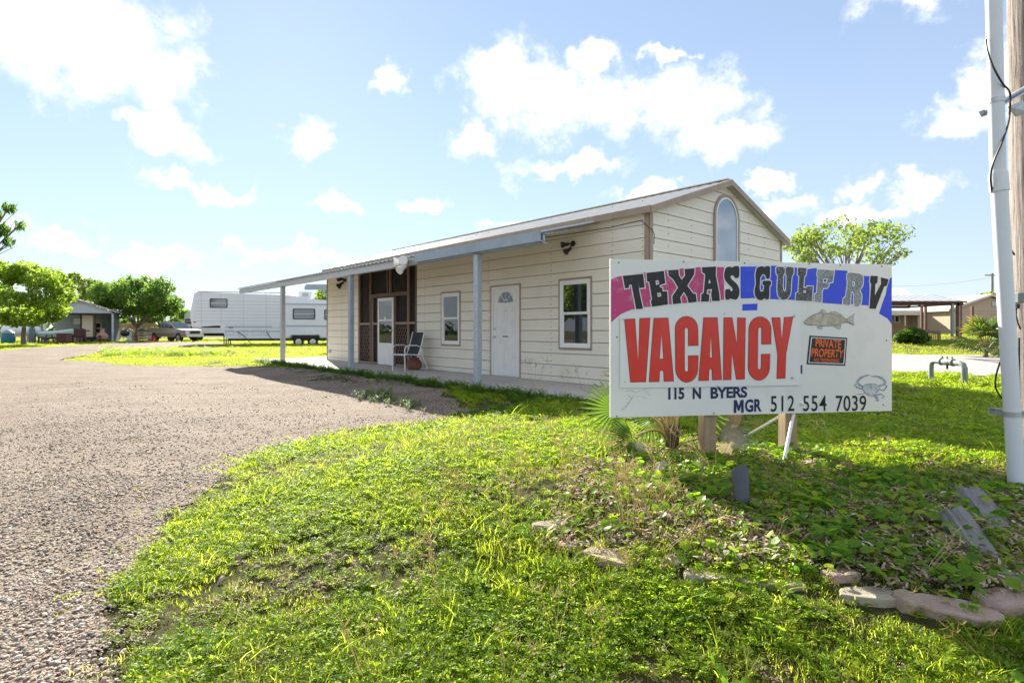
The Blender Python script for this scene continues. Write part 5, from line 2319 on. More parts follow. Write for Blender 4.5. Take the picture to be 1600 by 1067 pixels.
# ------------------------------------------------------------------ right: house, pavilion, deck, bush, far pole
H_tan = mk('house_tan_siding', (.55, .40, .26), .6, .05, 2)
H_cream = mk('house_cream_trim', (.72, .62, .48), .6, .05, 2)
H_roof = mk('house_pale_roof', (.72, .72, .72), .35, .04, 2, metal=.2)
M_['rust'] = mk('rust_brown_steel', (.13, .06, .045), .6, .25, 6)
M_['deck'] = mk('deck_timber', (.33, .21, .12), .75, .2, 6)
HXf = lambda px, Y: (px - 800) / F * Y
gz = hz(33, 41)
house = thing('tan_house', 'tan house with a pale ribbed metal roof across the road', 'house', (0, 0, 0))
zw = gz - .3
b = MB()
b.box(23.5, 31.6, 44.0, 52, zw, 2.72)
b.build('wall', H_tan, house)
b = MB()
wxl, wxr, apx = 31.3, 37.0, 34.15
b.prism([(wxl, zw), (wxr, zw), (wxr, 2.72), (apx, 3.62), (wxl, 2.72)], 40.0, 51.9, 'y')
b.build('wing_wall', H_tan, house)
b = MB()
for i in range(8):
    zz = gz + .1 + i * .24
    b.box(wxl, wxr, 39.985, 39.999, zz, zz + .012)
o = b.build('siding_lines', H_cream, house)
b = MB()
for s in (0, 1):
    xa = wxl - .25 if s == 0 else wxr + .25
    za = 2.72 - .08
    v = [(xa, 39.8, za), (apx, 39.8, 3.70), (apx, 39.8, 3.86), (xa, 39.8, za + .15), (xa, 51.9, za), (apx, 51.9, 3.70), (apx, 51.9, 3.86), (xa, 51.9, za + .15)]
    b.add(v, [(0, 1, 2, 3), (7, 6, 5, 4), (0, 4, 5, 1), (1, 5, 6, 2), (2, 6, 7, 3), (3, 7, 4, 0)])
b.build('wing_roof', H_cream, house)
MB().bbox(34.25, 34.75, 39.95, 39.998, 3.0, 3.3, .01).build('gable_vent', M_['galv'], house)
b = MB()
b.add([(23, 42.6, 2.70), (31.9, 42.6, 2.70), (36.5, 52, 5.05), (23, 52, 5.05), (23, 42.6, 2.78), (31.9, 42.6, 2.78), (36.5, 52, 5.13), (23, 52, 5.13)], [(0, 1, 2, 3), (7, 6, 5, 4), (0, 4, 5, 1), (1, 5, 6, 2), (2, 6, 7, 3), (3, 7, 4, 0)])
hr = b.build('roof', H_roof, house)
seam = None
for i in range(30):
    x = 23.2 + i * .45
    if x > 36.3:
        break
    y0 = 42.62 if x < 31.8 else 42.62 + (x - 31.9) / 4.6 * 9.4
    k0 = (y0 - 42.6) / 9.4
    b = MB()
    b.tube([(x, y0, 2.80 + 2.35 * k0), (x + .35 * (1 - k0), 52, 5.15)], .028, 4)
    b.build('roof_seam', mk('seam_grey', (.48, .49, .50), .4) if i == 0 else bpy.data.materials['seam_grey'], hr)
b = MB()
b.box(23, 31.9, 42.48, 42.598, 2.42, 2.72)
b.build('fascia', H_cream, house)
x0, x1 = HXf(1450, 44), HXf(1464, 44)
z0, z1 = zpx(503.5, 44), zpx(492, 44)
b = MB()
frame_rect(b, x0, x1, z0, z1, .09, 43.95, 43.998)
w_ = b.build('window', M_['vinyl'], house)
MB().box(x0 + .088, x1 - .088, 43.97, 43.99, z0 + .088, z1 - .088).build('pane', M_['glass'], w_)
x0, x1 = HXf(1397, 44), HXf(1405.5, 44)
b = MB()
frame_rect(b, x0, x1, z0 - .05, z1 - .02, .09, 43.95, 43.998)
w_ = b.build('window', M_['vinyl'], house)
MB().box(x0 + .088, x1 - .088, 43.97, 43.99, z0 + .04, z1 - .1).build('pane', M_['glass'], w_)
for px in (1414, 1435.5):
    x = HXf(px, 42.7)
    MB().box(x - .05, x + .05, 42.66, 42.76, gz - .2, 2.42).build('porch_post', H_cream, house)
# wall ornament in the shape of a fish, bench
orn = thing('wall_ornament', 'dark fish shaped ornament hung on the porch wall of the tan house', 'ornament', (HXf(1476.5, 43.9), 43.93, zpx(497, 43.9)))
b = MB()
b.prism(rounded([(-.36, 0), (-.22, .07), (-.1, .15), (.1, .16), (.25, .1), (.34, .02), (.28, -.08), (.1, -.15), (-.1, -.14), (-.22, -.05), (-.36, -.12), (-.33, 0)], 1), -.02, .02, 'y')
b.build('ornament_body', M_['black'], orn)
bench = thing('bench', 'dark bench against the porch wall of the tan house', 'bench', (HXf(1482.5, 43.6), 43.6, hz(34, 43.6)))
b = MB()
b.box(-.55, .55, -.2, .2, .40, .45)
b.build('seat', M_['black'], bench)
b = MB()
for k in range(3):
    b.box(-.55, .55, .18, .21, .52 + k * .13, .61 + k * .13)
b.build('backrest', M_['black'], bench)
for x in (-.5, .5):
    MB().box(x - .03, x + .03, -.19, .2, -.1, .399).build('leg', M_['black'], bench)

# pavilion with steel posts
yf, yb = 31.2, 35.4
pav = thing('steel_pavilion', 'open pavilion with brown steel posts and ribbed metal roof before the tan house', 'pavilion', (0, 0, 0))
xl, xr = 19.5, HXf(1500, yf)
zef, zrd = zpx(471.5, yf), zpx(461.8, (yf + yb) / 2)
ym = (yf + yb) / 2
xr2 = HXf(1511, ym)
b = MB()
b.add([(xl, yf - .25, zef - .04), (xr + .15, yf - .25, zef - .04), (xr + .15, ym, zrd), (xl, ym, zrd), (xl, yf - .25, zef), (xr + .15, yf - .25, zef), (xr + .15, ym, zrd + .04), (xl, ym, zrd + .04)], [(0, 1, 2, 3), (7, 6, 5, 4), (0, 4, 5, 1), (1, 5, 6, 2), (2, 6, 7, 3), (3, 7, 4, 0)])
b.add([(xl, yb + .25, zef - .04), (xr + .15, yb + .25, zef - .04), (xr + .15, ym + .002, zrd), (xl, ym + .002, zrd), (xl, yb + .25, zef), (xr + .15, yb + .25, zef), (xr + .15, ym + .002, zrd + .04), (xl, ym + .002, zrd + .04)], [(0, 1, 2, 3), (7, 6, 5, 4), (0, 4, 5, 1), (1, 5, 6, 2), (2, 6, 7, 3), (3, 7, 4, 0)])
pr2 = b.build('roof', mk('pavilion_roof', (.46, .47, .50), .35, .08, 3, metal=.5), pav)
for i in range(14):
    x = xl + .2 + i * .44
    if x > xr:
        break
    MB().tube([(x, yf - .26, zef + .015), (x, ym, zrd + .05)], .022, 4).build('roof_rib', bpy.data.materials['seam_grey'], pr2)
b = MB()
b.box(xl, xr + .15, yf - .06, yf + .06, zef - .20, zef - .06)
b.box(xl, xr + .15, yb - .06, yb + .06, zef - .20, zef - .06)
b.box(xl, xr + .16, yf - .29, yf - .252, zef - .07, zef + .03)
b.build('eave_beam', M_['rust'], pav)
b = MB()
for t_ in (xr, ):
    b.tube([(t_, yf, zef - .13), (t_, yb, zef - .13)], .05, 6)
    b.tube([(t_, yf, zef - .1), (t_, ym, zrd - .06), (t_, yb, zef - .1)], .045, 6)
    for k in (-.5, 0, .5):
        yk = ym + k * (yb - yf) / 2
        zt = zrd - .06 - abs(k) * (zrd - zef + .04)
        b.tube([(t_, yk, zef - .13), (t_, yk, zt)], .03, 5)
    b.tube([(t_, ym - 1.05, zef - .13), (t_, ym, zrd - .1)], .025, 5)
    b.tube([(t_, ym + 1.05, zef - .13), (t_, ym, zrd - .1)], .025, 5)
for i in range(8):
    x = xl + i * .75
    b.tube([(x, yf, zef - .13), (x + .1, yf + 1.2, zef + .18)], .03, 5)
b.build('truss', M_['rust'], pav)
for (px, y) in ((1496.3, yf), (1519, yb), (1440, yb), (1446, yb - .6)):
    x = HXf(px, y)
    MB().box(x - .06, x + .06, y - .06, y + .06, hz(x, y) - .15, zef - .06).build('post', M_['rust'], pav)
for (px, y, nm) in ((1487.8, yf - .15, 'riser'), (1500.5, yf + 1.6, 'rust')):
    x = HXf(px, y)
    MB().box(x - .055, x + .055, y - .055, y + .055, hz(x, y) - .15, zef - .10).build('post', M_[nm], pav)

# deck railing
deck = thing('deck_railing', 'timber railing with pickets beside the pavilion', 'railing', (0, 0, 0))
pa, pb_ = Vector((HXf(1394, 33), 33, 0)), Vector((HXf(1467, 31.5), 31.5, 0))
for i in range(5):
    p = pa.lerp(pb_, i / 4)
    zt = zpx(507 + 11 * i / 4 + 2, p.y)
    MB().box(p.x - .06, p.x + .06, p.y - .06, p.y + .06, hz(p.x, p.y) - .2, zt + .12).build('post', M_['deck'], deck)
src = None
for i in range(24):
    p = pa.lerp(pb_, (i + .5) / 24)
    zt = zpx(507 + 11 * (i + .5) / 24 + 2, p.y)
    o = MB().box(-.022, .022, -.02, .02, 0, .85).build('picket', M_['deck'], deck) if src is None else child_copy(src, deck)
    src = src or o
    o.location = (p.x, p.y, zt - .82)
d = pb_ - pa
for dz in (0.02, -.78):
    p0, p1 = pa.copy(), pb_.copy()
    p0.z, p1.z = zpx(509, p0.y) + dz, zpx(520, p1.y) + dz
    MB().tube([p0, p1], .045, 4).build('rail', M_['deck'], deck)

# dark bush in front of the railing
g = gp(1426, 537)
g.y = 29.2
g.x = HXf(1426, 29.2)
g.z = hz(g.x, g.y)
bush = thing('oleander_bush', 'dark green rounded bush growing in front of the deck railing', 'bush', g)
V, Fq = leaves_np([(-.35, 0, .4), (.3, 0, .42), (0, 0, .55), (-.7, 0, .3), (.65, .1, .3), (0, -.3, .35)], [.45, .45, .42, .3, .32, .45], 2600, .07, 77, .8, elong=3.4)
mesh_np('foliage', V, Fq, L_dark, bush)
b = MB()
for i in range(9):
    a = i * .7
    b.tube([(0, 0, -.1), (.5 * math.cos(a), .3 * math.sin(a), .6)], [.025, .008], 5)
b.build('stem', M_['bark'], bush)

Y70 = 75
fpole = thing('utility_pole', 'distant utility pole with a short crossarm above the tan house', 'utility pole', (HXf(1550.5, Y70), Y70, hz(64, Y70)))
zt = zpx(427, Y70) - fpole.location.z
MB().tube([(0, 0, -.5), (0, 0, zt)], [.2, .13], 8).build('trunk', M_['pole'], fpole)
MB().box(-1.0, .55, -.06, .06, zt - .35, zt - .2).build('crossarm', M_['pole'], fpole)
b = MB()
for x in (-.9, -.3, .45):
    b.tube([(x, 0, zt - .2), (x, 0, zt + .02)], .05, 6)
b.build('insulators', M_['galv'], fpole)
o = MB().tube([Vector((HXf(1548, Y70), Y70, zpx(434, Y70))).lerp(Vector((HXf(1240, 95), 95, zpx(430, 95))), u) - Vector((0, 0, 6 * u * (1 - u))) for u in np.linspace(0, 1, 14)], .018, 4).build('power_line', M_['galv'])
tag(o, 'thin power line sagging away from the distant utility pole', 'cable')
bp = Vector((HXf(1565, 58), 58, hz(50, 58)))
tree('broadleaf_tree', 'bright green tree behind the gable wing of the tan house', 'tree', bp, 5, lumps(0, 0, 3.2, 3.0, .9, 10, .6, .9, 21), 3600, .2, L_lite, .15, Vector((0, 0, 1.6)), 21, 6)

# ------------------------------------------------------------------ left: trailers, pickup, carport and yard things
M_['rvw'] = mk('trailer_white', (.82, .83, .84), .35, .03, 1.2)
M_['rvw2'] = mk('trailer_slide_white', (.80, .82, .84), .35, .03, 1.5)
M_['rvgrey'] = mk('trailer_grey_stripe', (.45, .47, .52), .4, .05)
rv_a, rv_b = at(296.5, 535, 40.0), at(560, 535, 43.2)
rd = (rv_b - rv_a)
rd.z = 0
rl = rd.length
rzr = math.atan2(rd.y, rd.x)
zr0 = hz(rv_a.x, rv_a.y)
rv = thing('camper_trailer', 'long white fifth wheel camper trailer with raised nose parked on the grass', 'trailer', (rv_a.x, rv_a.y, 0), rzr)
xr_ = lambda px: ((px - 296.5) / (560 - 296.5)) * rl * (1 - (1 - (px - 296.5) / (560 - 296.5)) * .065)
yr_ = lambda px: 40.0 + 3.2 * (px - 296.5) / (560 - 296.5)
zr = lambda py, px: zpx(py, yr_(px))
ax0, ax1 = xr_(465.5), xr_(488)
arch = []
prof = [(.05, zr(500, 297)), (.18, zr(511, 300)), (xr_(343), zr(508.5, 343)), (xr_(353), zr(529, 353))]
xa, xb = ax0 - .55, ax1 + .55
zb_ = zr(529, 400)
prof += [(xa, zb_), (xa + .15, zb_ + .22), (xb - .15, zb_ + .22), (xb, zb_), (rl, zb_), (rl + .1, zb_ + 1.2), (rl, zr(471, 520)), (xr_(500), zr(468.5, 500)), (xr_(446), zr(461.5, 446)), (xr_(320), zr(456.5, 320)), (.45, zr(456.5, 305)), (.28, zr(459, 303)), (.02, zr(490, 297))]
MB().prism(prof, 0, 2.45, 'y').build('body', M_['rvw'], rv)
b = MB()
for k in range(10):
    zz = zb_ + .55 + k * .24
    if zz < zr(458, 350):
        b.box(.3 if zz > 1.7 else xr_(352) - .1, xr_(446), -.006, -.0005, zz, zz + .02)
o = b.build('siding_ribs', M_['rvgrey'], rv)
b = MB()
for px in (314, 345, 380, 415):
    b.box(xr_(px), xr_(px) + .018, -.007, -.0005, (zr(508, 330) if px < 350 else zb_ + .02), zr(457.5, px))
b.box(.5, xr_(446), -.03, -.0005, zr(457.6, 380), zr(456.2, 380))
b.build('seam_trim', M_['rvgrey'], rv)
b = MB()
b.bbox(xr_(302), xr_(306), -.02, -.0005, zr(504, 304), zr(502.5, 304), .005)
b.bbox(xr_(357), xr_(364), -.02, -.0005, zr(512.6, 360), zr(511, 360), .005)
b.build('marker_lamp', M_['rust'], rv)
# slide-out room
sx0 = xr_(446.5)
b = MB()
b.prism([(sx0, zr(527, 450)), (ax0 - .62, zr(527, 450)), (ax0 - .45, zb_ + .28), (ax1 + .45, zb_ + .28), (ax1 + .62, zr(527, 450)), (rl - .2, zr(527, 500)), (rl - .2, zr(477, 500)), (sx0, zr(475.5, 450))], -.42, -.01, 'y')
slide = b.build('slide_out', M_['rvw2'], rv)
MB().box(sx0 - .05, rl - .15, -.46, -.0, zr(475.8, 450) + .004, zr(475.8, 450) + .07).build('slide_roof', M_['rvgrey'], slide)
b = MB()
b.box(xr_(352), sx0 - .01, -.012, -.0005, zr(511.5, 400), zr(509.5, 400))
b.box(sx0 + .02, rl - .22, -.432, -.4205, zr(510.8, 480), zr(508.2, 480))
b.box(xr_(352), sx0 - .01, -.012, -.0005, zr(518, 400) - .02, zr(517, 400))
b.build('stripe', M_['rvgrey'], rv)


def rv_window(x0, x1, z0, z1, y, par):
    r = .09
    pts = []
    for (cx, cz, a0) in ((x1 - r, z1 - r, 0), (x0 + r, z1 - r, 90), (x0 + r, z0 + r, 180), (x1 - r, z0 + r, 270)):
        pts += [(cx + r * math.cos(math.radians(a0 + a)), cz + r * math.sin(math.radians(a0 + a))) for a in (0, 30, 60, 90)]
    b = MB()
    cx, cz = (x0 + x1) / 2, (z0 + z1) / 2
    hole = [(cx + (p[0] - cx) * .9, cz + (p[1] - cz) * .86) for p in pts]
    b.prism(pts, y - .03, y - .001, 'y', holes=[hole])
    w = b.build('window', M_['black'], par)
    MB().prism([(cx + (p[0] - cx) * .91, cz + (p[1] - cz) * .87) for p in pts], y - .018, y - .003, 'y').build('pane', M_['rvglass'], w)
    MB().box(x0 + .06, x1 - .06, y - .026, y - .0185, cz - .015, cz + .015).build('mullion', M_['vinyl'], w)
    return w


M_['rvglass'] = glass_mat('trailer_glass', (.16, .18, .20), 1.9, .05)
rv_window(xr_(327.5), xr_(355), zr(481, 340), zr(466.5, 340), 0, rv)
rv_window(xr_(457.5), xr_(492.5), zr(499, 470), zr(482.5, 470), -.42, slide)
rv_window(xr_(506.5), xr_(530), zr(500, 520), zr(484, 520), -.42, slide)
for (pa_, pb2) in ((352, 365), (372, 387), (393, 408), (411, 420)):
    x0, x1 = xr_(pa_), xr_(pb2)
    b = MB()
    frame_rect(b, x0, x1, zr(523.5, 380), zr(515.5, 380), .025, -.012, -.0005)
    b.build('hatch', M_['rvgrey'], rv)
b = MB()
b.box(xr_(424), xr_(436), -.03, -.0005, zr(511.5, 430), zr(501, 430))
b.build('fridge_vent', M_['rvw2'], rv)
for px in (465.5, 488):
    x = xr_(px)
    zc_ = zr(534, px)
    w = MB().lathe([(.22, -.28), (.36, -.25), (.38, -.15), (.36, -.04), (.22, -.02)], 18, M=Matrix.Translation((x, .3, zc_)), axis='y').build('wheel', M_['rubber'], rv, smooth_=True)
    MB().lathe([(.22, -.285), (.20, -.27), (.10, -.262), (.06, -.30), (.01, -.30)], 14, M=Matrix.Translation((x, .3, zc_)), axis='y').build('rim', M_['chrome'], w, smooth_=True)
b = MB()
b.box(xr_(354), rl, .25, 2.2, zb_ - .16, zb_ + .02)
b.box(ax0 - .5, ax1 + .5, .02, .5, zb_ - .02, zb_ + .215)
b.box(.6, xr_(346), .6, 1.8, zr(508.5, 320) - .16, zr(508.5, 320) - .005)
b.build('chassis', M_['black'], rv)
for px in (347.5, 351):
    x = xr_(px)
    for y in (.45, 1.9):
        MB().box(x - .035, x + .035, y - .03, y + .03, zr0 - .1, 1.4).build('landing_leg', M_['black'], rv)
b = MB()
b.bbox(xr_(463), xr_(486), .8, 1.7, zr(463.5, 470) - .05, zr(454.5, 470), .06)
b.build('roof_air_unit', M_['rvw2'], rv)
MB().bbox(xr_(470), xr_(480), .75, .8, zr(462, 470), zr(457, 470), .01).build('air_grille', M_['galv'], rv)
b = MB()
b.tube([(xr_(370), -.02, zr(518, 370)), (xr_(382), -.5, zr(524, 382)), (xr_(398), -1.2, zr(536, 398) - .1)], .025, 6)
b.tube([(xr_(416), -.02, zr(518, 416)), (xr_(420), -.3, zr(524, 420)), (xr_(426), -.6, zr(530, 426))], .025, 6)
b.build('hose', M_['black'], rv, smooth_=True)

# awning frame behind the building's far end
aw_y = 30
awn = thing('metal_awning', 'blue grey steel awning seen past the far corner of the office', 'awning', (0, 0, 0))
b = MB()
b.box(HXf(478, aw_y), HXf(560, aw_y), aw_y, aw_y + 2.5, zpx(446.5, aw_y), zpx(444, aw_y))
b.build('awning_roof', M_['galv'], awn)
b = MB()
b.box(HXf(476, aw_y), HXf(560, aw_y), aw_y - .02, aw_y - .001, zpx(453, aw_y), zpx(446.6, aw_y))
b.build('awning_beam', M_['bluepaint'], awn)
b = MB()
b.tube([at(503, 452, aw_y), at(515, 470, aw_y)], .06, 6)
b.build('awning_brace', M_['bluepaint'], awn)
MB().tube([Vector((HXf(514.5, aw_y), aw_y, zpx(453, aw_y))), Vector((HXf(514.5, aw_y), aw_y, hz(-10, aw_y) - .1))], .06, 6).build('awning_post', M_['bluepaint'], awn)

# second trailer behind the pickup
t2 = thing('camper_trailer', 'second white trailer mostly hidden behind the pickup and the long camper', 'trailer', (at(286, 535, 58).x, 58, 0), .05)
z2 = hz(-30, 58)
MB().prism([(0, z2 + .75), (4.2, z2 + .75), (4.2, 3.0), (.5, 3.2), (.15, 2.9)], 0, 2.4, 'y').build('body', M_['rvw2'], t2)
rv_window(-.02 + .25, .85, 1.95, 2.45, 0, t2)
MB().box(-.2, 4.2, .3, 2.1, z2 + .45, z2 + .75).build('chassis', M_['black'], t2)
MB().lathe([(.2, -.25), (.33, -.22), (.34, -.1), (.2, -.05)], 14, M=Matrix.Translation((1.6, .3, z2 + .33)), axis='y').build('wheel', M_['rubber'], t2)
MB().lathe([(.2, -.25), (.33, -.22), (.34, -.1), (.2, -.05)], 14, M=Matrix.Translation((.9, .3, z2 + .33)), axis='y').build('wheel', M_['rubber'], t2)

# pickup
def car_paint(name, c, rough=.3):
    t = NT(name)
    t.color(c)
    t.p.inputs['Metallic'].default_value = .35
    t.p.inputs['Roughness'].default_value = rough
    t.p.inputs['Coat Weight'].default_value = .6
    return t.mat


P_gold = car_paint('pickup_tan_metallic', (.42, .34, .25))
P_low = car_paint('pickup_lower_tan', (.30, .20, .12), .45)
tc_ = at(274, 534, 52)
tk = thing('pickup_truck', 'tan metallic crew cab pickup truck parked with its nose toward the drive', 'pickup', (tc_.x, 52, hz(tc_.x, 52) + .03), math.radians(-23))
tk.scale = (.92, .92, .96)
LT, WT = 5.6, 1.98


def archpts(cx, r, z):
    return [(cx - r, z)] + [(cx + r * math.cos(math.radians(a)), .38 + r * 1.0 * math.sin(math.radians(a))) for a in range(170, 5, -20)] + [(cx + r, z)]


fx, rx = 1.75, -1.75
side = [(-LT / 2, .55)] + archpts(rx, .46, .45) + archpts(fx, .46, .45) + [(LT / 2 - .05, .42), (LT / 2, .62), (LT / 2 - .02, .95), (LT / 2 - .18, 1.10), (1.1, 1.22), (.9, 1.24), (-.95, 1.24), (-1.0, 1.20), (-LT / 2 + .02, 1.20), (-LT / 2, 1.0)]
MB().prism(side, -WT / 2, WT / 2, 'y').build('body', P_gold, tk)
b = MB()
gh = [(1.15, 1.225, WT / 2 - .06), (.30, 1.86, WT / 2 - .24), (-.85, 1.88, WT / 2 - .24), (-1.0, 1.225, WT / 2 - .06)]
v = []
for (x, zz, w) in gh:
    v += [(x, -w, zz), (x, w, zz)]
b.add(v, [(0, 2, 4, 6), (1, 7, 5, 3), (0, 1, 3, 2), (2, 3, 5, 4), (4, 5, 7, 6), (6, 7, 1, 0)])
cab = b.build('cab', P_gold, tk)
M_['carglass'] = glass_mat('pickup_glass', (.10, .13, .15), 1.8, .03)


def pane4(pts, par=cab):
    c = sum((Vector(p) for p in pts), Vector()) / 4
    return MB().add(pts, [(0, 1, 2, 3)]).build('pane', M_['carglass'], par)


for s in (-1, 1):
    wl, wt = (WT / 2 - .052) * s, (WT / 2 - .222) * s
    f_ = lambda x, zz: (x, wl + (wt - wl) * (zz - 1.225) / .64, zz)
    pane4([f_(.98, 1.29), f_(.34, 1.29), f_(.34, 1.79), f_(.42, 1.79)])
    pane4([f_(.26, 1.29), f_(-.36, 1.29), f_(-.36, 1.80), f_(.26, 1.80)])
    pane4([f_(-.42, 1.29), f_(-.88, 1.29), f_(-.80, 1.80), f_(-.42, 1.80)])
pane4([(1.075, -.80, 1.29), (1.075, .80, 1.29), (.372, .68, 1.82), (.372, -.68, 1.82)])
pane4([(-1.0, -.8, 1.29), (-1.0, .8, 1.29), (-.88, .68, 1.82), (-.88, -.68, 1.82)])
b = MB()
b.box(-LT / 2 + .08, -1.06, -WT / 2 + .08, WT / 2 - .08, 1.195, 1.206)
b.build('bed_opening', M_['black'], tk)
b = MB()
for s in (-1, 1):
    y = s * WT / 2
    b.box(-1.25, 1.25, min(y, y + s * .012), max(y, y + s * .012), .52, .80)
b.build('lower_panel', P_low, tk)
for x in (fx, rx):
    for s in (-1, 1):
        y = s * (WT / 2 - .13)
        w = MB().lathe([(.24, -.13), (.37, -.11), (.39, 0), (.37, .11), (.24, .13)], 20, M=Matrix.Translation((x, y, .38)), axis='y').build('wheel', M_['rubber'], tk, smooth_=True)
        MB().lathe([(.25, s * .131), (.22, s * .11), (.10, s * .10), (.08, s * .14), (.01, s * .14)], 14, M=Matrix.Translation((x, y, .38)), axis='y').build('rim', M_['chrome'], w, smooth_=True)
        MB().lathe([(.44, -.14), (.44, .10)], 18, M=Matrix.Translation((x, y - s * .02, .40)), axis='y').build('wheel_well', M_['black'], w)
MB().bbox(LT / 2 - .03, LT / 2 + .12, -WT / 2 + .04, WT / 2 - .04, .42, .66, .04).build('front_bumper', M_['chrome'], tk)
MB().bbox(-LT / 2 - .12, -LT / 2 + .02, -WT / 2 + .06, WT / 2 - .06, .48, .66, .04).build('rear_bumper', M_['chrome'], tk)
gr = MB().box(LT / 2 - .10, LT / 2 + .012, -.55, .55, .72, 1.02).build('grille', M_['black'], tk)
b = MB()
frame_rect(b, -.58, .58, .69, 1.05, .04, 0, 1)
b.v = [(LT / 2 - .06 + .09 * y, x, zz) for x, y, zz in b.v]
b.build('grille_frame', M_['chrome'], gr)
M_['lampglass'] = mk('headlight_lens', (.60, .62, .62), .12, .05)
for s in (-1, 1):
    MB().bbox(LT / 2 - .10, LT / 2 + .010, min(s * .62, s * .95), max(s * .62, s * .95), .74, 1.0, .03).build('headlight', M_['lampglass'], tk)
    MB().bbox(-LT / 2 - .01, -LT / 2 + .1, min(s * .80, s * .995), max(s * .80, s * .995), .75, 1.12, .02).build('taillight', mk('taillight_red', (.35, .02, .02), .25) if s < 0 else bpy.data.materials['taillight_red'], tk)
    MB().bbox(.72, .86, min(s * 1.0, s * 1.2), max(s * 1.0, s * 1.2), 1.26, 1.46, .03).build('mirror', M_['black'], tk)
    for x in (.02, -.68):
        MB().box(x - .09, x + .03, min(s * (WT / 2), s * (WT / 2 + .02)), max(s * (WT / 2), s * (WT / 2 + .02)), 1.06, 1.10).build('door_handle', M_['black'], tk)

# carport
cp_y = 50
cz = hz(at(140, 534, cp_y).x, cp_y)
cp = thing('carport', 'pale grey open carport shed with a low gabled roof', 'carport', (0, 0, 0))
xe, xw = HXf(177, cp_y), HXf(92, cp_y)
CPA = math.radians(28)
Pv = Vector((xe, cp_y, 0))
cp.location = Pv - Matrix.Rotation(CPA, 3, 'Z') @ Pv
cp.rotation_euler = (0, 0, CPA)
xap = (xe + xw) / 2
zev, zap = zpx(487.5, cp_y), zpx(471, cp_y)
M_['shed'] = mk('shed_pale_metal', (.50, .53, .56), .5, .06, 2)
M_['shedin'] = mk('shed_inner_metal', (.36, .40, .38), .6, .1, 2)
MB().prism([(xw + .1, zev - .12), (xe - .1, zev - .12), (xe - .1, zev), (xap, zap), (xw + .1, zev)], cp_y, cp_y + .08, 'y').build('gable_panel', M_['shed'], cp)
b = MB()
for (xa_, xb_) in ((xe + .25, xap), (xw - .25, xap)):
    za_ = zev - .06
    b.add([(xa_, cp_y - .25, za_), (xb_, cp_y - .25, zap + .02), (xb_, cp_y + 6, zap + .02), (xa_, cp_y + 6, za_), (xa_, cp_y - .25, za_ + .09), (xb_, cp_y - .25, zap + .11), (xb_, cp_y + 6, zap + .11), (xa_, cp_y + 6, za_ + .09)],
          [(0, 1, 2, 3), (7, 6, 5, 4), (0, 4, 5, 1), (1, 5, 6, 2), (2, 6, 7, 3), (3, 7, 4, 0)])
b.build('roof', mk('shed_roof', (.55, .47, .38), .5, .1, 2), cp)
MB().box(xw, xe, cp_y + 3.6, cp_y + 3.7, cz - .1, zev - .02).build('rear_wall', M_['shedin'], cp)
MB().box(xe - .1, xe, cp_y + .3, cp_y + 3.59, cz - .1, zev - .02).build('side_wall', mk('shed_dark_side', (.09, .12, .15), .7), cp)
b = MB()
for i in range(8):
    zz = cz + .2 + i * .3
    b.box(xw, xe - .12, cp_y + 3.57, cp_y + 3.599, zz, zz + .02)
b.build('wall_battens', M_['shed'], cp)
for x in (xe - .05, xw + .05):
    MB().box(x - .07, x + .07, cp_y - .02, cp_y + .10, cz - .1, zev - .12).build('post', M_['shed'], cp)
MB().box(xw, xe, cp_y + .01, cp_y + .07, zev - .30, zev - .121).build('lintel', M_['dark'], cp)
x0, x1 = xe - 3.46, xe - 2.9
MB().box(x0, x1, cp_y + 3.53, cp_y + 3.569, zpx(507, 53), zpx(498, 53)).build('white_panel', M_['vinyl'], cp)
x0, x1 = xe - 1.9, xe - 1.35
b = MB()
frame_rect(b, x0, x1, zpx(521, 53), zpx(504, 53), .08, cp_y + 3.5, cp_y + 3.569)
b.box(x0, x1, cp_y + 3.505, cp_y + 3.565, zpx(513, 53) - .04, zpx(513, 53) + .04)
w_ = b.build('window', M_['vinyl'], cp)
MB().box(x0 + .07, x1 - .07, cp_y + 3.52, cp_y + 3.55, zpx(521, 53) + .07, zpx(504, 53) - .07).build('pane', M_['glass'], w_)
# box body of a small van inside
x0, x1 = HXf(129.5, 49.8), HXf(143.5, 49.8)
vn = thing('box_trailer', 'beige box trailer end with a red lamp standing in the carport', 'trailer', ((x0 + x1) / 2, 49.8, hz(-39, 49.8)), CPA)
hb = zpx(490, 49.8) - vn.location.z
w2_ = (x1 - x0) / 2
MB().bbox(-w2_, w2_, 0, 1.6, .45, hb, .04).build('body', mk('trailer_beige', (.68, .56, .40), .5, .04), vn)
MB().box(-w2_ - .12, -w2_ - .005, .05, 1.5, .5, hb - .1).build('side_panel', M_['dark'], vn)
MB().box(-.18, .18, -.03, -.0005, .95, 1.06).build('tail_lamp', M_['rust'], vn)
MB().box(-w2_ + .05, w2_ + .1, -.05, 1.2, .2, .449).build('chassis', M_['black'], vn)
for x in (-w2_ + .12, w2_ - .1):
    MB().lathe([(.1, -.1), (.24, -.09), (.24, .09), (.1, .1)], 12, M=Matrix.Translation((x, .3, .23)), axis='x').build('wheel', M_['rubber'], vn)

# yard things in front of the carport
def ypx(px, py, Y):
    return Vector((HXf(px, Y), Y, hz(HXf(px, Y), Y)))


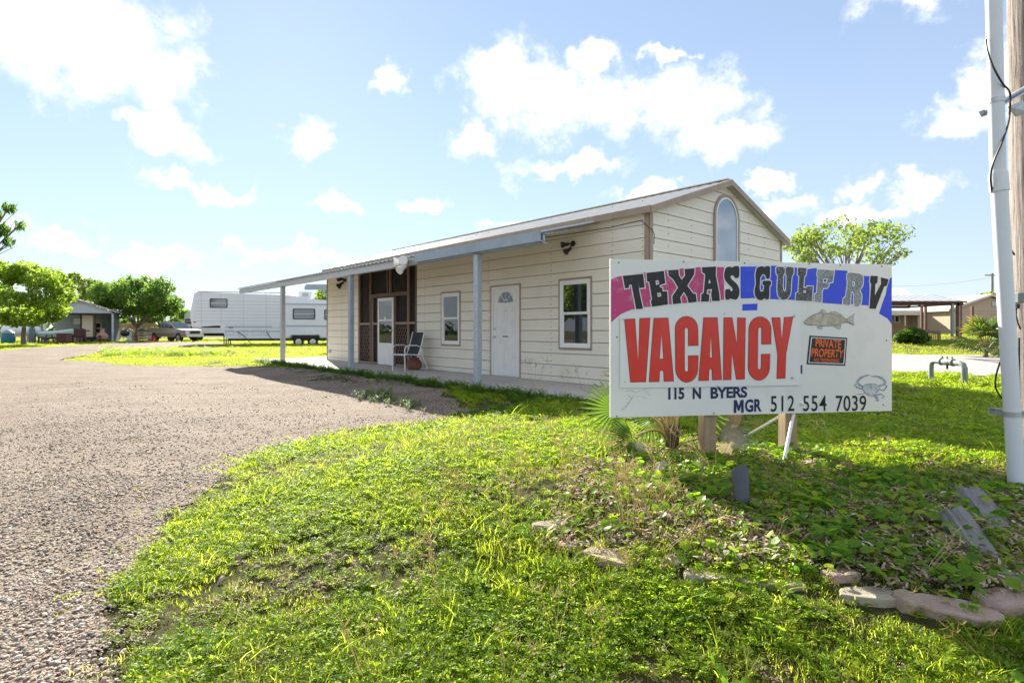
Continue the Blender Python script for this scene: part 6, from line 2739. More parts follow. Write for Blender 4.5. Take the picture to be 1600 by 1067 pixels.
chm = thing('chiminea', 'round bellied pink clay chiminea in front of the carport', 'chiminea', ypx(160, 533, 47.6))
M_['pink_clay'] = mk('chiminea_clay', (.42, .22, .17), .75, .15, 5)
MB().lathe([(.2, .22), (.38, .32), (.43, .5), (.38, .68), (.22, .82), (.17, .9), (.16, 1.18), (.20, 1.2), (.15, 1.21)], 18).build('clay_body', M_['pink_clay'], chm, smooth_=True)
for a in (0.5, 2.6, 4.7):
    MB().tube([(.3 * math.cos(a), .3 * math.sin(a), .28), (.42 * math.cos(a), .42 * math.sin(a), -.03)], .03, 6).build('leg', M_['black'], chm)
MB().lathe([(.13, 0), (.13, .02)], 14, M=Matrix.Translation((.1, -.41, .5)) @ Euler((math.radians(90), 0, 0)).to_matrix().to_4x4()).build('mouth', M_['rust'], chm)

kg = thing('kettle_grill', 'black kettle barbecue grill standing under the round green tree', 'grill', ypx(195.5, 533, 48.5))
MB().lathe([(.08, .52), (.25, .58), (.33, .75), (.34, .80)], 18).build('bowl', M_['black'], kg, smooth_=True)
MB().lathe([(.345, .805), (.33, .92), (.22, 1.04), (.06, 1.09), (.03, 1.12), (.03, 1.16)], 18).build('lid', M_['black'], kg, smooth_=True)
for a in (.6, 2.7, 4.8):
    MB().tube([(.15 * math.cos(a), .15 * math.sin(a), .56), (.36 * math.cos(a), .36 * math.sin(a), -.02)], .022, 6).build('leg', M_['galv'], kg)

pal = thing('pallet_stack', 'timber pallets stacked up beside the pickup rear, dark sheet on top', 'pallets', ypx(222, 533, 49.5))
for k in range(4):
    b = MB()
    z_ = k * .23
    for q in range(4):
        b.box(-.55, .55, -.5 + q * .28, -.34 + q * .28, z_ + .14, z_ + .17)
    for x in (-.5, 0, .5):
        b.box(x - .05, x + .05, -.5, .5, z_ + .03, z_ + .139)
    b.box(-.55, .55, -.5, -.38, z_, z_ + .029)
    b.build('pallet', mk('pallet_wood', (.36, .27, .18), .8) if k == 0 else bpy.data.materials['pallet_wood'], pal)
MB().lathe([(.4, .93), (.3, 1.06), (.1, 1.2), (.02, 1.22)], 10).build('cover', M_['black'], pal)

rc = thing('gas_can', 'bright red plastic fuel can on the ground by the pickup rear wheel', 'fuel can', ypx(237.5, 533.5, 50.5))
MB().bbox(-.30, .30, -.2, .2, 0, .40, .06).build('can_body', mk('can_red', (.65, .02, .05), .4), rc)
b = MB()
b.tube([(-.2, 0, .39), (-.15, 0, .52), (.1, 0, .52), (.15, 0, .39)], .03, 6)
b.tube([(.2, 0, .39), (.32, 0, .55)], .03, 6)
b.build('handle', bpy.data.materials['can_red'], rc)
wb = thing('storage_tote', 'white plastic storage tote beside the black kettle grill', 'tote', ypx(203.5, 533, 49.3))
MB().bbox(-.25, .25, -.2, .2, .3, .85, .04).build('tote_body', M_['vinyl'], wb)
MB().bbox(-.22, .5, -.25, .22, 0, .28, .04).build('lower_tote', mk('tote_blue_grey', (.5, .54, .62), .5), wb)
MB().bbox(-.28, .28, -.23, .23, .851, .90, .02).build('lid', M_['rvw'], wb)

fn = thing('picket_fence', 'low brown picket fence behind the grill and pallets', 'fence', ypx(186, 532, 60))
src = None
for i in range(26):
    if src is None:
        src = MB().prism([(-.05, 0), (.05, 0), (.05, 1.5), (0, 1.58), (-.05, 1.5)], -.012, .012, 'y').build('picket', mk('picket_brown', (.36, .22, .14), .8, .15), fn)
        src.location = (0, 0, .25)
    else:
        child_copy(src, fn, (i * .15, 0, .25))
for zz in (.5, 1.45):
    MB().box(-.1, 3.9, .015, .05, zz, zz + .09).build('rail', M_['deck'], fn)
for x in (0, 1.9, 3.8):
    MB().box(x - .05, x + .05, .052, .15, -.2, 1.75).build('post', M_['deck'], fn)

tbl = thing('picnic_table', 'dark red painted picnic table under the yellow green tree', 'table', ypx(90, 536, 43.2), .1)
M_['dred'] = mk('dark_red_wood', (.14, .045, .05), .6, .15)
b = MB()
for k in range(5):
    b.box(-.8, .8, -.36 + k * .145, -.225 + k * .145, .70, .74)
b.build('table_top', M_['dred'], tbl)
for y in (-.75, .5):
    MB().box(-.8, .8, y, y + .25, .42, .46).build('bench_plank', M_['dred'], tbl)
for x in (-.6, .6):
    for s in (-1, 1):
        MB().tube([(x, s * .25, .70), (x, s * .6, -.02)], .05, 4).build('leg', M_['dred'], tbl)
    MB().box(x - .03, x + .03, -.72, .72, .36, .419).build('brace', M_['dred'], tbl)
cb_ = thing('yard_cabinet', 'dark red wooden box cabinet standing at the end of the picnic table', 'cabinet', ypx(101.5, 536, 42.8))
MB().bbox(-.42, .32, -.3, .3, 0, .78, .02).build('cabinet_body', M_['dred'], cb_)
MB().box(-.46, .36, -.34, .34, .781, .81).build('lid', M_['dred'], cb_)

def slat_chair(px, Y, rz, label):
    t = thing('garden_chair', label, 'chair', ypx(px, 533, Y), rz)
    b = MB()
    for k in range(4):
        b.box(-.3, .3, -.3 + k * .15, -.18 + k * .15, .42, .45)
    b.build('seat', M_['dred'], t)
    for k in range(5):
        x = -.26 + k * .13
        MB().box(x - .05, x + .05, .28, .31, .45, 1.2 - .03 * abs(k - 2)).build('slat', M_['dred'], t)
    for x in (-.3, .3):
        for y in (-.28, .28):
            MB().box(x - .03, x + .03, y - .03, y + .03, -.02, .419).build('leg', M_['dred'], t)
        MB().box(x - .06, x + .06, -.34, .34, .62, .65).build('armrest', M_['dred'], t)
        MB().box(x - .03, x + .03, -.31, -.25, .419, .62).build('arm_post', M_['dred'], t)


slat_chair(116, 45.6, .25, 'dark red slatted garden chair at the carport edge, beside the picnic table')
slat_chair(124, 46.2, -.2, 'dark red slatted garden chair closest to the beige box trailer')

pt_ = thing('propane_tank', 'large white horizontal propane tank behind the yellow green tree trunk', 'tank', ypx(33, 536, 45.5), .05)
MB().lathe([(.02, -1.45), (.25, -1.4), (.42, -1.25), (.46, -1.05), (.46, 1.05), (.42, 1.25), (.25, 1.4), (.02, 1.45)], 20, M=Matrix.Translation((0, 0, 1.02)), axis='x').build('tank_body', M_['rvw'], pt_, smooth_=True)
MB().lathe([(.16, 1.40), (.16, 1.62), (.12, 1.66)], 12).build('valve_dome', M_['rvw2'], pt_)
for x in (-.8, .8):
    MB().box(x - .1, x + .1, -.35, .35, -.02, .62).build('foot', M_['concrete'], pt_)
tb = thing('rain_barrel', 'teal plastic barrel at the far end of the propane tank by the picture edge', 'barrel', ypx(12.5, 536, 43.5))
MB().lathe([(.36, 0), (.42, .2), (.44, .45), (.42, .7), (.37, .82)], 16).build('barrel_body', mk('barrel_teal', (.03, .20, .26), .5, .15), tb, smooth_=True)
MB().lathe([(.40, .825), (.40, .87), (.2, 1.05), (.1, 1.1)], 16).build('lid', mk('barrel_lid', (.28, .32, .36), .5), tb, smooth_=True)
bt = thing('covered_boat', 'small pale green boat hull resting on blocks behind the picnic table', 'boat', ypx(86, 535, 45.4), .08)
bt.scale = (.72, .8, .85)
b = MB()
v, f = [], []
secs = [(-1.7, .42, .55, .95), (-.8, .5, .42, .95), (.2, .5, .40, 1.0), (1.0, .4, .46, 1.08), (1.6, .2, .62, 1.18), (1.95, .02, .9, 1.25)]
for (x, w, zk_, zg_) in secs:
    v += [(x, -w, zg_), (x, -w * .85, (zk_ + zg_) / 2 - .05), (x, 0, zk_), (x, w * .85, (zk_ + zg_) / 2 - .05), (x, w, zg_), (x, 0, zg_ + .22)]
for i in range(len(secs) - 1):
    for k in range(6):
        j = (k + 1) % 6
        f.append((i * 6 + k, i * 6 + j, (i + 1) * 6 + j, (i + 1) * 6 + k))
f.append(tuple(range(6)))
f.append(tuple(range(35, 29, -1)))
b.add(v, f)
b.build('hull', mk('boat_pale_green', (.50, .60, .56), .4, .05), bt)
for x in (-1.0, .9):
    MB().box(x - .1, x + .1, -.35, .35, -.02, .45).build('block', M_['concrete'], bt)
for i, px in enumerate((60.5, 65.5)):
    o = MB().tube([ypx(px, 535, 46) - Vector((0, 0, .2)), ypx(px, 535, 46) + Vector((0, 0, 1.9))], .07, 8).build('yard_post', M_['pole'])
    tag(o, ('grey yard post nearest the propane tank' if i == 0 else 'grey yard post nearest the pale green boat'), 'post', 'posts in the yard')
# a gas bottle rack by the tank
gb = thing('gas_bottle', 'tall grey gas bottle standing between the propane tank and the yard posts', 'gas bottle', ypx(50, 536, 44.8))
MB().lathe([(.2, 0), (.21, .1), (.21, 1.1), (.14, 1.3), (.06, 1.36), (.06, 1.45)], 14).build('bottle_body', mk('bottle_grey', (.14, .19, .20), .5), gb, smooth_=True)
MB().lathe([(.11, 1.38), (.11, 1.55)], 12).build('valve_guard', M_['galv'], gb)

# far wood behind everything
cl = []
for i in range(150):
    a = math.radians(-70 + 150 * i / 150 + random.uniform(-.4, .4))
    R_ = random.uniform(120, 150)
    cl.append((R_ * math.sin(a), R_ * math.cos(a), random.uniform(.6, 2.0), random.uniform(2.0, 3.4)))
V, Fq = leaves_np([c[:3] for c in cl], [c[3] for c in cl], 16000, .8, 99, .8)
tag(mesh_np('far_woods', V, Fq, L_dark), 'low dark belt of trees along the horizon', kind='stuff')

# ------------------------------------------------------------------ grass, weeds, ground cover, stones (instanced)
def proto(name, mb, mat):
    me = bpy.data.meshes.new(name)
    me.from_pydata(mb.v, [], mb.f)
    me.materials.append(mat) if not isinstance(mat, list) else [me.materials.append(m) for m in mat]
    if isinstance(mat, list):
        me.polygons.foreach_set('material_index', mb.m)
    me.update()
    return bpy.data.objects.new(name, me)       # kept out of the scene: only its instances show


def scatter(name, pts, rot, scl, idx, protos, label):
    me = bpy.data.meshes.new(name)
    n = len(pts)
    me.vertices.add(n)
    me.vertices.foreach_set('co', np.asarray(pts, np.float32).ravel())
    a = me.attributes.new('rot', 'FLOAT_VECTOR', 'POINT')
    a.data.foreach_set('vector', np.asarray(rot, np.float32).ravel())
    a = me.attributes.new('scl', 'FLOAT', 'POINT')
    a.data.foreach_set('value', np.asarray(scl, np.float32))
    a = me.attributes.new('kid', 'INT', 'POINT')
    a.data.foreach_set('value', np.asarray(idx, np.int32))
    me.update()
    ob = bpy.data.objects.new(name, me)
    COL.objects.link(ob)
    ng = bpy.data.node_groups.new(name, 'GeometryNodeTree')
    ng.interface.new_socket('Geometry', in_out='INPUT', socket_type='NodeSocketGeometry')
    ng.interface.new_socket('Geometry', in_out='OUTPUT', socket_type='NodeSocketGeometry')
    N, L = ng.nodes, ng.links
    gi, go = N.new('NodeGroupInput'), N.new('NodeGroupOutput')
    jn = N.new('GeometryNodeJoinGeometry')

    def attr(nm, t):
        q = N.new('GeometryNodeInputNamedAttribute')
        q.data_type = t
        q.inputs['Name'].default_value = nm
        return q.outputs['Attribute']
    ra, sa, ka = attr('rot', 'FLOAT_VECTOR'), attr('scl', 'FLOAT'), attr('kid', 'INT')
    er = N.new('FunctionNodeEulerToRotation')
    L.new(ra, er.inputs[0])
    for k, p in enumerate(protos):
        oi = N.new('GeometryNodeObjectInfo')
        oi.inputs['Object'].default_value = p
        oi.inputs['As Instance'].default_value = True
        cp_ = N.new('FunctionNodeCompare')
        cp_.data_type = 'INT'
        cp_.operation = 'EQUAL'
        L.new(ka, cp_.inputs['A'] if cp_.inputs['A'].type == 'INT' else [s for s in cp_.inputs if s.type == 'INT'][0])
        [s for s in cp_.inputs if s.type == 'INT'][1].default_value = k
        ip = N.new('GeometryNodeInstanceOnPoints')
        L.new(gi.outputs[0], ip.inputs['Points'])
        L.new(cp_.outputs[0], ip.inputs['Selection'])
        L.new(oi.outputs['Geometry'], ip.inputs['Instance'])
        L.new(er.outputs[0], ip.inputs['Rotation'])
        L.new(sa, ip.inputs['Scale'])
        L.new(ip.outputs[0], jn.inputs[0])
    L.new(jn.outputs[0], go.inputs[0])
    md = ob.modifiers.new('scatter', 'NODES')
    md.node_group = ng
    return tag(ob, label, kind='stuff')


def blades(n, R, h0, h1, w, seed, lean=.6, seg=3):
    g = random.Random(seed)
    b = MB()
    for i in range(n):
        a = g.uniform(0, 6.283)
        r = R * math.sqrt(g.random())
        x, y = r * math.cos(a), r * math.sin(a)
        h = g.uniform(h0, h1)
        la = g.uniform(0, 6.283)
        l = h * lean * g.uniform(.15, 1.25)
        ww = w * g.uniform(.7, 1.3)
        px, py = -math.sin(la + g.uniform(-.8, .8)) * ww / 2, math.cos(la + g.uniform(-.8, .8)) * ww / 2
        v, f = [], []
        for k in range(seg):
            u = k / seg
            cx, cy = x + math.cos(la) * l * u ** 1.7, y + math.sin(la) * l * u ** 1.7
            zz = h * (u - .18 * lean * u * u)
            s = 1 - .55 * u
            v += [(cx - px * s, cy - py * s, zz), (cx + px * s, cy + py * s, zz)]
        v.append((x + math.cos(la) * l, y + math.sin(la) * l, h * (1 - .25 * lean)))
        for k in range(seg - 1):
            f.append((2 * k, 2 * k + 1, 2 * k + 3, 2 * k + 2))
        f.append((2 * seg - 2, 2 * seg - 1, 2 * seg))
        b.add(v, f)
    return b


def weed(nst, R, h, leaf, seed, per=5):
    """sprawling small-leafed weed"""
    g = random.Random(seed)
    b = MB()
    for i in range(nst):
        a = g.uniform(0, 6.283)
        d = Vector((math.cos(a), math.sin(a), 0))
        L_ = R * g.uniform(.4, 1.1)
        top = h * g.uniform(.5, 1.2)
        for k in range(per):
            u = (k + .6) / per
            c = d * L_ * u + Vector((0, 0, top * (1 - (1 - u) ** 2)))
            for s in (-1, 1):
                la = a + s * g.uniform(.5, 1.5)
                ld = Vector((math.cos(la), math.sin(la), g.uniform(-.1, .7))).normalized()
                wd = ld.cross(Vector((g.uniform(-.4, .4), g.uniform(-.4, .4), 1))).normalized()
                ls = leaf * g.uniform(.6, 1.25)
                b.add([c, c + ld * ls * .5 + wd * ls * .28, c + ld * ls, c + ld * ls * .5 - wd * ls * .28], [(0, 1, 2, 3)])
    return b


def round_leaf(nl, R, hs, r, seed):
    """round leaves on thin stalks"""
    g = random.Random(seed)
    b = MB()
    for i in range(nl):
        a = g.uniform(0, 6.283)
        d = R * math.sqrt(g.random())
        h = hs * g.uniform(.5, 1.3)
        x, y = d * math.cos(a), d * math.sin(a)
        rr = r * g.uniform(.6, 1.2)
        nrm = Vector((g.uniform(-.7, .7), g.uniform(-.9, .5), 1)).normalized()
        u = nrm.orthogonal().normalized()
        v_ = nrm.cross(u)
        c = Vector((x, y, h))
        ring = []
        n = 9
        for k in range(n):
            an = 6.283 * k / n
            kk = .62 if k == 0 else 1
            ring.append(c + (u * math.cos(an) + v_ * math.sin(an)) * rr * kk + nrm * rr * .12)
        b.add([c] + ring, [(0, 1 + k, 1 + (k + 1) % n) for k in range(n)])
        b.add([Vector((x * .7, y * .7, 0)) + Vector((.0012, 0, 0)), Vector((x * .7, y * .7, 0)) - Vector((.0012, 0, 0)), c - Vector((.0012, 0, 0)), c + Vector((.0012, 0, 0))], [(0, 1, 2, 3)])
    return b


def chips(n, R, s, seed):
    g = random.Random(seed)
    b = MB()
    for i in range(n):
        a, d = g.uniform(0, 6.283), R * math.sqrt(g.random())
        M = Matrix.Translation((d * math.cos(a), d * math.sin(a), .012 + .02 * g.random())) @ Euler((g.uniform(-.5, .5), g.uniform(-.5, .5), g.uniform(0, 6.28))).to_matrix().to_4x4()
        l, w = s * g.uniform(.5, 1.4), s * g.uniform(.15, .4)
        b.add([M @ Vector(q) for q in ((-l / 2, -w / 2, 0), (0, -w * .6, .004), (l / 2, -w / 3, 0), (l / 2, w / 3, .002), (0, w * .55, .006), (-l / 2, w / 2, 0))], [(0, 1, 4, 5), (1, 2, 3, 4)])
    return b


def seed_stem(n, h, seed):
    """upright straw stems with finger-like seed heads"""
    g = random.Random(seed)
    b = MB()
    for i in range(n):
        a = g.uniform(0, 6.283)
        e = Vector((math.cos(a) * h * g.uniform(.1, .4), math.sin(a) * h * g.uniform(.1, .4), h * g.uniform(.7, 1.1)))
        s = Vector((g.uniform(-.02, .02), g.uniform(-.02, .02), 0))
        b.tube([s, s.lerp(e, .5) + Vector((0, 0, .04 * h)), e], [.0016, .0013, .001], 3, cap=False)
        for k in range(5):
            f_ = e + Vector((g.uniform(-1, 1), g.uniform(-1, 1), g.uniform(.3, 1.4))) * h * .14
            b.tube([e, f_], [.0022, .0012], 3, cap=False)
    return b


def pebble(seed, flat=.55):
    g = random.Random(seed)
    bm = bmesh.new()
    bmesh.ops.create_icosphere(bm, subdivisions=1, radius=.5)
    for v in bm.verts:
        v.co *= g.uniform(.78, 1.15)
        v.co.z *= flat
        v.co.x *= 1.25
    b = MB()
    bm.verts.index_update()
    b.add([v.co.copy() for v in bm.verts], [tuple(v.index for v in f.verts) for f in bm.faces])
    bm.free()
    return b


G_blade = leaf_mat('grass_blade', [(0, (.075, .125, .014)), (.4, (.13, .185, .02)), (.7, (.19, .24, .028)), (.9, (.27, .27, .05)), (1, (.38, .33, .16))], (.36, .44, .03), .58, patch=(.32, .28, .11), patch_scale=1.3, patch_range=(.52, .74))
G_weed = leaf_mat('weed_leaf', [(0, (.08, .14, .018)), (.5, (.14, .21, .026)), (.9, (.22, .27, .03)), (1, (.36, .35, .06))], (.36, .47, .03), .58, patch=(.20, .20, .04), patch_scale=1.7, patch_range=(.56, .75))
G_round = leaf_mat('round_leaf', [(0, (.035, .10, .014)), (.5, (.08, .18, .02)), (.85, (.16, .26, .03)), (1, (.33, .34, .03))], (.24, .42, .02), .42, rough=.35, per='island')
G_straw = leaf_mat('straw', [(0, (.40, .32, .19)), (1, (.58, .49, .32))], (.5, .42, .25), .3)
G_dark = leaf_mat('edge_weed', [(0, (.03, .08, .014)), (.6, (.06, .12, .02)), (1, (.12, .17, .03))], (.14, .28, .02), .4)
G_chip = leaf_mat('mulch', [(0, (.13, .085, .06)), (.4, (.31, .22, .15)), (.75, (.46, .36, .26)), (1, (.60, .50, .38))], (.3, .2, .12), .08, rough=.8)


def stones_mat():
    t = NT('pebbles')
    oi = t.node('ShaderNodeObjectInfo')
    c = t.ramp(oi.outputs['Random'], [(0, (.10, .08, .065)), (.12, (.20, .15, .11)), (.35, (.33, .25, .18)), (.5, (.27, .24, .215)), (.68, (.43, .345, .26)), (.82, (.40, .25, .16)), (.92, (.54, .47, .38)), (1, (.72, .67, .58))])
    n = t.noise(7, 4, .7)
    t.color(t.mix(.35, c, t.ramp(n, [(.3, (.5, .5, .5)), (.7, (1, 1, 1))]), 'MULTIPLY'))
    t.p.inputs['Roughness'].default_value = .75
    return t.mat


G_stone = stones_mat()

P_tuft = [proto('grass_tuft', blades(20, .05, .018, .055, .0042, s, 1.0), G_blade) for s in (1, 2, 3)]
P_long = [proto('long_grass_tuft', blades(11, .04, .06, .15, .004, s, 1.0, 4), G_blade) for s in (4, 5)]
P_weed = [proto('weed_clump', weed(10, .075, .035, .015, s, 5), G_weed) for s in (6, 7)]
P_far = [proto('far_grass', blades(26, .16, .02, .045, .011, s, 1.2, 2), G_blade) for s in (8, 9)]
P_round = [proto('round_leaf_plant', round_leaf(7, .10, .05, .022, s), G_round) for s in (10, 11, 12)]
P_chip = [proto('mulch_chips', chips(20, .11, .032, s), G_chip) for s in (13, 14)]
P_stem = [proto('straw_stems', seed_stem(5, .34, s), G_straw) for s in (15, 16)]
P_edge = [proto('edge_weeds', weed(14, .16, .22, .04, s, 6), G_dark) for s in (17, 18)]
P_edge += [proto('edge_grass', blades(22, .08, .10, .30, .007, 19, .7, 3), G_dark)]
P_peb = [proto('pebble', pebble(s), G_stone) for s in range(20, 26)]

DR2 = drive
STONES = [o.location[:2] for o in bpy.data.objects if o.name.startswith('edging_stone')]
obst = [ROADP, HOUSEP, SLAB, BLDG]


def vnoise(x, y, s, seed):
    g = np.random.default_rng(seed)
    ph = g.uniform(0, 6.283, (6, 2))
    fr_ = g.uniform(.6, 1.6, (6, 2)) * s * g.choice([-1, 1], (6, 2))
    v = sum(np.sin(x * fr_[i, 0] + y * fr_[i, 1] + ph[i, 0]) for i in range(6)) / 6
    return v * .5 + .5


def ring(Y0, Y1, dens, xl=1.0, xr=1.0, marg=2.2):
    """random points over the wedge of ground in front of the camera, with a margin to either side"""
    w1 = Y1 * .93 + marg
    n = int((Y1 - Y0) * 2 * w1 * dens)
    y = rng.uniform(Y0, Y1, n)
    x = rng.uniform(-w1, w1, n)
    k = np.abs(x) < y * .93 + marg
    return x[k], y[k]


def okmask(x, y, drive_too=True):
    m = np.ones(x.shape, bool)
    for p in obst:
        m &= ~inside(p, x, y)
    if drive_too:
        m &= ~inside(DR2, x, y)
    return m


AX, AY, AR, AS, AK = [], [], [], [], []
TUFT = P_tuft + P_long + P_weed + P_far     # 0-2, 3-4, 5-6, 7-8


def put(x, y, s, k, zoff=0.0, tilt=.15):
    n = len(x)
    AX.append(np.stack([x, y, hgt(x, y) + zoff], 1))
    AR.append(np.stack([rng.normal(0, tilt, n), rng.normal(0, tilt, n), rng.uniform(0, 6.283, n)], 1))
    AS.append(s)
    AK.append(k)


for (Y0, Y1, dens, smin, smax) in ((1.0, 2.6, 1900, .75, 1.15), (2.6, 4.2, 1400, .8, 1.25), (4.2, 6.5, 850, .95, 1.5), (6.5, 10, 380, 1.2, 1.9), (10, 16, 130, 1.7, 2.6)):
    x, y = ring(Y0, Y1, dens)
    m = okmask(x, y)
    x, y = x[m], y[m]
    nz = vnoise(x, y, 2.4, 1)
    inb = inside(BED, x, y)
    keep = rng.random(len(x)) < np.where(inb, .32, .17 + .98 * smooth(.34, .60, nz))
    dst = np.min(np.stack([np.hypot(x - q[0], y - q[1] + .05) for q in STONES]), 0)
    keep &= (dst > .12) | (rng.random(len(x)) < .22)
    # worn shady strip before the porch, bare edge along the gravel
    off = -((x - CRN.x) * B.x + (y - CRN.y) * B.y)
    t = (x - CRN.x) * A.x + (y - CRN.y) * A.y
    keep &= ~((off < 3.4) & (off > 1.7) & (t > .5) & (t < 14) & (rng.random(len(x)) < .55))
    ex, ey = rng.normal(0, .38, len(x)), rng.normal(0, .38, len(x))
    keep &= ~(inside(DR2, x + ex, y + ey) & (rng.random(len(x)) < .5) & (y < 9))
    ex, ey = rng.normal(0, .16, len(x)), rng.normal(0, .16, len(x))
    keep &= ~(inside(DR2, x + ex, y + ey) & (rng.random(len(x)) < .8))
    x, y, nz = x[keep], y[keep], nz[keep]
    n = len(x)
    wz_ = vnoise(x, y, 3.1, 2)
    r = rng.random(n)
    k = rng.integers(0, 3, n)
    weedp = .30 + .6 * smooth(.40, .58, wz_)
    k = np.where(r < weedp, rng.integers(5, 7, n), k)
    lp = .008 + .07 * smooth(.58, .75, vnoise(x, y, 1.9, 3))
    k = np.where(rng.random(n) < lp, rng.integers(3, 5, n), k)
    put(x, y, rng.uniform(smin, smax, n) * (.75 + .5 * nz), k)
for (Y0, Y1, dens, smin, smax) in ((16, 24, 42, .9, 1.5), (24, 40, 16, 1.2, 2.0), (40, 70, 4, 1.8, 3.0)):
    x, y = ring(Y0, Y1, dens, marg=3)
    m = okmask(x, y)
    x, y = x[m], y[m]
    n = len(x)
    put(x, y, rng.uniform(smin, smax, n), rng.integers(7, 9, n))
# thin invasion of the gravel near its edge
x, y = ring(1.6, 9, 260)
m = inside(DR2, x, y)
x, y = x[m], y[m]
dx = rng.normal(0, .22, len(x))
dy = rng.normal(0, .22, len(x))
m = (~inside(DR2, x + dx, y + dy)) & okmask(x, y, False) & (rng.random(len(x)) < .55)
x, y = x[m], y[m]
put(x, y, rng.uniform(.4, .9, len(x)) * (1 + .08 * y), rng.integers(0, 3, len(x)))
scatter('grass', np.concatenate(AX), np.concatenate(AR), np.concatenate(AS), np.concatenate(AK), TUFT, 'short mixed lawn grass and small weeds covering the lot')

# ground cover of the bed: round leaves, mulch, straw
AX, AR, AS, AK = [], [], [], []
x, y = ring(2.0, 5.6, 520)
inb = inside(BED, x, y)
nz = vnoise(x, y, 3.0, 5)
right = smooth(.3, 1.4, x)
m = inb & (rng.random(len(x)) < (.05 + .16 * right) * (.35 + 1.0 * smooth(.35, .6, nz)))
put(x[m], y[m], rng.uniform(.75, 1.35, m.sum()), rng.integers(0, 3, m.sum()), .004)
x, y = ring(1.4, 6.0, 60)
m = okmask(x, y) & (x > .2) & (y < 6) & (rng.random(len(x)) < .30 * smooth(.2, 2.2, x)) & ~inside(BED, x, y)
put(x[m], y[m], rng.uniform(.7, 1.1, m.sum()), rng.integers(0, 3, m.sum()), .01)
scatter('ground_cover', np.concatenate(AX), np.concatenate(AR), np.concatenate(AS), np.concatenate(AK), P_round, 'round leafed creeping ground cover over the planting bed')

AX, AR, AS, AK = [], [], [], []
x, y = ring(2.0, 5.6, 260)
m = inside(BED, x, y)
put(x[m], y[m], rng.uniform(.7, 1.3, m.sum()), rng.integers(0, 2, m.sum()), .0, .05)
x, y = ring(1.3, 7, 44)
m = okmask(x, y) & (rng.random(len(x)) < .15 + .75 * smooth(.5, .3, vnoise(x, y, 2.4, 1)))
put(x[m], y[m], rng.uniform(.4, .8, m.sum()), rng.integers(0, 2, m.sum()), .01, .05)
scatter('mulch', np.concatenate(AX), np.concatenate(AR), np.concatenate(AS), np.concatenate(AK), P_chip, 'dry wood chips and dead leaves scattered in the bed')

AX, AR, AS, AK = [], [], [], []
x, y = ring(1.8, 6.0, 22)
cx_, cy_ = w2(960, 770)
wgt = np.exp(-(((x - cx_) / .9) ** 2 + ((y - cy_) / .8) ** 2)) * .9 + .05
m = okmask(x, y) & (rng.random(len(x)) < wgt) & (x > -1.5)
put(x[m], y[m], rng.uniform(.45, 1.0, m.sum()), rng.integers(0, 2, m.sum()), 0, .3)
# tall seed heads before the slab
for _ in range(5):
    px = random.uniform(800, 985)
    q = gp(px, random.uniform(612, 630))
    put(np.array([q.x]), np.array([q.y]), np.array([random.uniform(1.2, 1.9)]), np.array([random.randint(0, 1)]), 0, .1)
scatter('dry_stems', np.concatenate(AX), np.concatenate(AR), np.concatenate(AS), np.concatenate(AK), P_stem, 'straw coloured dry stems and seed heads in the grass')

AX, AR, AS, AK = [], [], [], []
n = 900
t = rng.uniform(-1.0, 14.6, n)
off = 1.75 + np.abs(rng.normal(.02, .20, n))
x = CRN.x + A.x * t - B.x * off
y = CRN.y + A.y * t - B.y * off
s = rng.uniform(.25, .70, n) * (1.15 - .35 * np.clip((off - 1.7) / .6, 0, 1))
put(x, y, s, rng.integers(0, 3, n))
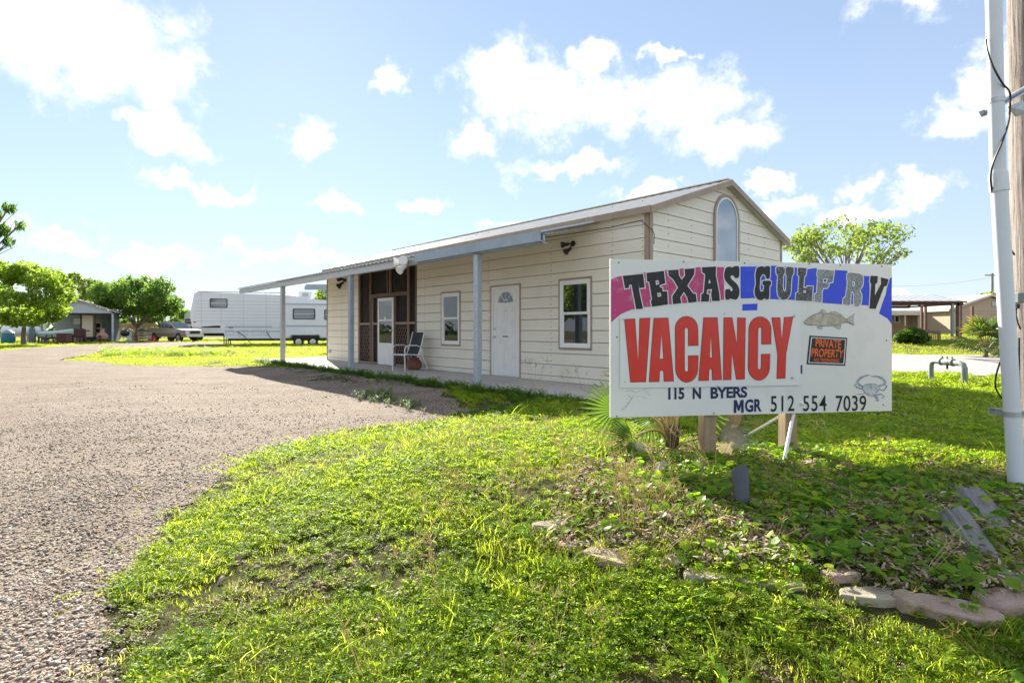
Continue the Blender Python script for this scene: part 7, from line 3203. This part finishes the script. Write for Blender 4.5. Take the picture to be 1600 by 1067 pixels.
# scattered weeds on the shaded worn strip
n = 500
t = rng.uniform(-.5, 4.2, n)
off = rng.uniform(1.9, 3.4, n)
x = CRN.x + A.x * t - B.x * off
y = CRN.y + A.y * t - B.y * off
m = vnoise(x, y, 2.0, 8) > .5
put(x[m], y[m], rng.uniform(.3, .7, m.sum()), rng.integers(0, 3, m.sum()))
scatter('porch_weeds', np.concatenate(AX), np.concatenate(AR), np.concatenate(AS), np.concatenate(AK), P_edge, 'dark green weeds crowding the front edge of the porch slab')

# tall weeds on the grass island by the trailer
AX, AR, AS, AK = [], [], [], []
n = 900
u = rng.random(n)
px = 160 + u * 205
py = 553 - 1.5 * u + rng.normal(0, 2.2, n)
gap = (px > 188) & (px < 196)
pts = [gp(a, c) for a, c, q in zip(px, py, gap) if not q]
x = np.array([p.x for p in pts])
y = np.array([p.y for p in pts])
put(x, y, rng.uniform(.4, .95, len(x)) * (.7 + .6 * vnoise(x, y, .8, 9)), rng.integers(0, 3, len(x)))
P_isl = [proto('island_weeds', weed(16, .22, .24, .05, 30, 6), G_weed), proto('island_weeds', weed(14, .2, .3, .05, 31, 6), G_weed), proto('island_grass', blades(24, .12, .15, .35, .012, 32, .7, 3), G_blade)]
scatter('tall_weeds', np.concatenate(AX), np.concatenate(AR), np.concatenate(AS), np.concatenate(AK), P_isl, 'bank of tall green weeds on the grass island before the camper')

# loose pebbles
AX, AR, AS, AK = [], [], [], []
for (Y0, Y1, dens, s0, s1) in ((1.0, 3.0, 4500, .006, .026), (3.0, 5.0, 2300, .007, .026), (5.0, 8.5, 750, .009, .028), (8.5, 14, 130, .014, .038)):
    x, y = ring(Y0, Y1, dens)
    e = rng.normal(0, .10, (2, len(x)))
    m = inside(DR2, x + e[0], y + e[1]) & okmask(x, y, False)
    x, y = x[m], y[m]
    n = len(x)
    s = s0 + (s1 - s0) * rng.random(n) ** 2.2
    lane = vnoise(x * .5, y * .35, 2.2, 12)
    k = rng.random(n) < .45 + .55 * smooth(.35, .6, lane)
    x, y, s = x[k], y[k], s[k]
    put(x, y, s, rng.integers(0, 6, len(x)), .008 + s * .12, .35)
x, y = ring(1.2, 7, 7)
m = okmask(x, y)
put(x[m], y[m], rng.uniform(.02, .05, m.sum()), rng.integers(0, 6, m.sum()), .02, .4)
scatter('pebbles', np.concatenate(AX), np.concatenate(AR), np.concatenate(AS), np.concatenate(AK), P_peb, 'loose pebbles and shell bits over the gravel drive')
